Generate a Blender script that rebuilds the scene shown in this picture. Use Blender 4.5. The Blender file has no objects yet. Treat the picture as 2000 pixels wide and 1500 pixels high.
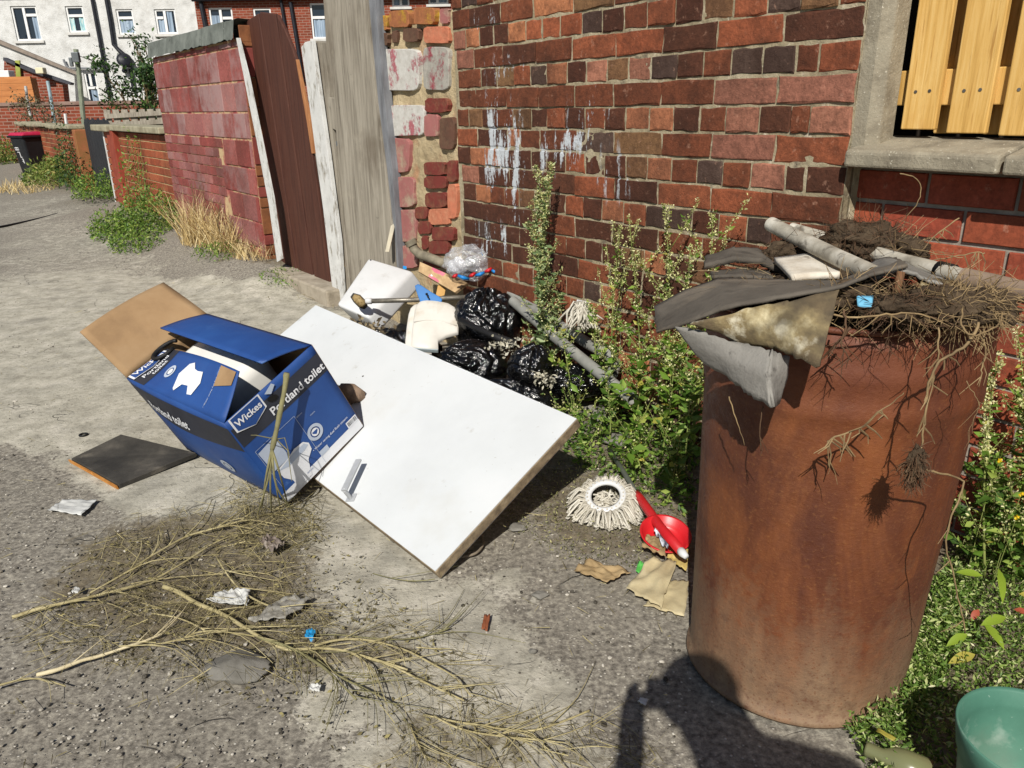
import bpy, math, random
import numpy as np
from mathutils import Vector, Matrix, noise as mn

# ------------------------------------------------------------------ camera, light, exposure
scene = bpy.context.scene
EYE = 1.22
FPX, PITCH, ROLL = 1519.3, 0.34623, -0.018663      # focal length in px of the 2000 px wide photo
cam_data = bpy.data.cameras.new('camera')
cam_data.sensor_width = 36.0
cam_data.lens = 36.0 * FPX / 2000.0
cam_data.clip_start = 0.02
cam_data.clip_end = 500.0
cam = bpy.data.objects.new('camera', cam_data)
scene.collection.objects.link(cam)
cam.matrix_world = (Matrix.Translation((0, 0, EYE)) @ Matrix.Rotation(math.pi / 2 - PITCH, 4, 'X')
                    @ Matrix.Rotation(ROLL, 4, 'Z'))
scene.camera = cam

SUN_DIR = Vector((0.160, 0.742, -0.651)).normalized()   # direction the light travels
world = bpy.data.worlds.new('World')
scene.world = world
world.use_nodes = True
wn = world.node_tree
bg = wn.nodes['Background']
sky = wn.nodes.new('ShaderNodeTexSky')
sky.sky_type = 'NISHITA'
sky.sun_disc = False
sky.sun_elevation = math.asin(-SUN_DIR.z)
sky.sun_rotation = math.atan2(-SUN_DIR.x, -SUN_DIR.y)
sky.air_density = 1.0
sky.dust_density = 0.6
sky.ozone_density = 1.0
wn.links.new(sky.outputs[0], bg.inputs[0])
bg.inputs[1].default_value = 0.056
sun_data = bpy.data.lights.new('sun', 'SUN')
sun_data.energy = 5.0
sun_data.angle = math.radians(0.5)
sun_data.color = (1.0, 0.955, 0.88)
sun = bpy.data.objects.new('sun', sun_data)
scene.collection.objects.link(sun)
sun.rotation_euler = SUN_DIR.to_track_quat('-Z', 'Y').to_euler()
sun.location = (-3, -12, 14)
scene.view_settings.view_transform = 'Standard'
scene.view_settings.look = 'None'
scene.view_settings.exposure = 0.2
scene.view_settings.gamma = 1.0
scene.view_settings.use_curve_mapping = False

# ------------------------------------------------------------------ coordinates
COL = scene.collection
_c, _s = math.cos(ROLL), math.sin(ROLL)
_cp, _sp = math.cos(PITCH), math.sin(PITCH)
WA, WB = 3.576, -1.355                                # wall line in plan: y = WA + WB*x
E2 = Vector((1, WB)).normalized()                     # along the wall, towards the viewer's right
N2 = Vector((-0.8046, -0.5938)).normalized()          # out of the wall, into the alley

def ray(px, py):
    x, y = (px - 1000) / FPX, -(py - 750) / FPX
    x, y = _c * x - _s * y, _s * x + _c * y
    return Vector((x, _cp + y * _sp, -_sp + y * _cp))

def G(px, py, z=0.0):
    d = ray(px, py)
    t = (z - EYE) / d.z
    return Vector((d.x * t, d.y * t, z))

def Y(px, py, D):
    d = ray(px, py)
    t = D / d.y
    return Vector((d.x * t, D, d.z * t + EYE))

def W(px, py, off=0.0):
    d = ray(px, py)
    O = Vector((0, WA)) + N2 * off
    t = O.dot(N2) / d.xy.dot(N2)
    p = d * t
    return (p.xy - Vector((0, WA))).dot(E2), p.z + EYE

def wl(u, z, off=0.0):
    q = Vector((0, WA)) + E2 * u + N2 * off
    return Vector((q.x, q.y, z))

E3 = Vector((E2.x, E2.y, 0)); N3 = Vector((N2.x, N2.y, 0)); Z3 = Vector((0, 0, 1))
WALL_ROT = Matrix((E3, -N3, Z3)).transposed()          # local x along wall, y into wall, z up

# ------------------------------------------------------------------ mesh helpers
class MB:
    def __init__(self):
        self.V, self.F = [], []
    def add(self, vs, fs):
        o = len(self.V)
        self.V += [tuple(v) for v in vs]
        self.F += [tuple(i + o for i in f) for f in fs]
        return self
    def hexa(self, p):
        # p: 4 bottom then 4 top, same order
        return self.add(p, [(3, 2, 1, 0), (4, 5, 6, 7), (0, 1, 5, 4), (1, 2, 6, 5), (2, 3, 7, 6), (3, 0, 4, 7)])
    def obox(self, o, a, b, c):
        o, a, b, c = map(Vector, (o, a, b, c))
        return self.hexa([o, o + a, o + a + b, o + b, o + c, o + a + c, o + a + b + c, o + b + c])
    def box(self, x0, x1, y0, y1, z0, z1):
        return self.obox((x0, y0, z0), (x1 - x0, 0, 0), (0, y1 - y0, 0), (0, 0, z1 - z0))
    def prism(self, poly, ext):
        n = len(poly)
        ext = Vector(ext)
        poly = [Vector(p) for p in poly]
        vs = poly + [p + ext for p in poly]
        fs = [tuple(range(n)), tuple(range(2 * n - 1, n - 1, -1))]
        fs += [(i, i + n, (i + 1) % n + n, (i + 1) % n) for i in range(n)]
        return self.add(vs, fs)
    def tube(self, path, r, n=8, caps=True):
        path = [Vector(p) for p in path]
        m = len(path)
        rs = r if isinstance(r, (list, tuple)) else [r] * m
        up = Vector((0.31, 0.17, 0.93))
        vs = []
        for i, p in enumerate(path):
            t = (path[min(i + 1, m - 1)] - path[max(i - 1, 0)])
            if t.length < 1e-9: t = Vector((0, 0, 1))
            t.normalize()
            a = up.cross(t)
            if a.length < 1e-3: a = Vector((1, 0, 0)).cross(t)
            a.normalize(); b = t.cross(a); up = b
            for k in range(n):
                th = 2 * math.pi * k / n
                vs.append(p + (a * math.cos(th) + b * math.sin(th)) * rs[i])
            up = b
        fs = []
        for i in range(m - 1):
            for k in range(n):
                fs.append((i * n + k, i * n + (k + 1) % n, (i + 1) * n + (k + 1) % n, (i + 1) * n + k))
        if caps:
            fs.append(tuple(range(n - 1, -1, -1)))
            fs.append(tuple((m - 1) * n + k for k in range(n)))
        return self.add(vs, fs)
    def lathe(self, prof, n=48, M=None, closed=False, fn=None):
        vs = []
        for (r, z) in prof:
            for k in range(n):
                th = 2 * math.pi * k / n
                v = Vector((r * math.cos(th), r * math.sin(th), z))
                if fn: v = fn(v, th)
                vs.append(M @ v if M else v)
        m = len(prof)
        fs = []
        for i in range(m - 1 + (1 if closed else 0)):
            j = (i + 1) % m
            for k in range(n):
                fs.append((i * n + k, i * n + (k + 1) % n, j * n + (k + 1) % n, j * n + k))
        return self.add(vs, fs)
    def grid(self, fn, nu, nv):
        vs = [fn(i / nu, j / nv) for j in range(nv + 1) for i in range(nu + 1)]
        fs = [(j * (nu + 1) + i, j * (nu + 1) + i + 1, (j + 1) * (nu + 1) + i + 1, (j + 1) * (nu + 1) + i)
              for j in range(nv) for i in range(nu)]
        return self.add(vs, fs)
    def build(self, name, mat, parent=None, smooth=False, bevel=0.0, solid=0.0, seg=2, sub=0):
        me = bpy.data.meshes.new(name)
        o = wpos(parent) if parent else Vector((0, 0, 0))
        me.from_pydata([(v[0] - o.x, v[1] - o.y, v[2] - o.z) for v in self.V], [], self.F)
        return fin(me, name, mat, parent, smooth, bevel, solid, seg, sub)

def wpos(o):
    p = Vector(o.location)
    while o.parent:
        o = o.parent; p = p + Vector(o.location)
    return p

def fin(me, name, mat, parent=None, smooth=False, bevel=0.0, solid=0.0, seg=2, sub=0):
    me.update()
    me.materials.append(mat)
    if smooth:
        me.polygons.foreach_set('use_smooth', [True] * len(me.polygons))
    ob = bpy.data.objects.new(name, me)
    COL.objects.link(ob)
    if parent: ob.parent = parent
    if solid:
        m = ob.modifiers.new('solid', 'SOLIDIFY'); m.thickness = abs(solid); m.offset = 0 if solid > 0 else -1
    if sub:
        m = ob.modifiers.new('sub', 'SUBSURF'); m.levels = m.render_levels = sub
    if bevel:
        m = ob.modifiers.new('bevel', 'BEVEL'); m.width = bevel; m.segments = seg; m.limit_method = 'ANGLE'
        m.angle_limit = math.radians(35); m.harden_normals = False
    return ob

def tag(o, label, cat, group=None):
    o['label'] = label; o['category'] = cat
    if group: o['group'] = group
    return o

def thing(name, label, cat, loc, group=None):
    o = bpy.data.objects.new(name, None)
    COL.objects.link(o)
    o.location = loc; o.empty_display_size = 0.1
    return tag(o, label, cat, group)

class LB:
    """collects many small leaf / blade faces as arrays"""
    def __init__(self): self.v, self.f, self.n = [], [], 0
    def leaves(self, P, D, S, L, Wd, fold=0.18, droop=0.0):
        P, D, S = (np.asarray(a, float) for a in (P, D, S))
        L = np.asarray(L, float)[:, None] * np.ones((len(P), 1)); Wd = np.asarray(Wd, float)[:, None] * np.ones((len(P), 1))
        D = D / (np.linalg.norm(D, axis=1, keepdims=True) + 1e-9)
        S = S - D * (S * D).sum(1, keepdims=True); S = S / (np.linalg.norm(S, axis=1, keepdims=True) + 1e-9)
        U = np.cross(S, D)
        m = len(P)
        mid = P + D * L * 0.45
        tip = P + D * L - U * L * droop
        a = mid + S * Wd * 0.5 + U * Wd * fold
        b = mid - S * Wd * 0.5 + U * Wd * fold
        vs = np.stack([P, a, tip, b], 1).reshape(-1, 3)
        base = self.n + 4 * np.arange(m)[:, None]
        fs = np.concatenate([base + np.array([[0, 1, 2]]), base + np.array([[0, 2, 3]])], 0)
        self.v.append(vs); self.f.append(fs); self.n += 4 * m
    def blades(self, P, D, S, L, Wd, bend):
        P, D, S = (np.asarray(a, float) for a in (P, D, S))
        L = np.asarray(L, float)[:, None]; Wd = np.asarray(Wd, float)[:, None]; bend = np.asarray(bend, float)[:, None]
        m = len(P)
        D = D / np.linalg.norm(D, axis=1, keepdims=True)
        H = D.copy(); H[:, 2] = 0; H /= np.linalg.norm(H, axis=1, keepdims=True) + 1e-9
        S = np.cross(D, np.array([[0, 0, 1.0]])) + S * 0.4; S /= np.linalg.norm(S, axis=1, keepdims=True) + 1e-9
        pts = []
        for t, w in ((0, 1.0), (0.4, 0.8), (0.75, 0.5)):
            c = P + D * L * t + (H * 0.6 - np.array([[0, 0, 0.55]])) * bend * L * t * t
            pts += [c + S * Wd * 0.5 * w, c - S * Wd * 0.5 * w]
        pts.append(P + D * L + (H * 0.6 - np.array([[0, 0, 0.55]])) * bend * L)
        vs = np.stack(pts, 1).reshape(-1, 3)
        base = self.n + 7 * np.arange(m)[:, None]
        q = [[0, 1, 3], [0, 3, 2], [2, 3, 5], [2, 5, 4], [4, 5, 6]]
        fs = np.concatenate([base + np.array([t]) for t in q], 0)
        self.v.append(vs); self.f.append(fs); self.n += 7 * m
    def build(self, name, mat, parent=None, smooth=False):
        V = np.concatenate(self.v); F = np.concatenate(self.f).astype(np.int32)
        if parent:
            V = V - np.array(wpos(parent))
        me = bpy.data.meshes.new(name)
        me.vertices.add(len(V)); me.vertices.foreach_set('co', V.astype(np.float32).ravel())
        me.loops.add(F.size); me.loops.foreach_set('vertex_index', F.ravel())
        me.polygons.add(len(F)); me.polygons.foreach_set('loop_start', np.arange(0, F.size, 3, dtype=np.int32))
        me.update(calc_edges=True); me.validate()
        return fin(me, name, mat, parent, smooth)

def nz(p, s=1.0, seed=0.0):
    return mn.noise(Vector((p[0] * s + seed * 17.3, p[1] * s - seed * 9.1, p[2] * s + seed * 5.7)))

# ------------------------------------------------------------------ materials
def H(hexs):
    r = [int(hexs[i:i + 2], 16) / 255 for i in (0, 2, 4)]
    return tuple(c / 12.92 if c <= 0.04045 else ((c + 0.055) / 1.055) ** 2.4 for c in r) + (1.0,)

class NT:
    def __init__(self, name):
        self.m = bpy.data.materials.new(name); self.m.use_nodes = True
        self.t = self.m.node_tree; self.b = self.t.nodes['Principled BSDF']; self.out = self.t.nodes['Material Output']
        self._pos = None
    def n(self, typ, **kw):
        x = self.t.nodes.new(typ)
        for k, v in kw.items(): setattr(x, k, v)
        return x
    def l(self, a, b): self.t.links.new(a, b)
    def pos(self):
        if self._pos is None: self._pos = self.n('ShaderNodeNewGeometry').outputs['Position']
        return self._pos
    def mapping(self, stretch, rot=(0, 0, 0), src=None):
        mp = self.n('ShaderNodeMapping'); mp.inputs['Scale'].default_value = stretch; mp.inputs['Rotation'].default_value = rot
        self.l(src or self.pos(), mp.inputs['Vector']); return mp.outputs[0]
    def noise(self, scale, detail=6, rough=0.6, stretch=(1, 1, 1), rot=(0, 0, 0), dist=0.0, src=None):
        x = self.n('ShaderNodeTexNoise'); x.inputs['Scale'].default_value = scale; x.inputs['Detail'].default_value = detail
        x.inputs['Roughness'].default_value = rough; x.inputs['Distortion'].default_value = dist
        self.l(self.mapping(stretch, rot, src), x.inputs['Vector']); return x.outputs['Fac']
    def voro(self, scale, stretch=(1, 1, 1), feature='F1', out='Distance', src=None, rnd=1.0):
        x = self.n('ShaderNodeTexVoronoi', feature=feature); x.inputs['Scale'].default_value = scale
        x.inputs['Randomness'].default_value = rnd
        self.l(self.mapping(stretch, src=src), x.inputs['Vector']); return x.outputs[out]
    def ramp(self, fac, stops):
        x = self.n('ShaderNodeValToRGB'); e = x.color_ramp.elements
        while len(e) < len(stops): e.new(0.5)
        for i, (p, c) in enumerate(stops): e[i].position = p; e[i].color = c
        self.l(fac, x.inputs[0]); return x.outputs[0]
    def mr(self, fac, lo, hi, a=0.0, b=1.0):
        x = self.n('ShaderNodeMapRange'); x.inputs[1].default_value = lo; x.inputs[2].default_value = hi
        x.inputs[3].default_value = a; x.inputs[4].default_value = b
        self.l(fac, x.inputs[0]); return x.outputs[0]
    def mix(self, fac, a, b, blend='MIX'):
        x = self.n('ShaderNodeMix', data_type='RGBA', blend_type=blend)
        for s, v in ((0, fac), (6, a), (7, b)):
            if hasattr(v, 'is_linked') or hasattr(v, 'links'): self.l(v, x.inputs[s])
            else: x.inputs[s].default_value = v
        return x.outputs[2]
    def math(self, op, a, b=0.0):
        x = self.n('ShaderNodeMath', operation=op)
        for s, v in ((0, a), (1, b)):
            if hasattr(v, 'links'): self.l(v, x.inputs[s])
            else: x.inputs[s].default_value = v
        return x.outputs[0]
    def bump(self, hgt, strength, dist=0.004, normal=None):
        x = self.n('ShaderNodeBump'); x.inputs['Strength'].default_value = strength; x.inputs['Distance'].default_value = dist
        self.l(hgt, x.inputs['Height'])
        if normal: self.l(normal, x.inputs['Normal'])
        return x.outputs[0]
    def done(self, color=None, rough=0.8, normal=None, spec=0.3, metallic=0.0, transl=None):
        b = self.b
        if color is not None:
            if hasattr(color, 'links'): self.l(color, b.inputs['Base Color'])
            else: b.inputs['Base Color'].default_value = color
        if hasattr(rough, 'links'): self.l(rough, b.inputs['Roughness'])
        else: b.inputs['Roughness'].default_value = rough
        b.inputs['Specular IOR Level'].default_value = spec
        b.inputs['Metallic'].default_value = metallic
        if normal: self.l(normal, b.inputs['Normal'])
        if transl:
            tr = self.n('ShaderNodeBsdfTranslucent'); mx = self.n('ShaderNodeMixShader'); mx.inputs[0].default_value = transl
            if color is not None and hasattr(color, 'links'): self.l(color, tr.inputs[0])
            elif color is not None: tr.inputs[0].default_value = color
            self.l(b.outputs[0], mx.inputs[1]); self.l(tr.outputs[0], mx.inputs[2]); self.l(mx.outputs[0], self.out.inputs[0])
        return self.m

def pm(name, stops, scale=6, stretch=(1, 1, 1), rot=(0, 0, 0), detail=8, rough=(0.7, 0.9), bump=0.3, bscale=60, bdist=0.004,
       spots=(), metallic=0.0, spec=0.3, dist=0.0, bstretch=None, island=0.0, knots=()):
    """noise-ramped colour + spots + bump; stops are (position, hex)"""
    k = NT(name)
    nf = k.noise(scale, detail, 0.62, stretch, rot, dist)
    if island:
        isl = k.n('ShaderNodeNewGeometry').outputs['Random Per Island']
        nf = k.math('ADD', k.math('MULTIPLY', nf, 1 - island), k.math('MULTIPLY', isl, island))
    col = k.ramp(nf, [(p, H(c)) for p, c in stops])
    for (hx, sc, lo, hi, amt) in spots:
        f = k.mr(k.noise(sc, 5, 0.6, stretch, rot), lo, hi, 0, amt)
        col = k.mix(f, col, H(hx))
    for (hx, sc, lo, hi, amt) in knots:
        col = k.mix(k.mr(k.noise(sc, 4, 0.6), lo, hi, 0, amt), col, H(hx))
    rr = k.mr(k.noise(scale * 2.3, 4), 0.3, 0.7, rough[0], rough[1])
    nm = k.bump(k.noise(bscale, 6, 0.65, bstretch or stretch, rot), bump, bdist) if bump else None
    return k.done(col, rr, nm, spec, metallic)

def leafmat(name, stops, transl=0.3, rough=0.5):
    k = NT(name)
    isl = k.n('ShaderNodeNewGeometry').outputs['Random Per Island']
    col = k.ramp(isl, [(p, H(c)) for p, c in stops])
    return k.done(col, rough, None, 0.35, 0, transl)

rnd = random.Random(7)
# ================================================================== ground
def spaced(a, b, fa, fb, fine, coarse_n):
    left = fa - np.geomspace(fine, fa - a + fine, coarse_n)[::-1] + fine
    right = fb + np.geomspace(fine, b - fb + fine, coarse_n) - fine
    mid = np.arange(fa, fb, fine)
    return np.unique(np.round(np.concatenate([left, mid, right]), 5))

def sdpoly(X, Yv, poly):
    poly = np.array(poly, float); n = len(poly)
    d = np.full(X.shape, 1e9); inside = np.zeros(X.shape, bool)
    for i in range(n):
        x0, y0 = poly[i]; x1, y1 = poly[(i + 1) % n]
        ex, ey = x1 - x0, y1 - y0
        t = np.clip(((X - x0) * ex + (Yv - y0) * ey) / (ex * ex + ey * ey + 1e-12), 0, 1)
        d = np.minimum(d, np.hypot(X - x0 - t * ex, Yv - y0 - t * ey))
        c = ((y0 > Yv) != (y1 > Yv)) & (X < ex * (Yv - y0) / (ey + 1e-12) + x0)
        inside ^= c
    return np.where(inside, d, -d)

def gpoly(pts): return [tuple(G(*p).xy) for p in pts]

def sstep(a, b, x):
    t = np.clip((x - a) / (b - a), 0, 1); return t * t * (3 - 2 * t)

def bank(x, y):
    """the ground rises a little in a weedy bank at the foot of the far walls"""
    u = (x * E2.x + (y - WA) * E2.y); o = x * N2.x + (y - WA) * N2.y
    return 0.15 * sstep(0.85, 0.15, o) * sstep(-2.0, -3.2, u)

def gz(x, y):
    return float(bank(np.array(x), np.array(y)))

gx = spaced(-160, 160, -2.9, 1.75, 0.02, 34)
gy = spaced(-60, 220, 0.85, 5.2, 0.02, 40)
XX, YY = np.meshgrid(gx, gy)
fx, fy = XX.ravel(), YY.ravel()
near = (fx > -14) & (fx < 5) & (fy > -2) & (fy < 20)
n1 = np.zeros(len(fx)); n2 = np.zeros(len(fx)); n3 = np.zeros(len(fx))
for i in np.nonzero(near)[0]:
    x, y = fx[i], fy[i]
    n1[i] = mn.noise(Vector((x * 1.3, y * 1.3, 0.3)))
    n2[i] = mn.noise(Vector((x * 6.0, y * 6.0, 4.3))) + 0.5 * mn.noise(Vector((x * 14.0, y * 14.0, 2.3)))
    n3[i] = mn.noise(Vector((x * 26.0, y * 26.0, 9.1)))
pale = np.zeros(len(fx))
for poly, amt in (
    ([(-60, 545), (180, 525), (420, 555), (600, 600), (680, 900), (620, 965), (470, 1005), (330, 1000), (200, 945), (90, 905), (-60, 850)], 0.95),
    ([(540, 930), (720, 960), (880, 1120), (950, 1085), (1000, 1150), (1035, 1240), (1120, 1420), (1180, 1560), (640, 1560), (700, 1440), (590, 1350), (640, 1220), (560, 1080)], 1.0),
    ([(-60, 380), (150, 385), (260, 460), (350, 540), (300, 580), (-60, 580)], 0.52),
    ([(380, 560), (560, 560), (700, 620), (560, 660), (400, 620)], 0.8)):
    sd = sdpoly(fx, fy, gpoly(poly))
    pale = np.maximum(pale, amt * sstep(-0.13, 0.13, sd + n2 * 0.13 + n1 * 0.10))
soil = np.zeros(len(fx))
for poly, amt in (
    ([(130, 1060), (330, 1010), (560, 990), (640, 1080), (620, 1230), (860, 1260), (900, 1330), (560, 1330), (380, 1300), (80, 1230)], 0.75),
    ([(760, 1380), (1000, 1400), (1230, 1500), (760, 1520)], 0.55),
    ([(980, 900), (1130, 830), (1400, 820), (1400, 1100), (1230, 1110), (1060, 1060)], 0.7),
    ([(1640, 1290), (1900, 600), (2100, 600), (2150, 1560), (1700, 1500)], 0.9),
    ([(150, 380), (330, 450), (420, 540), (520, 545), (640, 590), (720, 560), (520, 470), (200, 330)], 0.8)):
    sd = sdpoly(fx, fy, gpoly(poly))
    soil = np.maximum(soil, amt * sstep(-0.08, 0.10, sd + n2 * 0.09 + n1 * 0.07))
fz = bank(fx, fy) + 0.006 * n1 + 0.0025 * n2 * (1 - pale * 0.4) + 0.0018 * n3 * (1 - pale * 0.6) + 0.005 * pale - 0.004
me = bpy.data.meshes.new('ground')
nxg, nyg = len(gx), len(gy)
idx = (np.arange(nyg - 1)[:, None] * nxg + np.arange(nxg - 1)[None, :]).ravel()
quads = np.stack([idx, idx + 1, idx + nxg + 1, idx + nxg], 1).astype(np.int32)
me.vertices.add(len(fx)); me.vertices.foreach_set('co', np.stack([fx, fy, fz], 1).astype(np.float32).ravel())
me.loops.add(quads.size); me.loops.foreach_set('vertex_index', quads.ravel())
me.polygons.add(len(quads)); me.polygons.foreach_set('loop_start', np.arange(0, quads.size, 4, dtype=np.int32))
me.update(calc_edges=True)
for nm_, arr in (('pale', pale), ('soil', soil)):
    at_ = me.attributes.new(nm_, 'FLOAT', 'POINT'); at_.data.foreach_set('value', arr.astype(np.float32))

k = NT('ground')
a_p = k.n('ShaderNodeAttribute', attribute_name='pale').outputs['Fac']
a_s = k.n('ShaderNodeAttribute', attribute_name='soil').outputs['Fac']
mid = k.noise(9, 8, 0.65); fine = k.noise(70, 6, 0.7); big = k.noise(1.6, 5, 0.6)
asph = k.ramp(fine, [(0.30, H('3f3b36')), (0.5, H('7d776d')), (0.70, H('aaa495'))])
asph = k.mix(k.mr(big, 0.38, 0.66, 0, 0.4), asph, H('7d786c'))
vd = k.n('ShaderNodeTexVoronoi', feature='F1'); vd.inputs['Scale'].default_value = 95; k.l(k.pos(), vd.inputs['Vector'])
stone = k.mr(vd.outputs['Distance'], 0.18, 0.34, 1, 0)
sel = k.mr(k.n('ShaderNodeSeparateColor').outputs[0], 0.0, 1.0)
sepc = k.n('ShaderNodeSeparateColor'); k.l(vd.outputs['Color'], sepc.inputs[0])
stone = k.math('MULTIPLY', stone, k.mr(sepc.outputs[0], 0.72, 0.86))
stonec = k.ramp(sepc.outputs[1], [(0.2, H('9a958c')), (0.6, H('aaa498')), (0.95, H('c8c3b8'))])
asph = k.mix(stone, asph, stonec)
pit = k.mr(k.voro(120), 0.05, 0.22, 1, 0)
palec = k.ramp(mid, [(0.3, H('8a8578')), (0.5, H('a9a495')), (0.7, H('bfb9ab'))])
palec = k.mix(k.mr(k.noise(45, 6, 0.7), 0.52, 0.66, 0, 0.6), palec, H('6b675d'))
palec = k.mix(k.mr(k.noise(4.2, 6, 0.65), 0.48, 0.68, 0, 0.45), palec, H('75726a'))
pf = k.math('ADD', k.math('ADD', a_p, k.mr(fine, 0.3, 0.7, -0.20, 0.20)), k.mr(k.noise(17, 7, 0.7), 0.3, 0.7, -0.24, 0.24))
pf = k.mr(pf, 0.36, 0.68)
col = k.mix(pf, asph, palec)
soilc = k.ramp(k.noise(38, 7, 0.7), [(0.3, H('453d32')), (0.55, H('6d6350')), (0.75, H('8d826a'))])
sf = k.mr(k.math('ADD', a_s, k.mr(k.noise(22, 6, 0.7), 0.3, 0.7, -0.35, 0.35)), 0.35, 0.75, 0, 0.85)
col = k.mix(sf, col, soilc)
crk = k.mr(k.n('ShaderNodeTexVoronoi', feature='DISTANCE_TO_EDGE').outputs['Distance'], 0, 1)
vc = k.n('ShaderNodeTexVoronoi', feature='DISTANCE_TO_EDGE'); vc.inputs['Scale'].default_value = 1.7
wn2 = k.n('ShaderNodeTexNoise'); wn2.inputs['Scale'].default_value = 4.0; k.l(k.pos(), wn2.inputs['Vector'])
va = k.n('ShaderNodeVectorMath', operation='MULTIPLY_ADD'); va.inputs[1].default_value = (0.55, 0.55, 0.55)
k.l(wn2.outputs['Color'], va.inputs[0]); k.l(k.pos(), va.inputs[2]); k.l(va.outputs[0], vc.inputs['Vector'])
cr = k.math('MULTIPLY', k.mr(vc.outputs['Distance'], 0.0, 0.009, 1, 0), k.mr(big, 0.50, 0.58))
col = k.mix(k.math('MULTIPLY', cr, 0.55), col, H('2b2723'))
hgt = k.math('ADD', k.math('MULTIPLY', fine, 0.8), k.math('MULTIPLY', stone, 0.35))
hgt = k.math('SUBTRACT', hgt, k.math('MULTIPLY', cr, 0.9))
bmp = k.bump(hgt, 0.75, 0.006)
gm = k.done(col, k.mr(fine, 0.3, 0.7, 0.82, 0.95), bmp, 0.2)
ground = fin(me, 'ground', gm, None, True)
ground['kind'] = 'structure'
ground['label'] = 'worn alley surface of asphalt and pale dusty concrete'

# ------------------------------------------------------------------ loose gravel
def pebble_mesh(mb, c, r, seed):
    q = random.Random(seed)
    t = (1 + 5 ** .5) / 2
    vs = [(-1, t, 0), (1, t, 0), (-1, -t, 0), (1, -t, 0), (0, -1, t), (0, 1, t), (0, -1, -t), (0, 1, -t), (t, 0, -1), (t, 0, 1), (-t, 0, -1), (-t, 0, 1)]
    fs = [(0, 11, 5), (0, 5, 1), (0, 1, 7), (0, 7, 10), (0, 10, 11), (1, 5, 9), (5, 11, 4), (11, 10, 2), (10, 7, 6), (7, 1, 8), (3, 9, 4), (3, 4, 2), (3, 2, 6), (3, 6, 8), (3, 8, 9), (4, 9, 5), (2, 4, 11), (6, 2, 10), (8, 6, 7), (9, 8, 1)]
    sx, sy, sz = q.uniform(.7, 1.3), q.uniform(.7, 1.3), q.uniform(.4, .8)
    mb.add([(c[0] + v[0] * r * .53 * sx * q.uniform(.8, 1.15), c[1] + v[1] * r * .53 * sy * q.uniform(.8, 1.15), c[2] + v[2] * r * .53 * sz) for v in vs], fs)

stone_m = pm('loose_stone', [(0.15, '3a362f'), (0.5, '736d62'), (0.85, 'b8b2a6')], scale=30, island=0.8, bump=0.5, bscale=120)
mb = MB()
for i in range(4200):
    if i < 3600:
        p = G(rnd.uniform(-20, 1330), rnd.uniform(620, 1520))
    else:
        p = G(rnd.uniform(-20, 640), rnd.uniform(400, 700))
    r = min(0.013, max(0.0018, rnd.lognormvariate(-6.05, 0.5)))
    pebble_mesh(mb, (p.x, p.y, gz(p.x, p.y) + r * .1), r, i)
gravel = mb.build('loose_gravel', stone_m)
gravel['kind'] = 'stuff'; gravel['label'] = 'loose gravel and grit scattered over the alley'
# ================================================================== brick walls
def brick_mesh(name, seed, ragged=0.05, cham=0.035):
    """unit brick: x 0..1, z 0..1, front face at y=0, body to y=1 (scaled per piece)"""
    q = random.Random(seed)
    def ring(inset, y, jit):
        pts = []
        # 12 point outline
        base = [(0, 0), (.35, 0), (.68, 0), (1, 0), (1, .5), (1, 1), (.66, 1), (.33, 1), (0, 1), (0, .5)]
        for (x, z) in base:
            xx = x + (inset if x == 0 else -inset if x == 1 else 0) * 0.6
            zz = z + (inset if z == 0 else -inset if z == 1 else 0) * 1.4
            pts.append((xx + q.uniform(-jit, jit) * .5, y, zz + q.uniform(-jit, jit)))
        return pts
    r0 = ring(cham, 0.0, ragged * .6)
    r1 = ring(0.0, 0.07, ragged * .5)
    r2 = ring(0.0, 1.0, 0)
    n = len(r0)
    vs = r0 + r1 + r2 + [(.5 + q.uniform(-.1, .1), -0.015, .5)]
    fs = []
    for a, b in ((0, n), (n, 2 * n)):
        for i in range(n):
            j = (i + 1) % n
            fs.append((a + j, a + i, b + i, b + j))
    for i in range(n):
        fs.append((i, (i + 1) % n, 3 * n))
    me = bpy.data.meshes.new(name)
    me.from_pydata(vs, [], fs)
    me.update()
    return me

PAINT = [(962, 280, .05, .20, .9), (1010, 335, .045, .24, .9), (990, 312, .13, .13, .75), (1125, 275, .12, .05, .55), (1085, 300, .13, .08, .5),
         (1150, 220, .14, .10, .3), (985, 130, .18, .06, .26), (945, 40, .10, .05, .3), (960, 470, .16, .10, .4), (1200, 340, .16, .14, .2)]
def white_runs(k, col):
    # old white paint splashed on the wall and run down over bricks and joints
    sx = k.n('ShaderNodeSeparateXYZ'); k.l(k.pos(), sx.inputs[0])
    u = k.math('ADD', k.math('MULTIPLY', sx.outputs[0], E2.x), k.math('MULTIPLY', k.math('SUBTRACT', sx.outputs[1], WA), E2.y)); z = sx.outputs[2]
    reg = None
    for (px, py, ru, rz, amt) in PAINT:
        u0, z0 = W(px, py)
        du = k.math('DIVIDE', k.math('SUBTRACT', u, u0), ru); dz = k.math('DIVIDE', k.math('SUBTRACT', z, z0), rz)
        e = k.math('ADD', k.math('MULTIPLY', du, du), k.math('MULTIPLY', dz, dz))
        g = k.math('MULTIPLY', k.math('POWER', 2.718, k.math('MULTIPLY', e, -1.0)), amt)
        reg = g if reg is None else k.math('MAXIMUM', reg, g)
    run = k.noise(1.0, 7, 0.68, (30, 30, 5)); spk = k.noise(85, 4, 0.7)
    f = k.mr(k.math('ADD', k.math('ADD', run, k.math('MULTIPLY', spk, 0.22)), k.math('MULTIPLY', reg, 0.24)), 0.735, 0.79)
    f = k.math('MULTIPLY', f, k.mr(reg, 0.08, 0.2))
    return k.mix(f, col, H('b2b7bb'))

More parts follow.
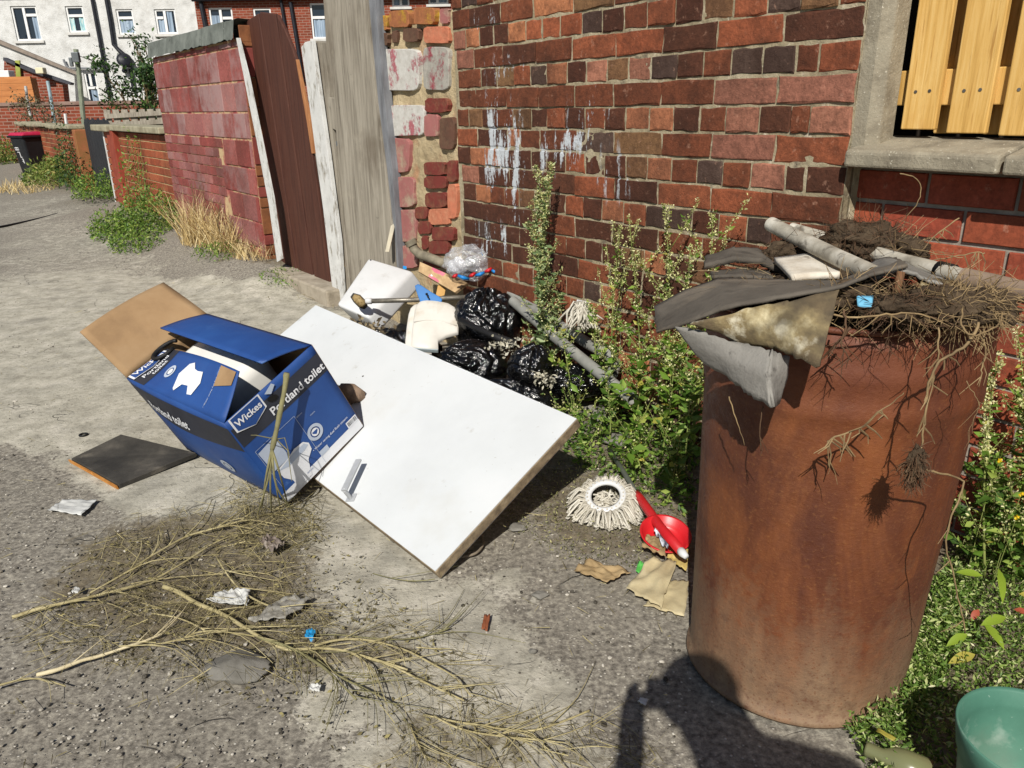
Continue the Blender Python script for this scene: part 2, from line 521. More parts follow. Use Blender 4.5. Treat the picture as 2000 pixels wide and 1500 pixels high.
def brickmat(name, rough=(0.75, 0.92), bump=0.5, blot=0.5, paint=None, streak=None, bscale=55):
    """colour comes from each piece's own object colour; alpha carries its paint splash"""
    k = NT(name)
    oi = k.n('ShaderNodeObjectInfo')
    rn = oi.outputs['Random']
    v1 = k.noise(14, 7, 0.65); v2 = k.noise(60, 6, 0.7)
    hsv = k.n('ShaderNodeHueSaturation'); k.l(oi.outputs['Color'], hsv.inputs['Color'])
    k.l(k.mr(v2, 0.25, 0.75, 0.55, 1.45), hsv.inputs['Value'])
    col = k.mix(0.1, hsv.outputs[0], H('6b3c2e'))
    col = k.mix(k.mr(k.noise(2.3, 6, 0.65), 0.44, 0.68, 0, 0.5), col, H('35241b'))
    col = k.mix(k.mr(v1, 0.44, 0.68, 0, blot), col, H('2c1b13'))
    col = k.mix(k.mr(k.noise(33, 6, 0.7), 0.60, 0.74, 0, 0.5), col, H('b98f78'))
    al = k.math('SUBTRACT', 1.0, oi.outputs['Alpha'])
    if streak is None:
        col = white_runs(k, col)
    else:
        f = k.math('MULTIPLY', k.mr(k.math('ADD', k.noise(7, 8, 0.68), k.math('MULTIPLY', al, 0.5)), 0.52, 0.72), k.math('MULTIPLY', al, 2.4))
        col = k.mix(k.mr(f, 0, 1, 0, 0.8), col, H(streak))
    h = k.math('ADD', v2, k.math('MULTIPLY', k.noise(150, 4, 0.7), 0.5))
    return k.done(col, k.mr(v1, 0.3, 0.7, *rough), k.bump(h, bump * 1.5, 0.005), 0.25)

BR_HEAD = [brick_mesh('brick_head', 100 + i, 0.085, 0.04) for i in range(7)]
BR_STR = [brick_mesh('brick_stretch', 200 + i, 0.085, 0.028) for i in range(7)]
old_brick = brickmat('old_brick')
for m_ in BR_HEAD + BR_STR: m_.materials.append(old_brick)

def put_brick(parent, mesh, u0, u1, z0, z1, off, depth, colour, paint=0.0, name='brick', tilt=0.0):
    o = bpy.data.objects.new(name, mesh)
    COL.objects.link(o)
    o.parent = parent
    M = WALL_ROT.to_4x4() @ Matrix.Rotation(tilt, 4, 'Y')
    o.rotation_euler = M.to_euler()
    p = wl(u0, z0, off) - wpos(parent)
    o.location = p
    o.scale = (u1 - u0, depth, z1 - z0)
    o.color = (colour[0], colour[1], colour[2], 1.0 - paint)
    return o

CC = {'d': ('43261a', '4e2f20'), 'b': ('633622', '73412a'), 'r': ('82462c', '905236'), 'o': ('a66c49', '9a6245'),
      'p': ('9a6853', '905f4e'), 'k': ('3b302b', '4a3d35'), 'y': ('6b4c34', '775a3c')}
def bcol(code, q):
    a, b = (H(x) for x in CC[code]); t = q.random(); v = q.uniform(0.85, 1.15)
    return tuple((a[i] * (1 - t) + b[i] * t) * v for i in range(3))

k = NT('lime_mortar')
mcol = k.ramp(k.noise(11, 8, .62), [(0.25, H('6d634f')), (0.5, H('93886f')), (0.75, H('aea38c'))])
mcol = k.mix(k.mr(k.noise(18, 5), .55, .68, 0, .75), mcol, H('5d5448'))
mcol = k.mix(k.mr(k.noise(40, 5), .6, .7, 0, .6), mcol, H('cfc6b2'))
mortar_m = k.done(white_runs(k, mcol), .92, k.bump(k.noise(75, 6, .65), .9, .006), .15)

def joint_z(k): return EYE + 0.4854 - 0.084 * k

ROWS = {
 1: [878, (916, 'b'), (976, 'd3'), (1040, 'b'), (1118, 'o'), (1200, 'y'), (1290, 'b'), (1395, 'r'), (1520, 'b'), (1665, 'd')],
 2: [886, (908, 'p'), (935, 'o'), (962, 'd2'), (991, 'd2'), (1025, 'o'), (1057, 'r'), (1093, 'r'), (1135, 'r'), (1175, 'k'), (1218, 'd'), (1263, 'b'), (1318, 'r'), (1372, 'd'), (1432, 'y'), (1499, 'r'), (1565, 'k'), (1640, 'y')],
 3: [892, (924, 'p'), (981, 'b'), (1046, 'd3'), (1116, 'b'), (1201, 'r'), (1294, 'r'), (1400, 'd'), (1529, 'r'), (1664, 'd')],
 4: [894, (909, 'b'), (938, 'b1'), (968, 'd'), (1002, 'y'), (1034, 'r1'), (1067, 'k'), (1106, 'o'), (1143, 'd'), (1184, 'p'), (1226, 'y'), (1270, 'p'), (1322, 'k'), (1373, 'd'), (1427, 'b'), (1489, 'k'), (1553, 'k'), (1597, 'b'), (1662, 'r')],
 5: [895, (928, 'b'), (988, 'b4'), (1051, 'b'), (1121, 'b'), (1197, 'b1'), (1290, 'b'), (1393, 'b'), (1518, 'p'), (1658, 'p')],
 6: [894, (914, 'b'), (941, 'y'), (969, 'd6'), (1001, 'b'), (1036, 'y8'), (1067, 'd'), (1102, 'r'), (1141, 'd4'), (1180, 'b'), (1220, 'd'), (1267, 'o'), (1314, 'o'), (1365, 'd'), (1416, 'b'), (1481, 'p'), (1543, 'd'), (1580, 'b'), (1652, 'p')],
 7: [894, (931, 'r'), (990, 'd8'), (1013, 'o3'), (1053, 'b7'), (1125, 'b4'), (1197, 'k6'), (1292, 'y'), (1388, 'b'), (1512, 'p'), (1644, 'r')],
 8: [895, (918, 'd'), (946, 'o4'), (976, 'o6'), (1004, 'd8'), (1036, 'd8'), (1067, 'd5'), (1103, 'd4'), (1141, 'r3'), (1180, 'd3'), (1221, 'd'), (1263, 'y'), (1310, 'o'), (1360, 'b'), (1410, 'k'), (1465, 'b'), (1532, 'p'), (1570, 'd'), (1642, 'd1')],
 9: [902, (935, 'p'), (993, 'd8'), (1052, 'd7'), (1121, 'd3'), (1199, 'r2'), (1283, 'd3'), (1387, 'r'), (1505, 'r'), (1640, 'b')],
 10: [905, (929, 'd'), (957, 'o'), (984, 'b7'), (1012, 'b7'), (1042, 'y7'), (1072, 'd5'), (1104, 'd'), (1138, 'r'), (1174, 'd4'), (1217, 'o'), (1260, 'r'), (1303, 'k'), (1350, 'k'), (1402, 'd3'), (1457, 'r'), (1505, 'k'), (1560, 'b'), (1637, 'b')],
 11: [904, (941, 'd'), (992, 'd5'), (1046, 'd4'), (1121, 'b'), (1195, 'd2'), (1283, 'd'), (1370, 'b'), (1480, 'b'), (1630, 'r')],
 12: [906, (921, 'd'), (932, 'd'), (957, 'k2'), (986, 'd'), (1014, 'd7'), (1040, 'd'), (1072, 'b'), (1105, 'b'), (1142, 'b'), (1175, 'd2'), (1212, 'd'), (1257, 'y'), (1300, 'o'), (1345, 'd'), (1395, 'y'), (1450, 'b'), (1510, 'd'), (1570, 'r'), (1628, 'b')],
 13: [905, (943, 'd'), (998, 'd5'), (1055, 'd3'), (1127, 'd'), (1190, 'r2'), (1252, 'd'), (1340, 'd'), (1440, 'b'), (1530, 'r'), (1624, 'b')],
 14: [908, (935, 'b'), (980, 'b'), (1012, 'r'), (1040, 'b'), (1072, 'r'), (1105, 'b'), (1138, 'b'), (1171, 'k3'), (1212, 'o'), (1250, 'b'), (1295, 'd'), (1340, 'b'), (1390, 'd'), (1440, 'r'), (1500, 'b'), (1560, 'd'), (1620, 'b')],
}
U_L, U_R = -0.405, 1.615
wall = thing('brick_wall', 'old red and brown brick wall with white paint runs beside the rusty drum', 'wall', wl(0.6, 0, 0))
def core_front(s, t):
    u = U_L + (U_R - U_L) * s; z = -0.1 + 2.14 * t
    p = wl(u, z, -0.0035)
    return p + N3 * (0.003 * nz((u, z, 0), 30, 2) + 0.0028 * nz((u, z, 0), 9, 5))
mb = MB(); mb.grid(core_front, 150, 150)
o_ = wl(U_L, -0.1, -0.03)
mb.obox(o_, E3 * (U_R - U_L), -N3 * 0.19, Z3 * 2.14)
mb.add([wl(U_R, -0.1, -0.006), wl(U_R, -0.1, -0.04), wl(U_R, 2.04, -0.04), wl(U_R, 2.04, -0.006)], [(0, 1, 2, 3)])
mb.add([wl(U_L, -0.1, -0.006), wl(U_L, 2.04, -0.006), wl(U_L, 2.04, -0.04), wl(U_L, -0.1, -0.04)], [(0, 1, 2, 3)])
mb.build('mortar', mortar_m, wall, True)
q = random.Random(5)
def gen_row(k):
    u = U_L; out = []; first = True
    while u < U_R - 0.02:
        L = (0.235 if k % 2 else 0.1175) + q.uniform(-.006, .006)
        if first: L = 0.13 if k % 2 else 0.075
        first = False
        u1 = min(u + L, U_R)
        if U_R - u1 < 0.05: u1 = U_R
        out.append((u, u1, q.choice('bbbddrrok')))
        u = u1
    return out
nb = 0
stuffV = []
for k_ in range(-4, 21):
    z1, z0 = joint_z(k_) - 0.0046, joint_z(k_ + 1) + 0.0046
    if k_ in ROWS:
        row = ROWS[k_]; out = []
        zc = (z0 + z1) / 2
        def u_at(px):
            # wall coordinate of a perpend seen at px on the height of this course
            lo, hi = -2.0, 3.0
            for _ in range(40):
                m_ = (lo + hi) / 2; w_ = wl(m_, zc)
                X, Yy, Zz = w_.x, w_.y, w_.z - EYE
                dz = Yy * _cp - Zz * _sp; dy = Yy * _sp + Zz * _cp
                x_, y_ = X / dz, dy / dz
                if 1000 + FPX * (_c * x_ + _s * y_) < px: lo = m_
                else: hi = m_
            return lo
        u = max(u_at(row[0]), U_L)
        for (px, code) in row[1:]:
            u1 = min(u_at(px + 1), U_R)
            if u1 - u > 0.02: out.append((u, u1, code))
            u = u1
        if U_R - u > 0.05: out.append((u, U_R, 'b'))
        elif out: out[-1] = (out[-1][0], U_R, out[-1][2])
    else:
        out = gen_row(k_)
    for (u0, u1, code) in out:
        if k_ <= -1:
            stuffV.append((u0 + .005, u1 - .005, z0, z1, code)); continue
        mesh = q.choice(BR_STR if u1 - u0 > 0.17 else BR_HEAD)
        paint = int(code[1:]) * 0.105 if len(code) > 1 else 0.0
        if k_ not in ROWS: paint = 0
        g = 0.0036
        put_brick(wall, mesh, u0 + g, u1 - g, z0 + q.uniform(-.0015, .0015), z1 + q.uniform(-.0015, .0015), q.uniform(-.002, .005), 0.05, bcol(code[0], q), paint,
                  tilt=q.uniform(-.006, .006))
        nb += 1
mb = MB()
for (u0, u1, z0, z1, code) in stuffV: mb.obox(wl(u0, z0, 0.003), E3 * (u1 - u0), -N3 * .05, Z3 * (z1 - z0))
ob = mb.build('upper_courses', pm('upper_brick', [(.3, '5a2c22'), (.6, '8a4630'), (.8, 'a86548')], scale=5, bump=.5, bscale=55), wall)
ob['kind'] = 'stuff'
print('main wall bricks', nb)

# ------------------------------------------------------------------ rough painted pier left of the brick wall
def wpoly(pts, off): return [wl(*W(px, py, off), off) for px, py in pts]
def zm(x, y, x0, y0, s): return (x0 + x / s, y0 + y / s)

pier = thing('rubble_pier', 'patched stub of wall with flaking pink painted blocks beside the grey plank', 'wall', wl(-0.8, 0, 0))
PO = -0.01
render_m = pm('patched_render', [(0.25, '8c7c60'), (0.5, 'ab9a7a'), (0.75, 'c0b090')], scale=7, bump=1.0, bscale=38, bdist=0.012,
              spots=[('a26a4c', 5, .56, .68, .55), ('6f6553', 14, .58, .7, .7)], rough=(.85, .95), spec=.15)
ptop = [(732, 40), (745, 38), (768, 34), (790, 30), (800, 18), (830, 14), (850, 12), (868, 6), (880, 6)]
def pier_front(s, t):
    u = -1.32 + s * (U_L + 1.32 - 0.003); 
    ztop = 1.60 + 0.02 * nz((u, 0, 0), 14, 3) + (0.03 if u > -0.75 else 0)
    z = -0.1 + (ztop + 0.1) * t
    d = 0.016 * nz((u, z, 0), 7, 1) + 0.008 * nz((u, z, 0), 22, 4)
    return wl(u, z, PO - 0.012 + d)
mb = MB(); mb.grid(pier_front, 70, 110)
mb.obox(wl(-1.32, -0.1, PO - 0.045), E3 * (U_L + 1.32 - .003), -N3 * 0.18, Z3 * 1.69)
mb.build('render_core', render_m, pier, True)
def paintedmat(name, c1, c2, c3, t=(.45, .6), sc=9, stretch=(1, 1, 1)):
    k = NT(name)
    base = k.ramp(k.noise(30, 6, .7), [(.3, H(c2)), (.7, H(c3))])
    pnt = k.ramp(k.noise(12, 5), [(.3, H(c1)), (.7, tuple(min(1, v * 1.25) for v in H(c1)))])
    f = k.mr(k.noise(sc, 9, .72, stretch), t[0], t[1])
    col = k.mix(f, base, pnt)
    return k.done(col, .85, k.bump(k.math('ADD', k.noise(70, 6, .7), f), .5, .004), .2)
pk_white = paintedmat('flaked_white_block', '96585e', 'a8a49c', 'c4c2bc', (.52, .6))
pk_grey = paintedmat('flaked_grey_block', '803a42', '86827a', 'a8a49a', (.5, .58), 6)
pk_pink = paintedmat('faded_pink_block', '8f5c58', '968270', 'a8967f', (.36, .52))
pk_brick = paintedmat('flaked_brick', '6a302a', '5c3a30', '84503c', (.42, .55), 16)
pk_moss = paintedmat('mossy_brick', 'a8862c', '7a4e34', 'a86c46', (.52, .66), 10)
pk_ornge = paintedmat('orange_brick', 'b06a50', 'a05c44', 'c08668', (.4, .6), 14)
pk_dark = paintedmat('dark_brick', '5a3e32', '4a362c', '6c5442', (.4, .6), 14)
def rounded_block(pxs, off, proud, mat, name, parent, seed, rag=1.6):
    qq = random.Random(seed)
    (x0, y0), (x1, y1) = pxs
    pts = []
    n = 22
    for i in range(n):
        th = 2 * math.pi * i / n
        c, s = math.cos(th), math.sin(th)
        e = 0.36
        x = (x0 + x1) / 2 + (x1 - x0) / 2 * math.copysign(abs(c) ** e, c)
        y = (y0 + y1) / 2 + (y1 - y0) / 2 * math.copysign(abs(s) ** e, s)
        pts.append((x + qq.uniform(-rag, rag) * .6, y + qq.uniform(-rag, rag) * .6))
    poly = wpoly(pts, off)
    cen = sum(poly, Vector()) / n
    mb = MB()
    inner = [cen + (p - cen) * 0.955 + N3 * proud for p in poly]
    mid = [cen + (p - cen) * 0.985 + N3 * proud * .7 for p in poly]
    back = [p - N3 * 0.03 for p in poly]
    vs = inner + mid + back
    fs = [tuple(range(n - 1, -1, -1))]
    for a, b in ((0, n), (n, 2 * n)):
        fs += [(a + i, a + (i + 1) % n, b + (i + 1) % n, b + i) for i in range(n)]
    mb.add(vs, fs)
    return mb.build(name, mat, parent, False)
Z1 = lambda x, y: zm(x, y, 560, 0, 4.412)
Z2 = lambda x, y: zm(x, y, 560, 300, 4.412)
blk = [((765, 130), (875, 265), Z1, pk_moss, 'brick'), ((890, 88), (1065, 235), Z1, pk_moss, 'brick'), ((1105, 62), (1285, 215), Z1, pk_moss, 'brick'),
       ((1325, 70), (1405, 205), Z1, pk_pink, 'stone'),
       ((795, 285), (828, 400), Z1, pk_brick, 'brick'), ((834, 285), (882, 390), Z1, pk_dark, 'brick'), ((912, 265), (962, 372), Z1, pk_dark, 'brick'),
       ((1010, 243), (1145, 360), Z1, pk_dark, 'brick'), ((1188, 228), (1415, 375), Z1, pk_ornge, 'brick'),
       ((793, 420), (1152, 785), Z1, pk_white, 'block'), ((1180, 400), (1412, 780), Z1, pk_grey, 'block'), ((1200, 845), (1400, 970), Z1, pk_brick, 'brick'),
       ((848, 902), (1195, 1172), Z1, pk_white, 'block'), ((1325, 1010), (1455, 1290), Z1, pk_dark, 'stone'), ((1195, 985), (1320, 1180), Z1, pk_pink, 'stone'),
       ((876, 1190), (1065, 1490), Z1, pk_pink, 'block'),
       ((1190, 72), (1372, 185), Z2, pk_brick, 'brick'), ((1395, 60), (1475, 242), Z2, pk_brick, 'brick'), ((1188, 195), (1382, 300), Z2, pk_brick, 'brick'),
       ((1198, 335), (1382, 465), Z2, pk_brick, 'brick'), ((1115, 460), (1220, 562), Z2, pk_brick, 'brick'), ((1226, 470), (1415, 612), Z2, pk_ornge, 'brick'),
       ((1140, 580), (1250, 692), Z2, pk_brick, 'brick'), ((1260, 632), (1452, 752), Z2, pk_brick, 'brick'), ((1168, 708), (1224, 825), Z2, pk_brick, 'brick'),
       ((1232, 748), (1402, 862), Z2, pk_brick, 'brick'), ((918, 200), (1112, 462), Z2, pk_pink, 'block'), ((944, 480), (1122, 765), Z2, pk_pink, 'block'),
       ((968, 790), (1135, 985), Z2, pk_pink, 'block'), ((1398, 262), (1478, 560), Z2, pk_ornge, 'stone'), ((1180, 880), (1330, 985), Z2, pk_brick, 'brick')]
for i, (a, b, zf, mt, nm_) in enumerate(blk):
    rounded_block((zf(*a), zf(*b)), PO, 0.006 + 0.002 * (i % 3), mt, nm_, pier, 300 + i)

# ------------------------------------------------------------------ newer smooth red brick wall under the opening
ROFF = -0.075
redwall = thing('smooth_brick_wall', 'newer smooth orange red brick panel under the concrete sill', 'wall', wl(2.2, 0, ROFF))
grey_mortar = pm('grey_mortar', [(.3, '6e675d'), (.5, '8c857a'), (.75, 'a59e92')], scale=14, bump=.7, bscale=80, rough=(.85, .95), spec=.15)
mb = MB(); mb.obox(wl(1.56, -0.1, ROFF - 0.008), E3 * 3.0, -N3 * 0.18, Z3 * 1.16)
mb.build('mortar', grey_mortar, redwall)
smooth_brick = brickmat('smooth_red_brick', (0.6, 0.8), 0.18, 0.18, bscale=90)
BR_SM = [brick_mesh('brick_smooth', 400 + i, 0.012, 0.022) for i in range(4)]
for m_ in BR_SM: m_.materials.append(smooth_brick)
zj = W(1880, 408, ROFF)[1]; ch = (W(1662, 386, ROFF)[1] - W(1764, 460, ROFF)[1])
up2, up3 = W(1723, 405, ROFF)[0], W(1794, 475, ROFF)[0]
for c_ in range(-1, 12):
    zt = zj - ch * c_; zb = zt - ch
    if zb < -0.08: break
    u = (up2 if c_ % 2 == 0 else up3) - 0.226 * 3
    while u < 3.4:
        u0, u1 = max(u, 1.56), u + 0.226
        if u1 - u0 > 0.03:
            cc = H('954832'); v = q.uniform(.85, 1.12)
            put_brick(redwall, q.choice(BR_SM), u0 + .005, u1 - .005, zb + .006, zt - .006, ROFF + q.uniform(0, .002), .05, (cc[0] * v, cc[1] * v * q.uniform(.9, 1.1), cc[2] * v))
        u += 0.226

# ------------------------------------------------------------------ concrete jamb and sill, timber fence behind
conc_m = pm('weathered_concrete', [(.25, '5d564a'), (.5, '8a8271'), (.75, 'a8a08c')], scale=10, bump=.8, bscale=95, bdist=.004,
            spots=[('c9c3b2', 130, .62, .7, .8), ('4a453c', 5, .55, .7, .55)], rough=(.85, .95), spec=.15)
jl0, jr0 = W(1666, 150, -.012)[0], W(1762, 150, -.105)[0]
post = MB()
pp = [(jl0, -0.01), (jr0 - .03, -0.01), (jr0, -0.03), (jr0, -0.105), (jl0 + .002, -0.105)]
post.prism([wl(u, W(1700, 285, 0)[1] - .03, o) for u, o in pp], (0, 0, 0.95))
tag(post.build('concrete_post', conc_m, bevel=.006), 'upright weathered concrete post between the old brick wall and the timber slats', 'post')
def sill(u0, u1, name, label):
    mb = MB()
    zf1, zf0, zbk = W(1800, 297, .045)[1], W(1800, 334, .045)[1], W(1850, 273, -.10)[1]
    prof = [(-0.20, zf0), (0.045, zf0), (0.045, zf1 - .006), (0.035, zf1), (-0.10, zbk), (-0.20, zbk + .004)]
    # profile swept along the wall
    a = [wl(u0, z, o) for o, z in prof]
    mb.prism(a, E3 * (u1 - u0))
    ob = mb.build(name, conc_m, bevel=.007)
    return tag(ob, label, 'sill')
us = W(1954, 325, .045)[0]
sill(W(1648, 310, .045)[0], us - .006, 'concrete_sill', 'thick weathered concrete sill stone under the timber slats, left of the joint')
sill(us + .004, us + .9, 'concrete_sill', 'second concrete sill stone at the right edge, right of the joint')

FO = -0.11
pine_m = pm('new_pine', [(.25, 'a8803e'), (.5, 'c9a05a'), (.75, 'd9b878')], scale=5, stretch=(14, 14, .7), detail=9, bump=.25, bscale=30, bstretch=(20, 20, .8),
            spots=[('8f6126', 9, .60, .70, .6), ('e0c080', 4, .6, .7, .4)], rough=(.55, .75), dist=.5, knots=[('7a4a1c', 13, .70, .76, .75), ('b98a4a', 7, .58, .7, .4)])
screw_m = pm('screw_head', [(.4, '55504a'), (.6, '7d7870')], bump=0, rough=(.4, .5), metallic=.6)
fence = thing('timber_fence', 'new yellow pine fence of vertical slats seen above the sill', 'fence', wl(2.3, 1.14, FO))
zb_ = W(1795, 262, FO)[1]
def slat(u0, u1, z0, z1, off, th, name='slat'):
    mb = MB(); mb.obox(wl(u0, z0, off), E3 * (u1 - u0), -N3 * th, Z3 * (z1 - z0))
    return mb.build(name, pine_m, fence, bevel=.003)
sl = [(W(1776, 130, FO)[0], W(1844, 130, FO)[0]), (W(1868, 130, FO)[0], W(1947, 130, FO)[0])]
wd_ = sl[1][1] - sl[1][0]; gap_ = sl[1][0] - sl[0][1]
sl.append((sl[1][1] + gap_, sl[1][1] + gap_ + wd_))
for i in range(3, 7): sl.append((sl[-1][1] + gap_, sl[-1][1] + gap_ + wd_))
for i, (a, b) in enumerate(sl):
    s_ = slat(a, b, zb_ + (.012, .004, 0, .008, .003, .01, .006)[i], 2.05, FO, .02)
    for fx_ in (.3, .7):
        for zz in (W(1800, 180, FO)[1], 1.75):
            mb = MB(); uu = a + (b - a) * fx_
            mb.tube([wl(uu, zz + .004 * fx_, FO - .002), wl(uu, zz + .004 * fx_, FO + .0015)], .0045, 8)
            mb.build('screw', screw_m, s_)
zr0, zr1 = W(1800, 206, FO - .022)[1], W(1800, 137, FO - .022)[1]
for z0, z1 in ((zr0, zr1), (zr0 + .55, zr1 + .55)):
    mb = MB(); mb.obox(wl(sl[0][0] - .06, z0, FO - .022), E3 * 1.6, -N3 * .04, Z3 * (z1 - z0)); mb.build('rail', pine_m, fence, bevel=.003)
for i in range(len(sl) - 1):
    m_ = (sl[i][1] + sl[i + 1][0]) / 2
    slat(m_ - wd_ * .5 - .0, m_ + wd_ * .5, zb_ + .0, 2.05, FO - .064, .02)
dark_m = pm('backing_shade', [(.3, '1c1712'), (.7, '30281f')], scale=8, bump=.3)
mb = MB(); mb.obox(wl(.6, 0, -.62), E3 * 3.8, -N3 * .05, Z3 * 3.0)  # added dark sheet, keeps the gaps between the slats dark
tag(mb.build('dark_backing', dark_m), 'dark sheet added to stand for the shade behind the yellow fence slats', 'wall')
# ================================================================== gateway timbers
grey_wood = pm('weathered_grey_wood', [(.22, '5c554a'), (.5, '8f887b'), (.78, 'aaa395')], scale=3.0, stretch=(11, 11, .8), detail=10, bump=.55, bscale=26, bstretch=(20, 20, 1), dist=.7, knots=[('3d362e', 9, .68, .76, .7), ('55493b', 2.6, .52, .7, .5), ('b0a897', 5, .6, .72, .35)],
               spots=[('4c443a', 2.2, .58, .72, .55), ('3a342d', 60, .72, .76, .8)], rough=(.8, .95), spec=.15)
lead_m = pm('grey_edge_strip', [(.3, '5a5b5e'), (.6, '787a7e'), (.8, '8d8e90')], scale=6, stretch=(6, 6, 1), bump=.3, bscale=40, rough=(.6, .8))
plank = thing('weathered_plank', 'tall wide weathered grey wooden board standing beside the pink pier', 'board', wl(-1.4, 0, .03))
PF = .045
poly = [(627, -60), (709, -60), (716, 0), (735, 200), (752, 330), (768, 470), (776, 590), (690, 590), (681, 500), (668, 380), (656, 255), (648, 250), (646, 212), (640, 205), (641, 190), (652, 192), (650, 160), (638, 110), (634, 40)]
mb = MB(); mb.prism(wpoly(poly, PF)[::-1], -N3 * .05); mb.build('board', grey_wood, plank, bevel=.003)
poly = [(709, -60), (727, -60), (734, 20), (750, 190), (766, 330), (775, 470), (781, 590), (776, 590), (768, 470), (752, 330), (735, 200), (716, 0)]
mb = MB(); mb.prism(wpoly(poly, PF - .012)[::-1], -N3 * .05); mb.build('edge_strip', lead_m, plank, bevel=.002)

white_peel = paintedmat('peeling_white_paint', 'b9b9b6', '7d776b', '9a9488', (.36, .47), 22, (1, 1, .35))
gatepost = thing('gate_post', 'slim gate post with peeling white face next to the dark red gate', 'post', wl(-2.05, 0, .05))
mb = MB(); mb.prism(wpoly([(588, 92), (596, 82), (609, 79), (640, 300), (662, 470), (670, 590), (652, 590), (630, 400), (606, 220)], .07)[::-1], -N3 * .025); mb.build('painted_face', white_peel, gatepost, bevel=.002)
mb = MB(); mb.prism(wpoly([(609, 79), (632, 83), (640, 150), (650, 240), (668, 400), (686, 590), (668, 590), (660, 460), (640, 300)], .035)[::-1], -N3 * .1); mb.build('post', grey_wood, gatepost, bevel=.003)
mb = MB(); mb.prism(wpoly([(603, 162), (612, 161), (634, 300), (648, 400), (666, 522), (659, 525), (640, 410), (622, 290)], .066)[::-1], -N3 * .03); mb.build('batten', pm('old_pine', [(.3, '8f7345'), (.6, 'b09462'), (.8, 'c2a874')], scale=4, stretch=(12, 12, .8), bump=.3, bscale=30), gatepost, bevel=.002)
mb = MB(); mb.obox(wl(-2.0, 0, -.06), E3 * .35, -N3 * .04, Z3 * 1.52); mb.build('back_board', grey_wood, gatepost, bevel=.003)
mb = MB(); mb.prism(wpoly([(645, 275), (656, 276), (657, 292), (647, 291)], .03)[::-1], -N3 * .012); mb.build('hinge_plate', pm('steel_plate', [(.4, '8b8f92'), (.6, 'a9adb0')], bump=.2, rough=(.35, .5), metallic=.7), gatepost)

maroon = pm('maroon_boards', [(.2, '301a14'), (.5, '4a2b21'), (.8, '5d3a2c')], scale=3, stretch=(15, 15, .8), detail=9, bump=.35, bscale=26, bstretch=(18, 18, .9),
            spots=[('2a1714', 3, .58, .74, .6), ('8a5a4c', 20, .66, .76, .35)], rough=(.6, .8))
gate = thing('wooden_gate', 'dark maroon timber gate with a chamfered top corner beside the red painted wall', 'gate', wl(-2.6, 0, .02))
gb = [[(470, 66), (478, 44), (505, 26), (585, 562), (546, 548)], [(506, 23), (538, 27), (616, 572), (586, 562)], [(539, 28), (556, 56), (572, 96), (579, 118), (600, 235), (622, 380), (650, 590), (617, 572)]]
for i, pl in enumerate(gb):
    o_ = .015 + .004 * i
    mb = MB(); mb.prism(wpoly([(x + (1.2 if j < 1 or j == len(pl) - 1 else -1.2), y) for j, (x, y) in enumerate(pl)], o_)[::-1], -N3 * .025); mb.build('board', maroon, gate, bevel=.006)
mb = MB(); mb.prism(wpoly([(572, 118), (579, 116), (604, 235), (612, 300), (602, 300)], .022)[::-1], -N3 * .02); mb.build('edge_batten', pm('raw_orange_wood', [(.3, '8c5a38'), (.7, 'b07c52')], stretch=(8, 8, 1), bump=.3), gate, bevel=.002)
step_m = pm('step_concrete', [(.3, '7d7464'), (.5, '9a9080'), (.75, 'aea593')], scale=9, bump=.6, bscale=60, rough=(.85, .95))
mb = MB(); mb.obox(wl(-3.02, -.05, .16), E3 * 1.25, -N3 * .2, Z3 * .155)
tag(mb.build('gate_step', step_m, bevel=.012), 'low worn concrete step under the maroon gate', 'step')

# ------------------------------------------------------------------ red painted block wall
RO = 0.10
redpaint = brickmat('red_painted_block', (.7, .9), .35, .12, streak='9c8482')
k = NT('red_painted_mortar')
c0 = k.ramp(k.noise(12, 6, .65), [(.3, H('7a3a38')), (.55, H('97504c')), (.75, H('b07b70'))])
c0 = k.mix(k.mr(k.noise(5, 7, .7), .42, .54, 0, .9), c0, H('b8a27c'))
redmort = k.done(c0, .9, k.bump(k.noise(60, 6), .6), .15)
u0r, u1r = -5.42, -3.0
rw = thing('red_painted_wall', 'tall red painted block wall with a slate coping and a white painted edge', 'wall', wl(-4.2, 0, RO))
mb = MB(); mb.obox(wl(u0r, -.1, RO - .006), E3 * (u1r - u0r), -N3 * .2, Z3 * 1.78); mb.build('mortar', redmort, rw)
BR_RED = [brick_mesh('red_block', 500 + i, 0.012, 0.012) for i in range(5)]
for m_ in BR_RED: m_.materials.append(redpaint)
def redc(q, tint=0):
    c = H(q.choice(['8a4743', '83403c', '90504b', '8a4c48', '99645f', '8d5956'])); v = q.uniform(.85, 1.15)
    return (c[0] * v, c[1] * v, c[2] * v)
rows = [(1.63, 1.665, .3), (1.405, 1.622, .27), (1.195, 1.397, .29), (1.005, 1.187, .26)]
for i, (z0, z1, L) in enumerate(rows):
    u = u0r + (0 if i % 2 else -.14)
    while u < u1r:
        a, b = max(u, u0r), min(u + L, u1r)
        if b - a > .04: put_brick(rw, q.choice(BR_RED), a + .006, b - .006, z0 + .004, z1 - .003, RO + q.uniform(0, .003), .05, redc(q), q.choice([0, .15, .25, .35]), 'block')
        u += L
ub = -3.78
for i in range(13):                                  # brick courses below on the left, blocks to the right
    z1 = .995 - .0765 * i; z0 = z1 - .068
    u = u0r - (.1 if i % 2 else 0); ue = ub + q.uniform(-.08, .1)
    while u < ue:
        a, b = max(u, u0r), min(u + .225, ue)
        if b - a > .03: put_brick(rw, q.choice(BR_RED), a + .005, b - .005, z0, z1, RO + q.uniform(0, .003), .05, redc(q), q.choice([0, 0, .1, .2]))
        u += .225
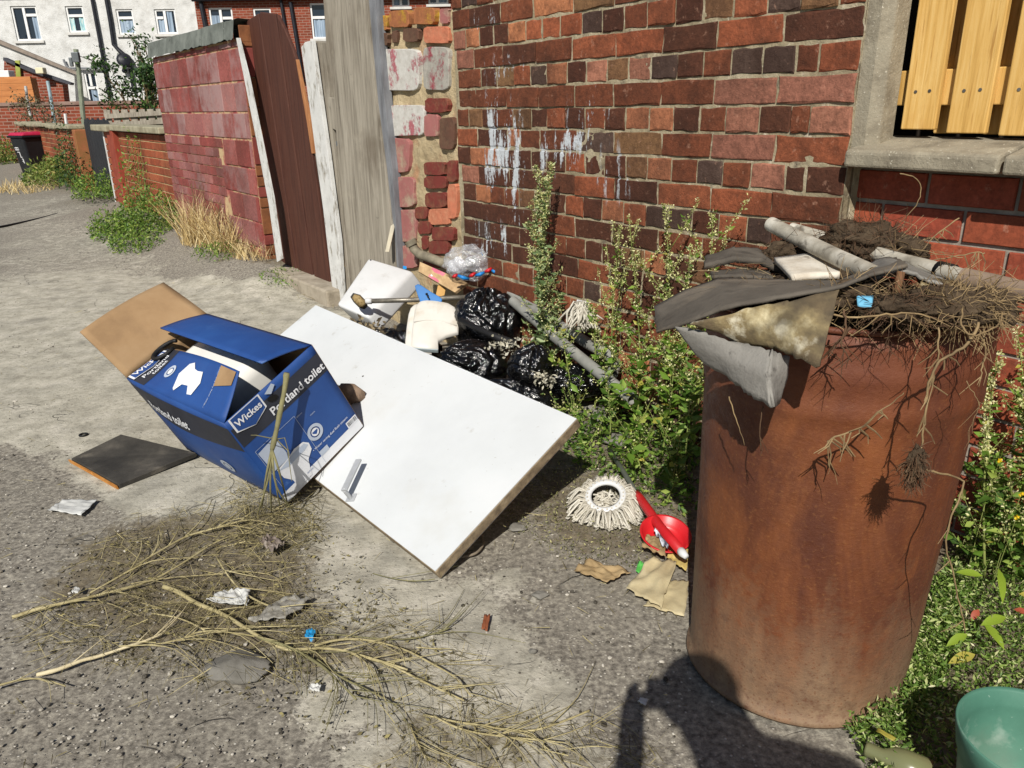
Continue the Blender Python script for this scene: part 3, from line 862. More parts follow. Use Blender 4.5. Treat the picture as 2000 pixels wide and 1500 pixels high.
for i in range(5):
    z1 = .995 - .2 * i; z0 = z1 - .192
    u = ub + .12 - (.1 if i % 2 else 0)
    while u < u1r - .05:
        b = min(u + .3, u1r)
        put_brick(rw, q.choice(BR_RED), u + .006, b - .006, z0 + .003, z1 - .003, RO + q.uniform(.002, .005), .05, redc(q), q.choice([.1, .2, .25, 0]), 'block')
        u += .3
slate_m = pm('slate_coping', [(.3, '4f534e'), (.55, '6b706a'), (.75, '7e827b')], scale=7, bump=.7, bscale=45, rough=(.75, .9), spots=[('3c3f3b', 16, .6, .7, .6)])
def cope(mbv, u0, u1, z0, z1, off0, off1):
    n = 14
    def f(s, t):
        u = u0 + (u1 - u0) * s
        jag = .012 * nz((u, 0, 0), 16, 6)
        # around: bottom front -> top front -> top back
        pr_ = [(off1, z0 + jag), (off1 - .02, z1 - .01), (off1 - .05, z1), (off0, z1 - .01), (off0, z0)]
        x = t * (len(pr_) - 1); i = min(int(x), len(pr_) - 2); w = x - i
        o = pr_[i][0] * (1 - w) + pr_[i + 1][0] * w; z = pr_[i][1] * (1 - w) + pr_[i + 1][1] * w
        return wl(u, z + .004 * nz((u, z, o), 20, 3), o)
    mbv.grid(f, n, 8)
for i, (a, b) in enumerate(((u0r - .02, -4.5), (-4.495, -3.75), (-3.745, -3.22), (-3.215, u1r - .01))):
    mb = MB(); cope(mb, a, b, 1.675 + .003 * (i % 2), 1.812 - .004 * (i % 2), RO - .22, RO + .035); mb.build('coping_slate', slate_m, rw, False)
mb = MB(); mb.prism(wpoly([(461, 74), (468, 74), (487, 150), (512, 270), (535, 385), (552, 505), (541, 512), (525, 400), (500, 270), (476, 150)], RO + .008)[::-1], -N3 * .006); mb.build('white_painted_edge', white_peel, rw)
# unpainted brick end of the wall, turned to the gate
end_m = pm('end_brick', [(.3, '5c3a24'), (.55, '7d4e30'), (.75, '8f5f3c')], scale=9, bump=.6, bscale=50)
endred = pm('end_brick_red', [(.3, '6a2f2a'), (.7, '85423a')], scale=9, bump=.5, bscale=50)
z = .0; i = 0
while z < 1.66:
    L = q.choice([.085, .2, .075, .08])
    mb = MB(); mb.obox(wl(u1r + .002, z + .005, RO - .004), E3 * .012, -N3 * .15, Z3 * (min(L, 1.66 - z) - .01)); mb.build('end_brick', end_m if (i * 7) % 3 else endred, rw, bevel=.004); z += L; i += 1
mb = MB(); mb.obox(wl(u1r + .0, 1.655, RO - .006), E3 * .012, -N3 * .15, Z3 * .11); mb.build('end_brick', end_m, rw, bevel=.004)

# ------------------------------------------------------------------ low orange brick wall further on
orange_brick = brickmat('orange_painted_brick', (.75, .9), .3, .25, streak='9c8482')
cream_mortar = pm('cream_mortar', [(.3, '9a8460'), (.6, 'b59c74'), (.8, 'c4ae88')], scale=14, bump=.6, bscale=70, rough=(.85, .95))
BR_OR = [brick_mesh('orange_brick', 600 + i, 0.02, 0.03) for i in range(4)]
for m_ in BR_OR: m_.materials.append(orange_brick)
lw = thing('low_brick_wall', 'low orange brick wall with a stone slab coping left of the red wall', 'wall', wl(-6.9, 0, .06))
LO = .075
mb = MB(); mb.obox(wl(-8.35, -.1, LO - .006), E3 * (u0r + 8.35 + .05), -N3 * .2, Z3 * 1.08); mb.build('mortar', cream_mortar, lw)
def oc(q):
    c = H(q.choice(['8f4a2e', '965034', '8a452c', '9a5638'])); v = q.uniform(.85, 1.15); return (c[0] * v, c[1] * v, c[2] * v)
for i in range(11):
    z1 = .985 - .081 * i; z0 = z1 - .069
    u = -8.0 - (.11 if i % 2 else 0)
    while u < u0r + .02:
        a, b = max(u, -8.0), min(u + .225, u0r + .02)
        if b - a > .03: put_brick(lw, q.choice(BR_OR), a + .005, b - .005, z0, z1, LO + q.uniform(0, .003), .05, oc(q))
        u += .225
pier_red = pm('red_painted_pier', [(.3, '7a3324'), (.6, '8d4230'), (.8, '98503c')], scale=8, bump=.35, bscale=50)
mb = MB(); mb.obox(wl(-8.02, -.05, LO + .06), E3 * .34, -N3 * .1, Z3 * 1.06); mb.build('pier', pier_red, lw, bevel=.008)
for i in range(12):
    z1 = .985 - .081 * i
    if z1 - .07 < 0: break
    for a, b in ((-8.34, -8.19), (-8.185, -8.025)):
        put_brick(lw, q.choice(BR_OR), a + .004, b - .004, z1 - .069, z1, LO + .03, .05, oc(q))
mb = MB(); mb.obox(wl(-8.4, -.05, LO + .035), E3 * .055, -N3 * .06, Z3 * 1.03); mb.build('white_end', white_peel, lw, bevel=.004)
stone_cope = pm('stone_coping', [(.3, '77705c'), (.55, '969079'), (.8, 'aaa48e')], scale=8, bump=.5, bscale=50, rough=(.85, .95))
mb = MB(); mb.obox(wl(-7.75, 1.0, LO + .07), E3 * 2.3, -N3 * .32, Z3 * .062); mb.build('coping_slab', stone_cope, lw, bevel=.01)
mb = MB(); mb.obox(wl(-8.75, .985, LO + .1), E3 * .95, -N3 * .36, Z3 * .075); mb.build('coping_slab', stone_cope, lw, bevel=.012)

# ------------------------------------------------------------------ next yard: dark gate, brick wall with rough coping
dk = pm('black_painted_timber', [(.3, '1c1d20'), (.6, '2a2c30'), (.8, '383a3d')], scale=6, stretch=(8, 8, 1), bump=.3)
dg = thing('dark_gate', 'narrow black timber gate between the two orange brick walls', 'gate', wl(-9.5, 0, -.05))
for i in range(9):
    mb = MB(); u = -10.35 + i * .19
    mb.prism([wl(u, 0, -.02), wl(u, 1.06 + .02 * (i % 2), -.02), wl(u + .09, 1.11 + .02 * (i % 2), -.02), wl(u + .18, 1.06 + .02 * (i % 2), -.02), wl(u + .18, 0, -.02)], -N3 * .025); mb.build('board', dk, dg)
for z in (.3, .85):
    mb = MB(); mb.obox(wl(-10.35, z, -.047), E3 * 1.7, -N3 * .03, Z3 * .09); mb.build('rail', dk, dg)
nw = thing('far_brick_wall', 'orange brick yard wall with a broken stone coping behind the wheelie bin', 'wall', wl(-13.5, 0, .06))
NO = .08
mb = MB(); mb.obox(wl(-17.4, -.1, NO - .006), E3 * 6.75, -N3 * .2, Z3 * 1.05); mb.build('mortar', cream_mortar, nw)
cnt = 0
for i in range(12):
    z1 = .94 - .078 * i; z0 = z1 - .066
    if z0 < -.02: break
    u = -17.4 - (.11 if i % 2 else 0)
    while u < -10.7:
        a, b = max(u, -17.4), min(u + .26, -10.65)
        put_brick(nw, q.choice(BR_OR), a + .006, b - .006, z0, z1, NO + q.uniform(0, .004), .05, oc(q)); cnt += 1
        u += .26
for i in range(11):
    u = -17.5 + i * .62
    mb = MB(); qq = random.Random(i)
    mb.obox(wl(u, .955 + qq.uniform(0, .03), NO + .05 + qq.uniform(0, .04)), E3 * (.58), -N3 * .32, Z3 * .06 + E3 * 0)
    mb.build('coping_stone', stone_cope, nw, bevel=.015)
mb = MB(); mb.obox(wl(-10.66, -.05, NO + .03), E3 * .2, -N3 * .26, Z3 * 1.02); mb.build('end_pier', pm('mossy_orange_pier', [(.3, '7a5a30'), (.55, '8f5a38'), (.8, 'a5603c')], scale=7, bump=.5), nw, bevel=.01)

# ------------------------------------------------------------------ wheelie bin
bin_m = pm('black_bin_plastic', [(.3, '131417'), (.7, '1e2024')], scale=10, bump=.1, rough=(.4, .6))
lid_m = pm('pink_lid_plastic', [(.3, '9c1f3c'), (.7, 'b42a4a')], scale=8, bump=.1, rough=(.4, .6))
whitemark = pm('white_marking', [(.3, 'b8b8b8'), (.7, 'd8d8d8')], bump=0)
bb = G(80, 353); bb = Vector((bb.x, bb.y, 0.01))
bn = thing('wheelie_bin', 'black wheelie bin with a bright pink lid standing by the far brick wall', 'bin', bb)
Rb = Matrix.Rotation(math.radians(-34), 3, 'Z')
def bp(x, y, z): return bb + Rb @ Vector((x, y, z))
mb = MB(); mb.hexa([bp(-.19, -.2, .03), bp(.19, -.2, .03), bp(.19, .2, .03), bp(-.19, .2, .03), bp(-.25, -.28, .78), bp(.25, -.28, .78), bp(.25, .28, .78), bp(-.25, .28, .78)]); mb.build('body', bin_m, bn, bevel=.03)
mb = MB(); mb.hexa([bp(-.28, -.31, .775), bp(.28, -.31, .775), bp(.28, .3, .775), bp(-.28, .3, .775), bp(-.28, -.31, .81), bp(.28, -.31, .81), bp(.28, .3, .81), bp(-.28, .3, .81)]); mb.build('rim', bin_m, bn, bevel=.012)
mb = MB(); mb.hexa([bp(-.275, -.3, .812), bp(.275, -.3, .812), bp(.275, .31, .812), bp(-.275, .31, .812), bp(-.25, -.25, .865), bp(.25, -.25, .865), bp(.24, .29, .875), bp(-.24, .29, .875)])
lid = mb.build('lid', lid_m, bn, bevel=.02)
mb = MB(); mb.tube([bp(-.2, .33, .84), bp(.2, .33, .84)], .016, 8); mb.build('handle', lid_m, lid)
for s in (-1, 1):
    mb = MB(); mb.tube([bp(s * .18, .2, .09), bp(s * .225, .2, .09)], .09, 18); mb.build('wheel', bin_m, bn)
def mark(pts, r=.008):
    mb = MB(); mb.tube([bp(x, -.2 - .08 * (z - .03) / .75 - .006, z) for x, z in pts], r, 6); return mb
def glyph(strokes, name):
    m2 = MB()
    for st in strokes: t = mark(st); m2.add(t.V, t.F)
    return m2.build(name, whitemark, bn)
glyph([[(-.13, .60), (-.02, .60), (-.02, .56), (-.13, .56), (-.13, .60)], [(-.075, .60), (-.075, .56)]], 'painted_mark')
glyph([[(-.09, .52), (-.02, .52), (-.02, .43)], [(-.02, .43), (.02, .43)], [(.0, .40), (.03, .40), (.03, .33), (.05, .33)], [(.0, .36), (.03, .36)]], 'painted_number')

# ================================================================== houses across the back
HD = 28.0
rough_white = pm('pebble_dash', [(.3, 'a9a8a4'), (.5, 'c4c4c1'), (.7, 'd2d2d0')], scale=3.0, bump=.9, bscale=26, bdist=.02, spots=[('b0aca4', 1.2, .5, .7, .4)], rough=(.85, .95))
k = NT('house_brick')
bt = k.n('ShaderNodeTexBrick'); bt.inputs['Scale'].default_value = 1.0; bt.inputs['Brick Width'].default_value = .225; bt.inputs['Row Height'].default_value = .078
bt.inputs['Mortar Size'].default_value = .009; bt.inputs['Color1'].default_value = H('7e3c2c'); bt.inputs['Color2'].default_value = H('63301f'); bt.inputs['Mortar'].default_value = H('8a7468')
bt.inputs['Bias'].default_value = -.1
sx_ = k.n('ShaderNodeSeparateXYZ'); k.l(k.pos(), sx_.inputs[0]); cx_ = k.n('ShaderNodeCombineXYZ')
k.l(k.math('ADD', sx_.outputs[0], sx_.outputs[1]), cx_.inputs[0]); k.l(sx_.outputs[2], cx_.inputs[1]); k.l(cx_.outputs[0], bt.inputs['Vector'])
cb = k.mix(k.mr(k.noise(3, 6), .35, .7, 0, .4), bt.outputs['Color'], H('8f4c34'))
house_brick = k.done(cb, .85, k.bump(bt.outputs['Fac'], -.5, .01), .2)
upvc = pm('white_upvc', [(.3, 'cfcfcd'), (.7, 'dededc')], bump=0, rough=(.4, .5))
glass_m = NT('window_glass').done(H('1d2733'), .06, None, .6)
curtain = pm('net_curtain', [(.3, '5d6c7c'), (.5, '8495a6'), (.7, 'a9b8c6')], scale=3, stretch=(9, 1, .3), bump=.2, rough=(.7, .9))
curtain2 = pm('patterned_curtain', [(.3, '4d7f88'), (.5, '9fc4c8'), (.7, 'd0c8b8')], scale=5, stretch=(3, 1, 1), bump=.1, rough=(.7, .9))
pipe_m = pm('black_downpipe', [(.3, '15161c'), (.7, '22242c')], bump=.1, rough=(.4, .6))
stone_sill = pm('painted_sill', [(.3, 'b5b3ae'), (.7, 'c9c7c2')], bump=.2)
roof_m = pm('slate_roof', [(.3, '34343a'), (.6, '46464c'), (.8, '55555a')], scale=5, stretch=(1, 1, 4), bump=.6, bscale=20)

def wall_holes(x0, x1, z0, z1, holes, D, depth=.14, thick=.3):
    xs = sorted({x0, x1, *[h[0] for h in holes], *[h[1] for h in holes]}); zs = sorted({z0, z1, *[h[2] for h in holes], *[h[3] for h in holes]})
    mb = MB()
    for i in range(len(xs) - 1):
        for j in range(len(zs) - 1):
            cx, cz = (xs[i] + xs[i + 1]) / 2, (zs[j] + zs[j + 1]) / 2
            if any(h[0] < cx < h[1] and h[2] < cz < h[3] for h in holes): continue
            mb.add([(xs[i], D, zs[j]), (xs[i + 1], D, zs[j]), (xs[i + 1], D, zs[j + 1]), (xs[i], D, zs[j + 1])], [(0, 1, 2, 3)])
    for (a, b, c, d) in holes:
        e = D + depth
        mb.add([(a, D, c), (b, D, c), (b, D, d), (a, D, d), (a, e, c), (b, e, c), (b, e, d), (a, e, d)], [(0, 4, 5, 1), (1, 5, 6, 2), (2, 6, 7, 3), (3, 7, 4, 0)])
    e = D + thick
    mb.add([(x0, D, z0), (x1, D, z0), (x1, D, z1), (x0, D, z1), (x0, e, z0), (x1, e, z0), (x1, e, z1), (x0, e, z1)], [(0, 4, 7, 3), (1, 2, 6, 5), (3, 7, 6, 2)])
    return mb

def window(root, r, D, vbars=(), hbars=(), cur=None, sillm=None, recess=.09):
    x0, x1, z0, z1 = r; fw = .055; y0 = D + recess - .05; y1 = D + recess
    mb = MB()
    for (a, b, c, d) in ((x0, x1, z0, z0 + fw), (x0, x1, z1 - fw, z1), (x0, x0 + fw, z0 + fw, z1 - fw), (x1 - fw, x1, z0 + fw, z1 - fw)):
        mb.box(a, b, y0, y1, c, d)
    for (vx, c, d) in vbars: mb.box(vx - .04, vx + .04, y0 - .003, y1, z0 + (z1 - z0) * c + fw, z0 + (z1 - z0) * d - fw)
    for (hz, a, b) in hbars: mb.box(x0 + (x1 - x0) * a + fw, x0 + (x1 - x0) * b - fw, y0 - .006, y1, hz - .04, hz + .04)
    w = mb.build('window', upvc, root)
    mb = MB(); mb.box(x0 + .02, x1 - .02, D + recess, D + recess + .01, z0 + .02, z1 - .02); mb.build('pane', glass_m, w)
    if cur:
        for (a, b, c, d) in cur:
            mb = MB()
            xa, xb, za, zb2 = x0 + (x1 - x0) * a, x0 + (x1 - x0) * b, z0 + (z1 - z0) * c, z0 + (z1 - z0) * d
            mb.grid(lambda s, t: (xa + (xb - xa) * s, D + recess - .004 - .012 * (1 + math.sin(s * (xb - xa) * 45)), za + (zb2 - za) * t), 26, 2)
            mb.build('curtain', cur_m, w, True)
    mb = MB(); mb.box(x0 - .07, x1 + .07, D - .07, D + .02, z0 - .075, z0 - .002); mb.build('sill', sillm or stone_sill, w)
    return w
def wr(a, b, D=HD):   # window rectangle from two opposite corners seen in the photo
    p, r = Y(*a, D), Y(*b, D); return (min(p.x, r.x), max(p.x, r.x), min(p.z, r.z), max(p.z, r.z))
XB = Y(386, 50, HD).x; EAVE = 4.62
wh = thing('white_house', 'white pebble dashed terraced house with four upper windows across the back', 'house', (-13.5, HD, 0.3))
r1 = wr((19, 12), (83, 79)); r2 = wr((126, 12), (170, 63)); r3 = wr((225, 18), (266, 67)); r4 = wr((300, 18), (348, 66)); rd = wr((162, 141), (196, 196)); rd = (rd[0], rd[1], .7, rd[3])
wall_holes(-48, XB, 0, 4.9, [r1, r2, r3, r4, rd], HD).build('wall', rough_white, wh)
cur_m = curtain
mx = lambda r, f: r[0] + (r[1] - r[0]) * f
mz = lambda r, f: r[2] + (r[3] - r[2]) * f
window(wh, r1, HD, [(mx(r1, .47), 0, 1)], [(mz(r1, .74), .47, 1)], [(.72, .97, .03, .7)])
cur_m = curtain2
window(wh, r2, HD, [], [(mz(r2, .64), 0, 1)], [(.02, .35, .03, .6), (.62, .98, .03, .6)])
cur_m = curtain
window(wh, r3, HD, [], [(mz(r3, .66), 0, 1)], [(.02, .98, .03, .55)])
window(wh, r4, HD, [(mx(r4, .46), 0, 1)], [(mz(r4, .66), 0, .46)], [(.1, .45, .03, .6), (.55, .8, .03, .95)])
window(wh, rd, HD, [(mx(rd, .45), .72, 1)], [(mz(rd, .72), 0, 1)], [(.3, .98, .03, .7)])
mb = MB(); mb.add([(-48, HD - .25, 4.86), (XB, HD - .25, 4.86), (XB, HD + 4, 7.3), (-48, HD + 4, 7.3), (-48, HD - .25, 4.95), (XB, HD - .25, 4.95), (XB, HD + 4, 7.4), (-48, HD + 4, 7.4)], [(3, 2, 1, 0), (4, 5, 6, 7), (0, 1, 5, 4), (1, 2, 6, 5), (2, 3, 7, 6), (3, 0, 4, 7)]); mb.build('roof', roof_m, wh)
def dpipe(root, pts, r=.055, D=HD - .09, m=None):
    mb = MB(); mb.tube([Y(*p, D) for p in pts], r, 10); return mb.build('downpipe', m or pipe_m, root)
dpipe(wh, [(176, -12), (180, 0), (196, 85), (215, 196)])
dpipe(wh, [(203, -20), (208, 0), (216, 45), (222, 87), (232, 98), (250, 113), (254, 130), (262, 180)], .065)
mb = MB(); p = Y(243, 116, HD - .3); mb.lathe([(.001, .02), (.15, .0), (.24, -.05), (.24, -.06), (.001, -.005)], 20, Matrix.Translation(p) @ Matrix.Rotation(1.2, 4, 'X') @ Matrix.Rotation(.5, 4, 'Y')); mb.build('satellite_dish', pipe_m, wh, True)
mb = MB(); p = Y(243, 138, HD - .12); mb.lathe([(.001, .04), (.08, .02), (.08, -.02), (.001, -.04)], 14, Matrix.Translation(p) @ Matrix.Rotation(math.pi / 2, 4, 'X')); mb.build('wall_lamp', pipe_m, wh, True)
mb = MB(); mb.tube([Y(124, 116, HD - .1), Y(129, 128, HD - .1), Y(134, 133, HD - .1), Y(196, 134, HD - .1)], .035, 8); mb.build('waste_pipe', pm('grey_pipe', [(.3, '6d6f72'), (.7, '85878a')], bump=0), wh)
p = Y(189, 117, HD - .1); mb = MB(); mb.box(p.x - .28, p.x + .2, HD - .2, HD - .01, p.z - .1, p.z + .06); mb.build('vent_hood', stone_sill, wh, bevel=.03)

bh = thing('brick_house', 'red brick terraced house with white framed windows behind the gate', 'house', (-5, HD, .3))
b1 = wr((406, 15), (457, 52)); b1 = (b1[0], b1[1], 3.75, b1[3]); b2 = wr((493, 16), (532, 52)); b2 = (b2[0], b2[1], 3.75, b2[3]); b3 = wr((604, 6), (655, 75)); b4 = wr((762, -50), (800, 13)); b5 = wr((834, -50), (876, 8))
wall_holes(XB + .002, 8.0, 0, EAVE, [b1, b2, b3, b4, b5], HD).build('wall', house_brick, bh)
window(bh, b1, HD, [(mx(b1, .48), 0, 1)], [(mz(b1, .45), .48, 1)], [(.05, .45, .05, .6)])
window(bh, b2, HD, [], [(mz(b2, .55), 0, 1)])
window(bh, b3, HD, [], [(mz(b3, .6), 0, 1)], [(.1, .95, .03, .55)])
window(bh, b4, HD, [(mx(b4, .5), 0, 1)], [], [(.1, .4, .03, .9)])
window(bh, b5, HD, [(mx(b5, .45), 0, 1)], [], [(.5, .9, .03, .9)])
mb = MB(); mb.add([(XB, HD - .25, 4.6), (8, HD - .25, 4.6), (8, HD + 4, 7.1), (XB, HD + 4, 7.1), (XB, HD - .25, 4.72), (8, HD - .25, 4.72), (8, HD + 4, 7.2), (XB, HD + 4, 7.2)], [(3, 2, 1, 0), (4, 5, 6, 7), (0, 1, 5, 4), (1, 2, 6, 5), (2, 3, 7, 6), (3, 0, 4, 7)]); mb.build('roof', roof_m, bh)
mb = MB(); mb.tube([(XB, HD - .2, 4.55), (8, HD - .2, 4.55)], .07, 10); mb.build('gutter', pipe_m, bh)
dpipe(bh, [(391, 0), (400, 46), (412, 110)], .07); dpipe(bh, [(548, -2), (563, 90), (575, 160)], .05); dpipe(bh, [(567, 4), (578, 70), (592, 160)], .06)

# outhouses and yard things in front of the white house
oh = thing('rendered_outhouse', 'white rendered outhouse with a sloping slate edge below the big left window', 'outhouse', (-15.6, 26.5, .3))
def ypoly(pts, D): return [Y(*p, D) for p in pts]
mb = MB(); mb.prism(ypoly([(-60, 60), (0, 86), (145, 146), (150, 230), (-60, 240)], 26.6)[::-1], (0, .3, 0)); mb.build('wall', rough_white, oh)
mb = MB(); mb.prism(ypoly([(-62, 52), (0, 79), (150, 141), (151, 147), (0, 86), (-62, 60)], 26.5)[::-1], (0, .15, 0)); mb.build('roof_edge', pm('stone_tile_edge', [(.3, '6d6259'), (.7, '93877b')], scale=6, bump=.6), oh)
ob2 = thing('brick_outhouse', 'small brown brick outhouse with a sloping roof at the far left', 'outhouse', (-14.3, 24, .3))
mb = MB(); mb.prism(ypoly([(8, 118), (60, 140), (122, 164), (128, 215), (6, 215)], 24)[::-1], (0, .3, 0)); mb.build('wall', house_brick, ob2)
mb = MB(); mb.prism(ypoly([(6, 112), (60, 135), (138, 162), (137, 166), (60, 141), (6, 118)], 23.9)[::-1], (0, .2, 0)); mb.build('roof', roof_m, ob2)
mb = MB(); mb.obox(Y(32, 160, 23.9), (.13, 0, 0), (0, .05, 0), Y(29, 118, 23.9) - Y(32, 160, 23.9)); mb.build('green_post', pm('green_timber', [(.3, '7c8238'), (.7, '969c4e')], bump=.2), ob2)
p = Y(80, 138, 23.7); mb = MB(); mb.box(p.x - .11, p.x + .11, 23.6, 23.8, p.z - .08, p.z + .08); mb.build('security_lamp', pm('cream_plastic', [(.3, 'c9c2a2'), (.7, 'd8d2b4')], bump=0), ob2, bevel=.02)
p = Y(14, 150, 23.6); mb = MB(); mb.box(p.x - .28, p.x + .18, 23.4, 23.7, p.z - .16, p.z + .16); mb.build('meter_box', upvc, ob2, bevel=.02)
sp = thing('timber_shed', 'orange timber shed side at the far left edge', 'shed', (-14, 21.5, .3))
ply = pm('orange_ply', [(.3, '9c6238'), (.6, 'b87a48'), (.8, 'c58a56')], scale=2, stretch=(1, 1, 6), bump=.2)
a_, b_ = Y(-40, 168, 21.5), Y(61, 160, 21.5)
for i in range(4):
    z0 = 1.45 + i * .16; mb = MB(); mb.box(a_.x, b_.x, 21.5 - .004 * i, 21.56, z0, z0 + .155); mb.build('board', ply, sp)
mb = MB(); mb.box(a_.x + .02, b_.x - .02, 21.57, 21.8, .2, 2.05); mb.build('body', ply, sp)
ybw = thing('yard_wall', 'long low red brick yard wall in front of the white house', 'wall', (-10, 20, .2))
mb = MB(); a_, b_ = Y(-40, 200, 20), Y(330, 195, 20)
mb.box(a_.x, b_.x + 8, 20, 20.22, 0, 1.36); mb.build('wall', house_brick, ybw)
mb = MB(); mb.box(a_.x, b_.x + 8, 19.96, 20.26, 1.362, 1.45); mb.build('coping', pm('brick_coping', [(.3, '6a5148'), (.7, '8a7468')], scale=6, bump=.5), ybw, bevel=.015)
tf = thing('rail_fence', 'grey timber fence rails above the low wall coping left of the red wall', 'fence', (-8.5, 17, .2))
for py in (226, 243):
    mb = MB(); a_, b_ = Y(205, py + 6, 17), Y(330, py - 2, 17)
    mb.obox(a_, (b_ - a_) * 1.3, (0, .05, 0), (0, 0, .09)); mb.build('rail', grey_wood, tf)
for i in range(8):
    px = 206 + i * 17; p = Y(px, 250, 17); mb = MB(); mb.box(p.x, p.x + .13, 17.051, 17.08, .2, 1.24); mb.build('slat', grey_wood, tf)
def pole(name, label, pts, D, r, m, cat='pole'):
    mb = MB(); path = [Y(*p, D) for p in pts]; path.append(Vector((path[-1].x, D, 0.0))); mb.tube(path, r, 8); return tag(mb.build(name, m), label, cat)
polewood = pm('grey_green_pole', [(.3, '6a7060'), (.7, '8a907c')], bump=.3)
wp_ = thing('washing_line_post', 'tall grey green washing line post with a metal fitting on top', 'post', Vector((Y(158, 220, 18).x, 18, 0)))
mb = MB(); mb.tube([Y(148, 96, 18), Y(155, 150, 18), Y(163, 235, 18), Vector((Y(163, 235, 18).x, 18, 0))], .05, 8); mb.build('pole', polewood, wp_)
p = Y(149, 110, 17.9)
mb = MB(); mb.box(p.x - .08, p.x + .07, 17.84, 17.94, p.z - .12, p.z + .08); mb.box(p.x - .16, p.x - .09, 17.86, 17.92, p.z - .2, p.z - .02); mb.build('line_winder', pm('galvanised', [(.3, '54585a'), (.7, '777c7e')], bump=.3, rough=(.4, .6), metallic=.5), wp_, bevel=.015)
mb = MB(); a_, b_ = Y(152, 108, 17.9), Y(255, 133, 27.7); mb.tube([a_, (a_ + b_) / 2 - Vector((0, 0, .12)), b_], .008, 5); mb.build('line', pm('washing_line', [(.3, '6a6a6a'), (.7, '8a8a8a')], bump=0), wp_)
pole('metal_pole', 'thin pale blue metal pole standing behind the broken coping', [(93, 158), (99, 190), (106, 236)], 18.5, .035, pm('pale_blue_steel', [(.3, '7f949c'), (.7, '9db0b6')], bump=0, rough=(.4, .6)))
pole('striped_pole', 'short grey pole in front of the orange timber shed', [(50, 168), (54, 200)], 19, .03, pm('rusty_pale_pole', [(.4, '4c4540'), (.6, 'c5c5c2')], scale=6, bump=0))
pole('white_stake', 'thin white stake above the end of the broken stone coping', [(127, 222), (130, 245)], 15.8, .025, upvc, 'stake')
# ================================================================== white door panel
white_board = pm('white_laminate', [(.3, 'b9bcbd'), (.55, 'c2c5c6'), (.8, 'c8cacb')], scale=2.5, bump=.06, bscale=60, rough=(.45, .6),
                 spots=[('aaa698', 3.4, .58, .76, .28), ('8f8a7e', 55, .68, .74, .7), ('99958a', 13, .66, .74, .45)])
edge_m = pm('chipboard_edge', [(.3, '5d5142'), (.55, '82735c'), (.8, '9b8c74')], scale=40, bump=.6, bscale=120, spots=[('443b30', 9, .55, .7, .6)])
steel_m = pm('brushed_steel', [(.3, 'a0a3a5'), (.7, 'b8babc')], scale=20, bump=.05, rough=(.4, .5), metallic=.3)
dA, dD = Vector((-1.284, 3.072, .085)), Vector((-.217, 1.803, .035))
dC = Vector((.193, 2.142, .335)); dB = dA + dC - dD
dn = (dD - dA).cross(dB - dA).normalized()
if dn.z < 0: dn = -dn
door = thing('white_door', 'large white cupboard door lying tilted over the rubbish with a metal handle', 'door', Vector((dD.x, dD.y, 0)))
TH = .034
a_, b_ = dD - dA, dB - dA
mb = MB(); mb.obox(dA - dn * TH, a_, b_, dn * (TH - .003)); mb.build('core', edge_m, door, bevel=.002)
mb = MB(); mb.obox(dA - dn * .0025 + a_ * .0015 + b_ * .003, a_ * .997, b_ * .994, dn * .0025); mb.build('white_face', white_board, door)
mb = MB(); mb.obox(dA - dn * (TH + .003) + a_ * .0015 + b_ * .003, a_ * .997, b_ * .994, dn * .0025); mb.build('underside', white_board, door)
def dp(px, py, h=0.0):
    d = ray(px, py); o = Vector((0, 0, EYE)); t = (dA + dn * h - o).dot(dn) / d.dot(dn); return o + d * t
ah = a_.normalized(); bh_ = b_.normalized()
hp0, hp1 = dp(686, 974), dp(712, 918)
hd = (hp1 - hp0); L_ = hd.length; hd.normalize(); hs = dn.cross(hd)
mb = MB(); mb.obox(hp0 - hs * .016 - hd * .012, hd * .03, hs * .032, dn * .004); plate = mb.build('handle', steel_m, door, bevel=.001)
mb = MB()
mb.tube([hp0, hp0 + dn * .04, hp0 + dn * .046 + hd * .006], .007, 10)
mb.obox(hp0 - hs * .013 + dn * .042 - hd * .004, hd * (L_ + .01), hs * .022, dn * .007); mb.build('lever', steel_m, plate, bevel=.003)
mb = MB(); p = dp(709, 735); mb.tube([p - dn * .001, p + dn * .0015], .004, 8); mb.build('screw_cap', screw_m, door)

# ================================================================== cardboard toilet box
BP1 = Vector((-0.8475, 2.1231, .3428)); BP2 = Vector((-.6301, 2.3642, .5059)); BP4 = Vector((-.733, 2.2429, .0129)); BP5 = Vector((-1.343, 2.5751, .335))
lift = dn * .006
BP1, BP2, BP4, BP5 = (v + lift for v in (BP1, BP2, BP4, BP5))
va, vb, vc_ = BP2 - BP1, BP4 - BP1, BP5 - BP1
ea, eb, ec = va.normalized(), vb.normalized(), vc_.normalized()
BP7 = BP5 + va
boxblue = pm('printed_blue_card', [(.3, '1b3a72'), (.5, '204480'), (.75, '28508c')], scale=3, bump=.12, bscale=18, rough=(.5, .7), spots=[('5d84c0', 10, .66, .76, .5)], spec=.35)
boxdark = pm('printed_charcoal_card', [(.3, '23252d'), (.7, '30333d')], scale=4, bump=.1, rough=(.5, .7))
kraft = pm('kraft_card', [(.3, '80664a'), (.5, '947857'), (.75, 'a08564')], scale=5, bump=.2, bscale=40, rough=(.8, .92), spots=[('c0a07a', 3, .58, .72, .4)])
printwhite = pm('printed_white', [(.3, 'c6c8cc'), (.7, 'dcdde0')], bump=0, rough=(.5, .7))
printgrey = pm('printed_grey', [(.3, '9aa4b4'), (.7, 'b4bcc8')], bump=0, rough=(.5, .7))
cbx = thing('cardboard_box', 'torn blue printed toilet carton lying tilted on the white door', 'box', Vector((BP4.x, BP4.y, 0)))
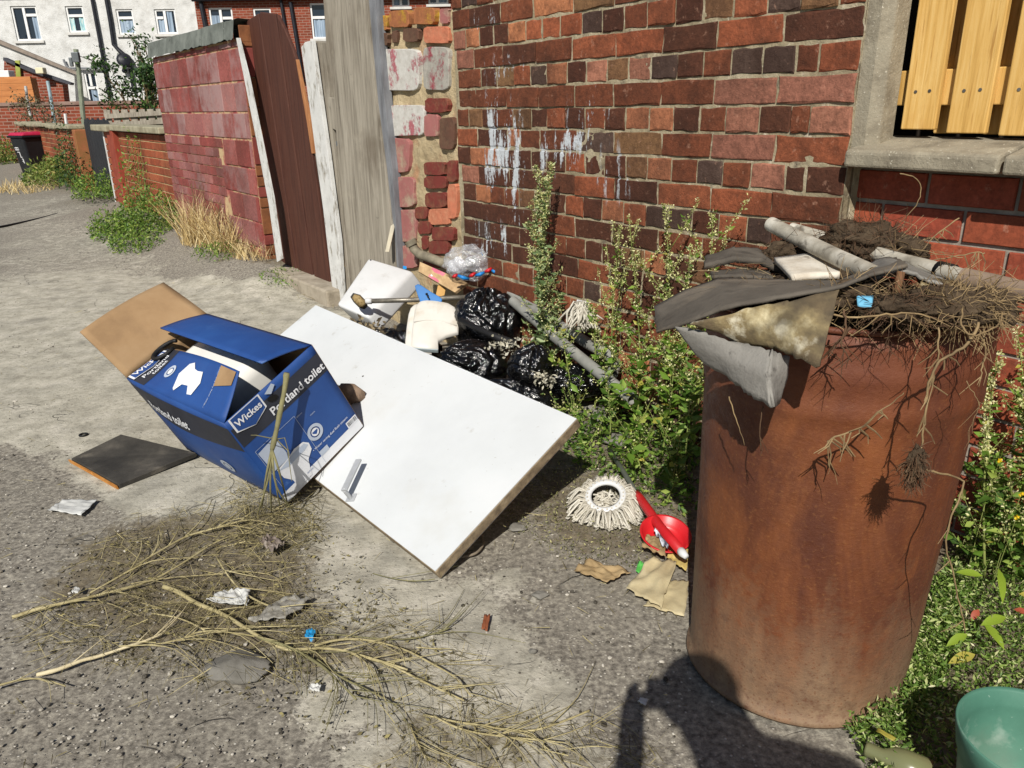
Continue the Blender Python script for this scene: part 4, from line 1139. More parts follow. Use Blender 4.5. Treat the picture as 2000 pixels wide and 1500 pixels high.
def bulge(o, e1, e2, n, amt, edge=None, nu=14, nv=14):
    mb = MB()
    mb.grid(lambda s, t: o + e1 * s + e2 * t + n * (amt * math.sin(math.pi * s) * math.sin(math.pi * min(1, t)) + .0015 * nz((s * 3, t * 3, amt * 9), 1.3, 3)), nu, nv)
    return mb
nf = ea.cross(eb).normalized()
if nf.dot(Vector((0, 0, EYE)) - BP1) < 0: nf = -nf
nl = -ea
front = bulge(BP1, va, vb, nf, .004).build('front_panel', boxblue, cbx, True, solid=.005)
leftp = bulge(BP1, vc_, vb, nl, .03).build('side_panel', boxblue, cbx, True, solid=.005)
backp = bulge(BP2, vc_, vb, ea, .0).build('back_panel', kraft, cbx, True, solid=.005)
endp = bulge(BP5, va, vb, ec, .004).build('end_panel', kraft, cbx, True, solid=.005)
bulge(BP4, va * .99 + eb * -.0, vc_, eb, .0).build('bottom_panel', kraft, cbx, True, solid=.004)

def fp(s, t, h=.0065):
    return BP1 + va * s + vb * t + nf * (h + .004 * math.sin(math.pi * max(0, min(1, s))) * math.sin(math.pi * max(0, min(1, t))) + .0015 * nz((s * 3, t * 3, .004 * 9), 1.3, 3))
def lp(s, t, h=.0065):       # s from front edge (0) to far end (1)
    return BP1 + vc_ * s + vb * t + nl * (h + .03 * math.sin(math.pi * s) * math.sin(math.pi * t) + .0015 * nz((s * 3, t * 3, .03 * 9), 1.3, 3))
def decal(P, s0, s1, t0, t1, name, mat, parent, h=.004, nu=10, nv=4):
    mb = MB(); mb.grid(lambda s, t: P(s0 + (s1 - s0) * s, t0 + (t1 - t0) * t, h), nu, nv); return mb.build(name, mat, parent, True)
decal(fp, .002, .998, .085, .285, 'charcoal_band', boxdark, front, .0034, 14, 4)
decal(fp, .002, .998, .9, .998, 'white_base_band', printwhite, front, .0034, 14, 3)
decal(lp, .002, .998, .06, .33, 'charcoal_band', boxdark, leftp, .0034, 16, 6)
FONT_CACHE = {}
def text_verts(s, size, bold=.0):
    cu = bpy.data.curves.new('txt', 'FONT'); cu.body = s; cu.size = size; cu.offset = bold * size; cu.resolution_u = 3
    ob = bpy.data.objects.new('txt', cu); COL.objects.link(ob)
    bpy.context.view_layer.update()
    me = bpy.data.meshes.new_from_object(ob.evaluated_get(bpy.context.evaluated_depsgraph_get()))
    V = [(v.co.x, v.co.y) for v in me.vertices]; F = [tuple(p.vertices) for p in me.polygons]
    bpy.data.objects.remove(ob); bpy.data.curves.remove(cu); bpy.data.meshes.remove(me)
    return V, F
def lettering(P, s, s0, t0, size, name, mat, parent, unit, tunit, h=.0052, bold=.0, slant=0.0, flip=1):
    """write along +s from (s0, t0 = base line); sizes in metres"""
    V, F = text_verts(s, size, bold)
    mb = MB(); mb.add([P(s0 + x / unit * flip, t0 - y / tunit, h) for x, y in V], F)
    return mb.build(name, mat, parent)
UA, UB, UC = va.length, vb.length, vc_.length
# shield logo
def logo(P, s0, s1, t0, t1, parent, unit, tunit, flip=1, dip=.06):
    def shield(g, h, mat, name):
        ds, dt = (s1 - s0), (t1 - t0)
        pts = [(s0 + g * ds, t0 + g * dt), (s1 - g * ds, t0 + g * dt), (s1 - g * ds, t1 - g * dt), ((s0 + s1) / 2, t1 + dip - g * dt), (s0 + g * ds, t1 - g * dt)]
        mb = MB(); mb.add([P(a, b, h) for a, b in pts], [(0, 1, 2, 3, 4)]); return mb.build(name, mat, parent)
    shield(0, .0062, printwhite, 'logo_outline'); shield(.05, .0072, boxblue, 'logo_shield')
    w = abs(s1 - s0) * unit
    V, F = text_verts('Wickes', 1.0, .02)
    tw = max(v[0] for v in V)
    k_ = w * .82 / tw
    mb = MB(); mb.add([P((s0 + (s1 - s0) * .09) + x * k_ / unit * flip, t0 + (t1 - t0) * .74 - y * k_ / tunit, .0094) for x, y in V], F); mb.build('logo_lettering', printwhite, parent)
logo(fp, .03, .36, -.005, .135, front, UA, UB)
lettering(fp, 'Portland toilet', .355, .245, .039, 'lettering', printwhite, front, UA, UB, .0062, .02)
lettering(fp, '• Water saving dual flush cistern', .46, .80, .0125, 'small_print', printwhite, front, UA, UB, .005)
lettering(fp, 'cistern', .62, .50, .008, 'small_print', printgrey, front, UA, UB, .005)
lettering(fp, '760mm', .50, .42, .009, 'small_print', printgrey, front, UA, UB, .005)
lettering(fp, '660mm', .30, .93, .009, 'small_print', boxblue, front, UA, UB, .005)
# round emblem
def disc(P, s, t, r, name, mat, parent, h, unit, tunit, r0=0.0):
    mb = MB(); n = 28
    vs = [P(s + math.cos(2 * math.pi * i / n) * r / unit, t + math.sin(2 * math.pi * i / n) * r / tunit, h) for i in range(n)]
    if r0:
        vs += [P(s + math.cos(2 * math.pi * i / n) * r0 / unit, t + math.sin(2 * math.pi * i / n) * r0 / tunit, h) for i in range(n)]
        mb.add(vs, [(i, (i + 1) % n, n + (i + 1) % n, n + i) for i in range(n)])
    else: mb.add(vs, [tuple(range(n))])
    return mb.build(name, mat, parent)
disc(fp, .575, .655, .030, 'emblem_ring', printgrey, front, .0050, UA, UB, .019)
disc(fp, .575, .655, .0145, 'emblem_centre', printwhite, front, .0050, UA, UB)
mb = MB(); mb.add([fp(.545, .64, .0056), fp(.605, .64, .0056), fp(.605, .652, .0056), fp(.575, .68, .0056), fp(.545, .652, .0056)], [(0, 1, 2, 3, 4)]); mb.build('emblem_shield', boxblue, front)
# picture of a pan and cistern: a pale outline shape
def outline(P, pts, name, mat, parent, h):
    mb = MB(); mb.add([P(s, t, h) for s, t in pts], [tuple(range(len(pts)))]); return mb.build(name, mat, parent)
outline(fp, [(.06, .42), (.25, .40), (.26, .60), (.24, .66), (.07, .66)], 'printed_cistern', printgrey, front, .0048)
outline(fp, [(.10, .67), (.23, .66), (.33, .63), (.43, .64), (.47, .69), (.46, .76), (.38, .82), (.35, .90), (.33, .97), (.17, .97), (.16, .86), (.11, .78)], 'printed_pan', printwhite, front, .0048)
outline(fp, [(.11, .69), (.30, .655), (.43, .66), (.455, .70), (.40, .715), (.2, .725)], 'printed_seat', printgrey, front, .0053)
for (a, b, c, d) in ((.05, .053, .385, .98), (.05, .5, .385, .388), (.497, .5, .385, .98)): decal(fp, a, b, c, d, 'printed_line', printgrey, front, .0046, 3, 3)
outline(fp, [(.50, .845), (.60, .845), (.60, .90), (.50, .90)], 'printed_panel', printgrey, front, .0048)
outline(fp, [(.86, .83), (.99, .83), (.99, .90), (.86, .90)], 'barcode_panel', printwhite, front, .0048)
mb = MB(); x = .872
while x < .98:
    w = rnd.uniform(.002, .007); mb.add([fp(x, .84, .0054), fp(x + w, .84, .0054), fp(x + w, .885, .0054), fp(x, .885, .0054)], [(0, 1, 2, 3)]); x += w + rnd.uniform(.003, .007)
mb.build('barcode', boxdark, front)
# hand hole as a flat disc, its inner shade put into the colour
mb = MB(); mb.add([fp(.44 + .045 * math.cos(t_) + .02 * math.sin(t_), .115 + .03 * math.sin(t_) - .03 * math.cos(t_) * 0, .0070) for t_ in [i * math.pi / 8 for i in range(16)]], [tuple(range(16))]); mb.build('hand_hole_shade', pm('hole_shadow', [(.3, '0c0b0a'), (.7, '15120f')], bump=0), front)
outline(fp, [(.40, .035), (.50, -.0), (.52, .03), (.45, .075)], 'torn_patch', printgrey, front, .0075)
# side panel lettering runs from the far end towards the front edge
lettering(lp, 'Portland toilet', .86, .27, .05, 'lettering', printwhite, leftp, UC, UB, .0062, .02, flip=-1)
disc(lp, .30, .66, .030, 'emblem_ring', printgrey, leftp, .0050, UC, UB, .018)
disc(lp, .30, .66, .014, 'emblem_centre', printgrey, leftp, .0050, UC, UB)

def flapfn(h0, h1, d1, phis, Ls, bow=.0):
    """flap hinged on h0-h1; phi and length given at both ends"""
    def f(s, t):
        ph = math.radians(phis[0] * (1 - s) + phis[1] * s); L = Ls[0] * (1 - s) + Ls[1] * s
        v = (d1 * math.cos(ph) - eb * math.sin(ph)) * (L * t)
        n = (d1 * math.sin(ph) + eb * math.cos(ph))
        return h0 + (h1 - h0) * s + v - n * bow * math.sin(math.pi * t) * (0.4 + .6 * math.sin(math.pi * s))
    return f
f1 = flapfn(BP5, BP1, ea, (-3, 37), (.17, .16), -.006)
def pict(s, t, h=.004):
    p = f1(s, t); u_ = f1(min(s + .02, 1.02), t) - f1(s - .02, t); w_ = f1(s, t + .05) - f1(s, t - .05)
    n = u_.cross(w_).normalized()
    if n.dot(Vector((0, 0, EYE)) - p) < 0: n = -n
    return p + n * h
mb = MB(); mb.grid(f1, 20, 8); pf_ = mb.build('picture_flap', boxblue, cbx, True, solid=.004)
decal(pict, .005, .2, .005, .995, 'charcoal_band', boxdark, pf_, .003, 6, 8)
# on this flap the text runs along the flap's short way, from hinge to free edge
def pict_t(s, t, h): return pict(t, s, h)
logo(pict_t, .02, .92, .015, .085, pf_, .165, UC, 1, .02)
lettering(pict_t, 'Portland', .14, .145, .033, 'lettering', printwhite, pf_, .165, UC, .0055, .015)
lettering(pict_t, 'toilet', .30, .185, .031, 'lettering', printwhite, pf_, .165, UC, .0055, .015)
disc(lambda s, t, h: pict(s, t, h), .30, .50, .026, 'emblem_ring', printgrey, pf_, .0046, UC, .165, .016)
disc(lambda s, t, h: pict(s, t, h), .30, .50, .012, 'emblem_centre', printwhite, pf_, .0046, UC, .165)
outline(pict, [(.40, .52), (.44, .78), (.49, .84), (.53, .72), (.57, .70), (.63, .72), (.66, .50), (.64, .22), (.60, .20), (.56, .36), (.50, .34), (.47, .16), (.45, .20)], 'printed_pan', printwhite, pf_, .0046)
outline(pict, [(.80, .55), (.97, .70), (.985, .97), (.80, .97)], 'torn_paper_patch', kraft, pf_, .005)
lettering(pict_t, '• Water saving dual flush cistern', .10, .80, .0105, 'small_print', printgrey, pf_, .165, UC, .0046)
f2 = flapfn(BP5, BP7, ec, (62, 29), (.215, .235), .01)
mb = MB(); mb.grid(f2, 14, 10); mb.build('kraft_flap', kraft, cbx, True, solid=.005)
f3 = flapfn(BP7, BP2, -ea, (22, 22), (.18, .18), .012)
mb = MB(); mb.grid(f3, 18, 8); mb.build('blue_flap', boxblue, cbx, True, solid=.005)
# white ceramic cistern lid inside the carton
ceram = pm('white_ceramic', [(.3, 'd6d4ce'), (.7, 'e2e0da')], bump=.02, rough=(.15, .3), spec=.5)
o_ = BP1 + va * .2 + vc_ * .28 + eb * .012
mb = MB(); mb.obox(o_, va * .62, vc_ * .62, eb * .2)
tag(mb.build('ceramic_cistern', ceram, bevel=.05, seg=5, smooth=True), 'white ceramic piece lying inside the open blue carton', 'cistern')
black_rub = pm('black_rubber', [(.3, '0f0f10'), (.7, '1b1b1c')], bump=.2, rough=(.5, .7))
mb = MB(); c0 = BP5 + va * .42 - vc_ * .06 - eb * .012
mb.tube([c0 + (ea * math.cos(t_) * .05 + ec * math.sin(t_) * .035) for t_ in [i * math.pi / 8 for i in range(14)]], .007, 8)
tag(mb.build('rubber_hose', black_rub, smooth=True), 'short loop of black hose at the open end of the carton', 'hose')
clearfilm_n = NT('clear_film')
tb = clearfilm_n.n('ShaderNodeBsdfTransparent'); gl = clearfilm_n.n('ShaderNodeBsdfGlossy'); gl.inputs['Roughness'].default_value = .15
df = clearfilm_n.n('ShaderNodeBsdfDiffuse'); df.inputs[0].default_value = H('d4d6da')
m1 = clearfilm_n.n('ShaderNodeMixShader'); m2 = clearfilm_n.n('ShaderNodeMixShader')
clearfilm_n.l(gl.outputs[0], m1.inputs[2]); clearfilm_n.l(df.outputs[0], m1.inputs[1]); m1.inputs[0].default_value = .3
fr = clearfilm_n.mr(clearfilm_n.noise(16, 6, .7, dist=1.0), .4, .65, .22, .62)
clearfilm_n.l(fr, m2.inputs[0]); clearfilm_n.l(tb.outputs[0], m2.inputs[1]); clearfilm_n.l(m1.outputs[0], m2.inputs[2]); clearfilm_n.l(m2.outputs[0], clearfilm_n.out.inputs[0])
nb_ = clearfilm_n.bump(clearfilm_n.noise(22, 6, .6, dist=1.5), .8, .02)
clearfilm_n.l(nb_, gl.inputs['Normal']); clearfilm_n.l(nb_, df.inputs['Normal'])
film_m = clearfilm_n.m

# ================================================================== rusty drum
drum_c0, drum_c1 = Vector((.6445, 1.4911)), Vector((.6539, 1.4705)); DH = .86
def drum_pt(th, z, dr=0.0):
    k_ = z / DH; c = drum_c0.lerp(drum_c1, k_)
    r = .2338 + .0255 * k_ + dr
    r += .004 * math.sin(2 * th + 1.1) * (1 - k_) + .0022 * nz((math.cos(th), math.sin(th), z * 2), 2.2, 4)
    return Vector((c.x + r * math.cos(th), c.y + r * math.sin(th), z + .003))
k = NT('rusted_steel')
sp_ = k.n('ShaderNodeSeparateXYZ'); k.l(k.pos(), sp_.inputs[0]); zz = sp_.outputs[2]
n1_ = k.noise(5, 6, .65, (1, 1, .35)); n2_ = k.noise(40, 6, .7); n3_ = k.noise(110, 5, .75, (1, 1, 1.4)); n4_ = k.noise(2.6, 5, .6, (1.8, 1.8, .5)); n5_ = k.noise(3.2, 5, .65, (1.5, 1.5, .5), dist=.6); n6_ = k.noise(9, 6, .7, (3, 3, .16))
c1_ = k.ramp(n1_, [(.25, H('462514')), (.45, H('613318')), (.62, H('78431f')), (.8, H('8c582c'))])
c1_ = k.mix(k.mr(n4_, .42, .6, 0, .7), c1_, H('45241a'))
c1_ = k.mix(k.mr(n5_, .5, .66, 0, .6), c1_, H('87502a'))
c1_ = k.mix(k.mr(n6_, .58, .74, 0, .22), c1_, H('3f2018'))
c1_ = k.mix(k.mr(n3_, .55, .75, 0, .4), c1_, H('9a6a3c'))
c1_ = k.mix(k.mr(n3_, .40, .28, 0, .3), c1_, H('33180f'))
hz_ = k.math('ADD', k.math('ADD', zz, k.mr(n4_, .3, .7, -.22, .22)), k.mr(n2_, .3, .7, -.12, .12))
dustf = k.mr(hz_, .36, .02)
dust = k.ramp(n2_, [(.3, H('61493a')), (.55, H('806c55')), (.75, H('948169'))])
dust = k.mix(k.mr(k.voro(110), .12, .3, .55, 0), dust, H('5a3420'))
col = k.mix(k.math('MULTIPLY', dustf, .85), c1_, dust)
topf = k.mr(k.math('ADD', zz, k.mr(n1_, .3, .7, -.06, .06)), .66, .80)
col = k.mix(k.math('MULTIPLY', topf, .65), col, H('5c3020'))
rust_m = k.done(col, k.mr(n2_, .3, .7, .5, .8), k.bump(k.math('ADD', n2_, k.math('MULTIPLY', n3_, .5)), .55, .004), .4)
drum = thing('rusty_drum', 'tall rust brown steel drum heaped with roofing felt, pipes and roots', 'drum', Vector((drum_c0.x, drum_c0.y, 0)))
prof = [(0, .004), (.006, .0), (.008, .006), (.006, .014), (0, .02), (0, .05)] + [(0, z) for z in np.linspace(.08, .66, 22)] + \
       [(.001, .68), (.004, .69), (.005, .70), (.003, .715), (.001, .725), (.001, .745), (.004, .76), (.005, .772), (.003, .785), (0, .80), (0, .82), (0, .846)]
mb = MB(); n = 128
vs = []
for dr, z in [(p[0], p[1]) for p in prof]:
    for i in range(n): vs.append(drum_pt(2 * math.pi * i / n, z, dr))
inner = [(-.003, .846), (-.004, .70), (-.004, .05), (-.2, .045)]
for dr, z in inner:
    for i in range(n): vs.append(drum_pt(2 * math.pi * i / n, z, dr))
m_ = len(prof) + len(inner)
mb.add(vs, [(r * n + i, r * n + (i + 1) % n, (r + 1) * n + (i + 1) % n, (r + 1) * n + i) for r in range(m_ - 1) for i in range(n)])
mb.build('body', rust_m, drum, True)
mb = MB()
ring = [(.006 * math.cos(t), .853 + .006 * math.sin(t)) for t in [i * math.pi / 4 for i in range(8)]]
vs = [drum_pt(2 * math.pi * i / n, z, dr) for dr, z in ring for i in range(n)]
mb.add(vs, [(r * n + i, r * n + (i + 1) % n, ((r + 1) % 8) * n + (i + 1) % n, ((r + 1) % 8) * n + i) for r in range(8) for i in range(n)])
mb.build('rim', rust_m, drum, True)
soil_m = pm('dark_soil', [(.25, '2a221a'), (.5, '4a3e31'), (.75, '6b5c49')], scale=22, bump=1.0, bscale=50, bdist=.012, rough=(.9, .98), spec=.1)
mb = MB()
def soiltop(s, t):
    th = 2 * math.pi * s; r = (.2555) * t
    c = drum_c1; x, y = c.x + r * math.cos(th), c.y + r * math.sin(th)
    z = .835 + .05 * (1 - t ** 2) + .03 * nz((x, y, 0), 13, 2) * (1 - t ** 3) + .012 * nz((x, y, 0), 40, 7)
    return Vector((x, y, z))
mb.grid(soiltop, 96, 26)
tag(mb.build('soil_fill', soil_m, smooth=True), 'dark crumbly soil filling the top of the rusty drum', 'soil')

# ------------------------------------------------------------------ roofing felt, pipes on the drum
felt_dark = pm('dark_roofing_felt', [(.3, '3d3832'), (.5, '554f47'), (.75, '6b645a')], scale=7, bump=.5, bscale=90, spots=[('7d7263', 6, .54, .68, .6), ('2a2622', 14, .58, .7, .6)], rough=(.8, .95))
felt_grey = pm('grey_roofing_felt', [(.3, '615e59'), (.5, '7d7a74'), (.75, '918d86')], scale=8, bump=.5, bscale=120, rough=(.75, .9), spots=[('a09c94', 6, .56, .68, .5), ('45423d', 8, .55, .7, .6), ('3a3733', 50, .62, .72, .5)])
felt_lich = pm('lichened_felt', [(.25, '4a4032'), (.45, '6a5b44'), (.58, '94845f'), (.72, 'd4c9a6')], scale=11, bump=.6, bscale=80, rough=(.85, .95), spots=[('d2cbb4', 18, .56, .64, .8), ('3f382d', 7, .46, .6, .8)])
def felt(name, label, rows, mat, th=.005, nu=24, nv=10, amp=.006, rag=.004, seed=1):
    """rows: list of edge polylines of (px, py, depth); surface lofted between them"""
    R = [[Y(*p) for p in r] for r in rows]
    def along(r, s):
        x = s * (len(r) - 1); i = min(int(x), len(r) - 2); w = x - i; w = w * w * (3 - 2 * w) * .5 + w * .5
        return r[i].lerp(r[i + 1], w)
    def f(s, t):
        x = t * (len(R) - 1); i = min(int(x), len(R) - 2); w = x - i
        p = along(R[i], s).lerp(along(R[i + 1], s), w)
        e = rag * (nz((s * 9, t * 9, 0), 1.7, seed) if (t in (0, 1) or s in (0, 1)) else 0)
        return p + Vector((0, -1, .6)) * (amp * nz((s * 3, t * 2.2, 0), 1.5, seed + 3)) + Vector((e, 0, e))
    mb = MB(); mb.grid(f, nu, nv)
    return tag(mb.build(name, mat, None, True, solid=th), label, 'roofing felt', 'sheets of roofing felt on the drum')
felt('felt_sheet', 'long dark felt strip draped over the drum top with a pointed left end',
     [[(1278, 600, 1.45), (1340, 566, 1.48), (1400, 546, 1.5), (1520, 546, 1.5), (1640, 548, 1.48), (1700, 520, 1.5), (1745, 506, 1.5)],
      [(1280, 632, 1.40), (1345, 600, 1.38), (1410, 572, 1.36), (1520, 560, 1.34), (1640, 552, 1.30), (1700, 530, 1.32), (1765, 512, 1.36)],
      [(1284, 648, 1.36), (1350, 628, 1.30), (1420, 602, 1.26), (1520, 582, 1.23), (1640, 562, 1.21), (1700, 538, 1.24), (1775, 518, 1.28)]], felt_dark, seed=2)
felt('felt_sheet', 'stiff felt flap with pale lichen hanging over the front of the drum',
     [[(1345, 632, 1.29), (1450, 606, 1.24), (1545, 588, 1.20), (1640, 566, 1.18)],
      [(1400, 648, 1.27), (1490, 640, 1.21), (1560, 636, 1.17), (1622, 635, 1.15)],
      [(1455, 672, 1.25), (1520, 682, 1.19), (1560, 700, 1.15), (1598, 718, 1.125)]], felt_lich, amp=.003, seed=5)
felt('felt_sheet', 'smooth grey felt sheet curling down to a point below the lichened flap',
     [[(1318, 636, 1.33), (1385, 652, 1.28), (1450, 672, 1.235), (1505, 684, 1.19)],
      [(1345, 672, 1.32), (1400, 690, 1.26), (1450, 712, 1.205), (1500, 730, 1.155)],
      [(1372, 704, 1.31), (1420, 735, 1.25), (1460, 768, 1.19), (1508, 796, 1.135)]], felt_grey, amp=.002, seed=7)
felt('felt_sheet', 'small folded back end of the grey felt sheet with a bright crease',
     [[(1505, 684, 1.19), (1522, 690, 1.19), (1540, 696, 1.20)], [(1500, 730, 1.155), (1518, 738, 1.175), (1535, 738, 1.20)], [(1508, 796, 1.135), (1515, 792, 1.16), (1522, 786, 1.19)]], felt_grey, amp=.001, seed=9, nu=8, nv=6)
felt('felt_sheet', 'crumbling dark brown felt layers at the back left of the drum top',
     [[(1378, 505, 1.70), (1430, 488, 1.72), (1480, 490, 1.74), (1520, 520, 1.74)], [(1376, 520, 1.62), (1430, 508, 1.62), (1490, 512, 1.62), (1545, 538, 1.62)]], felt_dark, .012, amp=.006, seed=11)
felt('felt_sheet', 'thin dark felt layer under the crumbling layers at the drum top left',
     [[(1388, 532, 1.64), (1440, 528, 1.64), (1500, 532, 1.64)], [(1392, 542, 1.56), (1450, 540, 1.54), (1510, 545, 1.54)]], felt_dark, .008, amp=.004, seed=13)
felt('felt_sheet', 'grey felt scrap arched over the plastic pipe on the drum',
     [[(1690, 520, 1.42), (1720, 506, 1.42), (1760, 512, 1.42), (1800, 530, 1.42), (1840, 545, 1.40)], [(1700, 548, 1.28), (1750, 528, 1.28), (1790, 535, 1.28), (1830, 555, 1.28), (1862, 575, 1.28)]], felt_grey, .006, seed=15)
felt('felt_sheet', 'brown felt scrap with pale lichen lying at the right of the drum top',
     [[(1790, 540, 1.36), (1840, 548, 1.36), (1880, 560, 1.36), (1900, 572, 1.36)], [(1800, 560, 1.25), (1830, 572, 1.24), (1870, 580, 1.24), (1895, 580, 1.26)]], felt_lich, .005, seed=17)
mb = MB(); R_ = [[(1512, 508, 1.62), (1575, 500, 1.62), (1618, 506, 1.62)], [(1530, 525, 1.52), (1590, 522, 1.52), (1640, 530, 1.52)], [(1548, 545, 1.45), (1600, 540, 1.45), (1640, 538, 1.45)]]
R_ = [[Y(*p) for p in r] for r in R_]
mb.grid(lambda s, t: (R_[min(int(t * 2), 1)][min(int(s * 2), 1)].lerp(R_[min(int(t * 2), 1)][min(int(s * 2), 1) + 1], s * 2 - min(int(s * 2), 1))).lerp(
    R_[min(int(t * 2), 1) + 1][min(int(s * 2), 1)].lerp(R_[min(int(t * 2), 1) + 1][min(int(s * 2), 1) + 1], s * 2 - min(int(s * 2), 1)), t * 2 - min(int(t * 2), 1)), 12, 8)
tag(mb.build('plaster_piece', pm('dirty_plaster', [(.3, 'a89c8a'), (.6, 'cfc8ba'), (.8, 'dcd6ca')], scale=12, bump=.5, bscale=70, spots=[('6a5f4f', 30, .62, .7, .7)]), None, True, solid=.012), 'dirty white plaster piece under the plastic pipes on the drum', 'plaster')
pvc_dirty = pm('dirty_white_pvc', [(.25, '6a6358'), (.5, 'a09a8c'), (.75, 'cdc8bc')], scale=16, stretch=(1, 1, 1), bump=.3, bscale=60, spots=[('4d463c', 24, .58, .68, .8)], rough=(.5, .7))
def opentube(name, label, path, r, mat, cat, wall_=.0025, n=18, ring=None, group=None):
    path = [Vector(p) for p in path]
    t = thing(name, label, cat, path[0], group)
    mb = MB(); mb.tube(path, r, n, caps=False); mb.tube(path, r - wall_, n, caps=False); 
    # end rings
    for e in (0, -1):
        d = (path[1] - path[0]) if e == 0 else (path[-1] - path[-2]); d.normalize()
        a = Vector((.31, .17, .93)).cross(d).normalized(); b = d.cross(a)
        vs = [path[e] + (a * math.cos(2 * math.pi * i / n) + b * math.sin(2 * math.pi * i / n)) * rr for rr in (r, r - wall_) for i in range(n)]
        mb.add(vs, [(i, (i + 1) % n, n + (i + 1) % n, n + i) for i in range(n)])
    mb.build('pipe', mat, t, True)
    return t
p1 = [Y(1506, 438, 1.78), Y(1560, 466, 1.67), Y(1640, 505, 1.5), Y(1706, 536, 1.36)]
pg = 'plastic pipes on the drum'
opentube('plastic_pipe', 'dirty white plastic pipe with its open end facing forward on the drum', p1, .0165, pvc_dirty, 'pipe', group=pg)
p2 = [Y(1545, 448, 1.80), Y(1640, 475, 1.70), Y(1760, 510, 1.55), Y(1850, 532, 1.44), Y(1890, 545, 1.40)]
t2 = opentube('plastic_pipe', 'long dirty white pipe crossing the drum top with a black tape band', p2, .0155, pvc_dirty, 'pipe', group=pg)
mb = MB(); mb.tube([Y(1832, 527, 1.462), Y(1862, 535, 1.432)], .0175, 16); mb.build('tape_band', black_rub, t2, True)
opentube('plastic_pipe', 'brownish pipe end sticking out past the right side of the drum', [Y(1880, 543, 1.41), Y(1940, 556, 1.36), Y(2035, 580, 1.28)], .019, pm('brown_pvc', [(.3, '6b5a4c'), (.7, '8d7b6a')], scale=12, bump=.3), 'pipe', group=pg)
stub = MB(); stub.tube([Y(1750, 578, 1.235), Y(1754, 555, 1.245), Y(1760, 531, 1.25)], .0065, 10)
tag(stub.build('wood_stub', pm('broken_stick', [(.3, '4a3222'), (.7, '7a563a')], bump=.4), None, True), 'short broken stick standing upright at the drum front', 'stick')
mb = MB(); mb.hexa([Y(1674, 600, 1.20), Y(1703, 603, 1.19), Y(1705, 596, 1.23), Y(1678, 592, 1.24), Y(1672, 578, 1.205), Y(1705, 582, 1.195), Y(1707, 576, 1.235), Y(1676, 574, 1.245)])
tag(mb.build('blue_block', pm('chipped_blue_paint', [(.3, '4f93b4'), (.55, '6fb0cf'), (.75, 'a9c8d2')], scale=30, bump=.4), bevel=.003), 'small chipped light blue block among the roots on the drum', 'block')
# ================================================================== rubbish heap behind the door
bagmat = NT('black_bin_bag')
f_ = bagmat.noise(14, 5, .55, dist=2.6); g_ = bagmat.noise(46, 4, .55, (1, 1, 1.6), dist=1.8)
rid = bagmat.math('ABSOLUTE', bagmat.math('SUBTRACT', f_, .5)); rid2 = bagmat.math('ABSOLUTE', bagmat.math('SUBTRACT', g_, .5))
black_bag = bagmat.done(H('060607'), .13, bagmat.bump(bagmat.math('ADD', rid, bagmat.math('MULTIPLY', rid2, .2)), .28, .05), .6)
def bag(label, c, rad, seed, knot=None, amp=.24):
    c = Vector(c)
    mb = MB(); nu, nv = 110, 64
    ax = Vector(knot or (.2, -.3, 1)).normalized(); a1 = ax.orthogonal().normalized(); a2 = ax.cross(a1)
    def f(s, t):
        th, ph = 2 * math.pi * s, math.pi * t
        d = Vector((math.sin(ph) * math.cos(th), math.sin(ph) * math.sin(th), -math.cos(ph)))
        up_ = d.dot(ax); ang = math.atan2(d.dot(a2), d.dot(a1))
        w_ = max(0.0, min(1.0, (up_ + .5) / 1.5))
        fold = abs(math.sin(3.5 * ang + 2.2 * nz(d, 1.1, seed + 3))) ** .55
        fold2 = abs(math.sin(8 * ang + 3.0 * nz(d, 1.6, seed + 6))) ** .7
        v = 1 + .16 * nz(d, 1.1, seed + 5) - .20 * w_ * w_ * (1 - fold) - .07 * w_ * (1 - fold2)
        e1 = abs(nz(d, 1.3, seed + 8)); v -= .10 * max(0, 1 - e1 * 9)          # long sharp creases
        e2 = abs(nz(d, 2.1, seed + 12)); v -= .05 * max(0, 1 - e2 * 9)
        v += .03 * max(0, up_) ** 8
        p = Vector((d.x * rad[0] * v, d.y * rad[1] * v, d.z * rad[2] * v))
        if p.z < -rad[2] * .7: p.z = -rad[2] * .7 + (p.z + rad[2] * .7) * .2
        return c + p
    mb.grid(f, nu, nv)
    return tag(mb.build('bin_bag', black_bag, None, True), label, 'bin bag', 'black bin bags in the heap')
bag('big upright black bin bag with a gathered top against the wall', Y(952, 632, 3.55), (.17, .16, .17), 1, (.0, -.1, 1))
bag('crumpled black bin bag lying between the seat lid and the door edge', Y(925, 722, 3.15), (.16, .14, .125), 2, (-.6, -.3, .5))
bag('small shiny black bin bag at the right end of the heap under the pipes', Y(1035, 720, 2.92), (.10, .10, .10), 3, (.3, 0, 1))
bag('flat black bin bag tucked under the white plastic cistern', Y(762, 690, 3.55), (.26, .15, .12), 4)
bag('dark bin bag just behind the right part of the white door edge', Y(1000, 800, 2.85), (.20, .12, .12), 5)
bag('low black bin bag at the foot of the brick wall behind the pipes', Y(1120, 745, 2.95), (.15, .10, .07), 6)

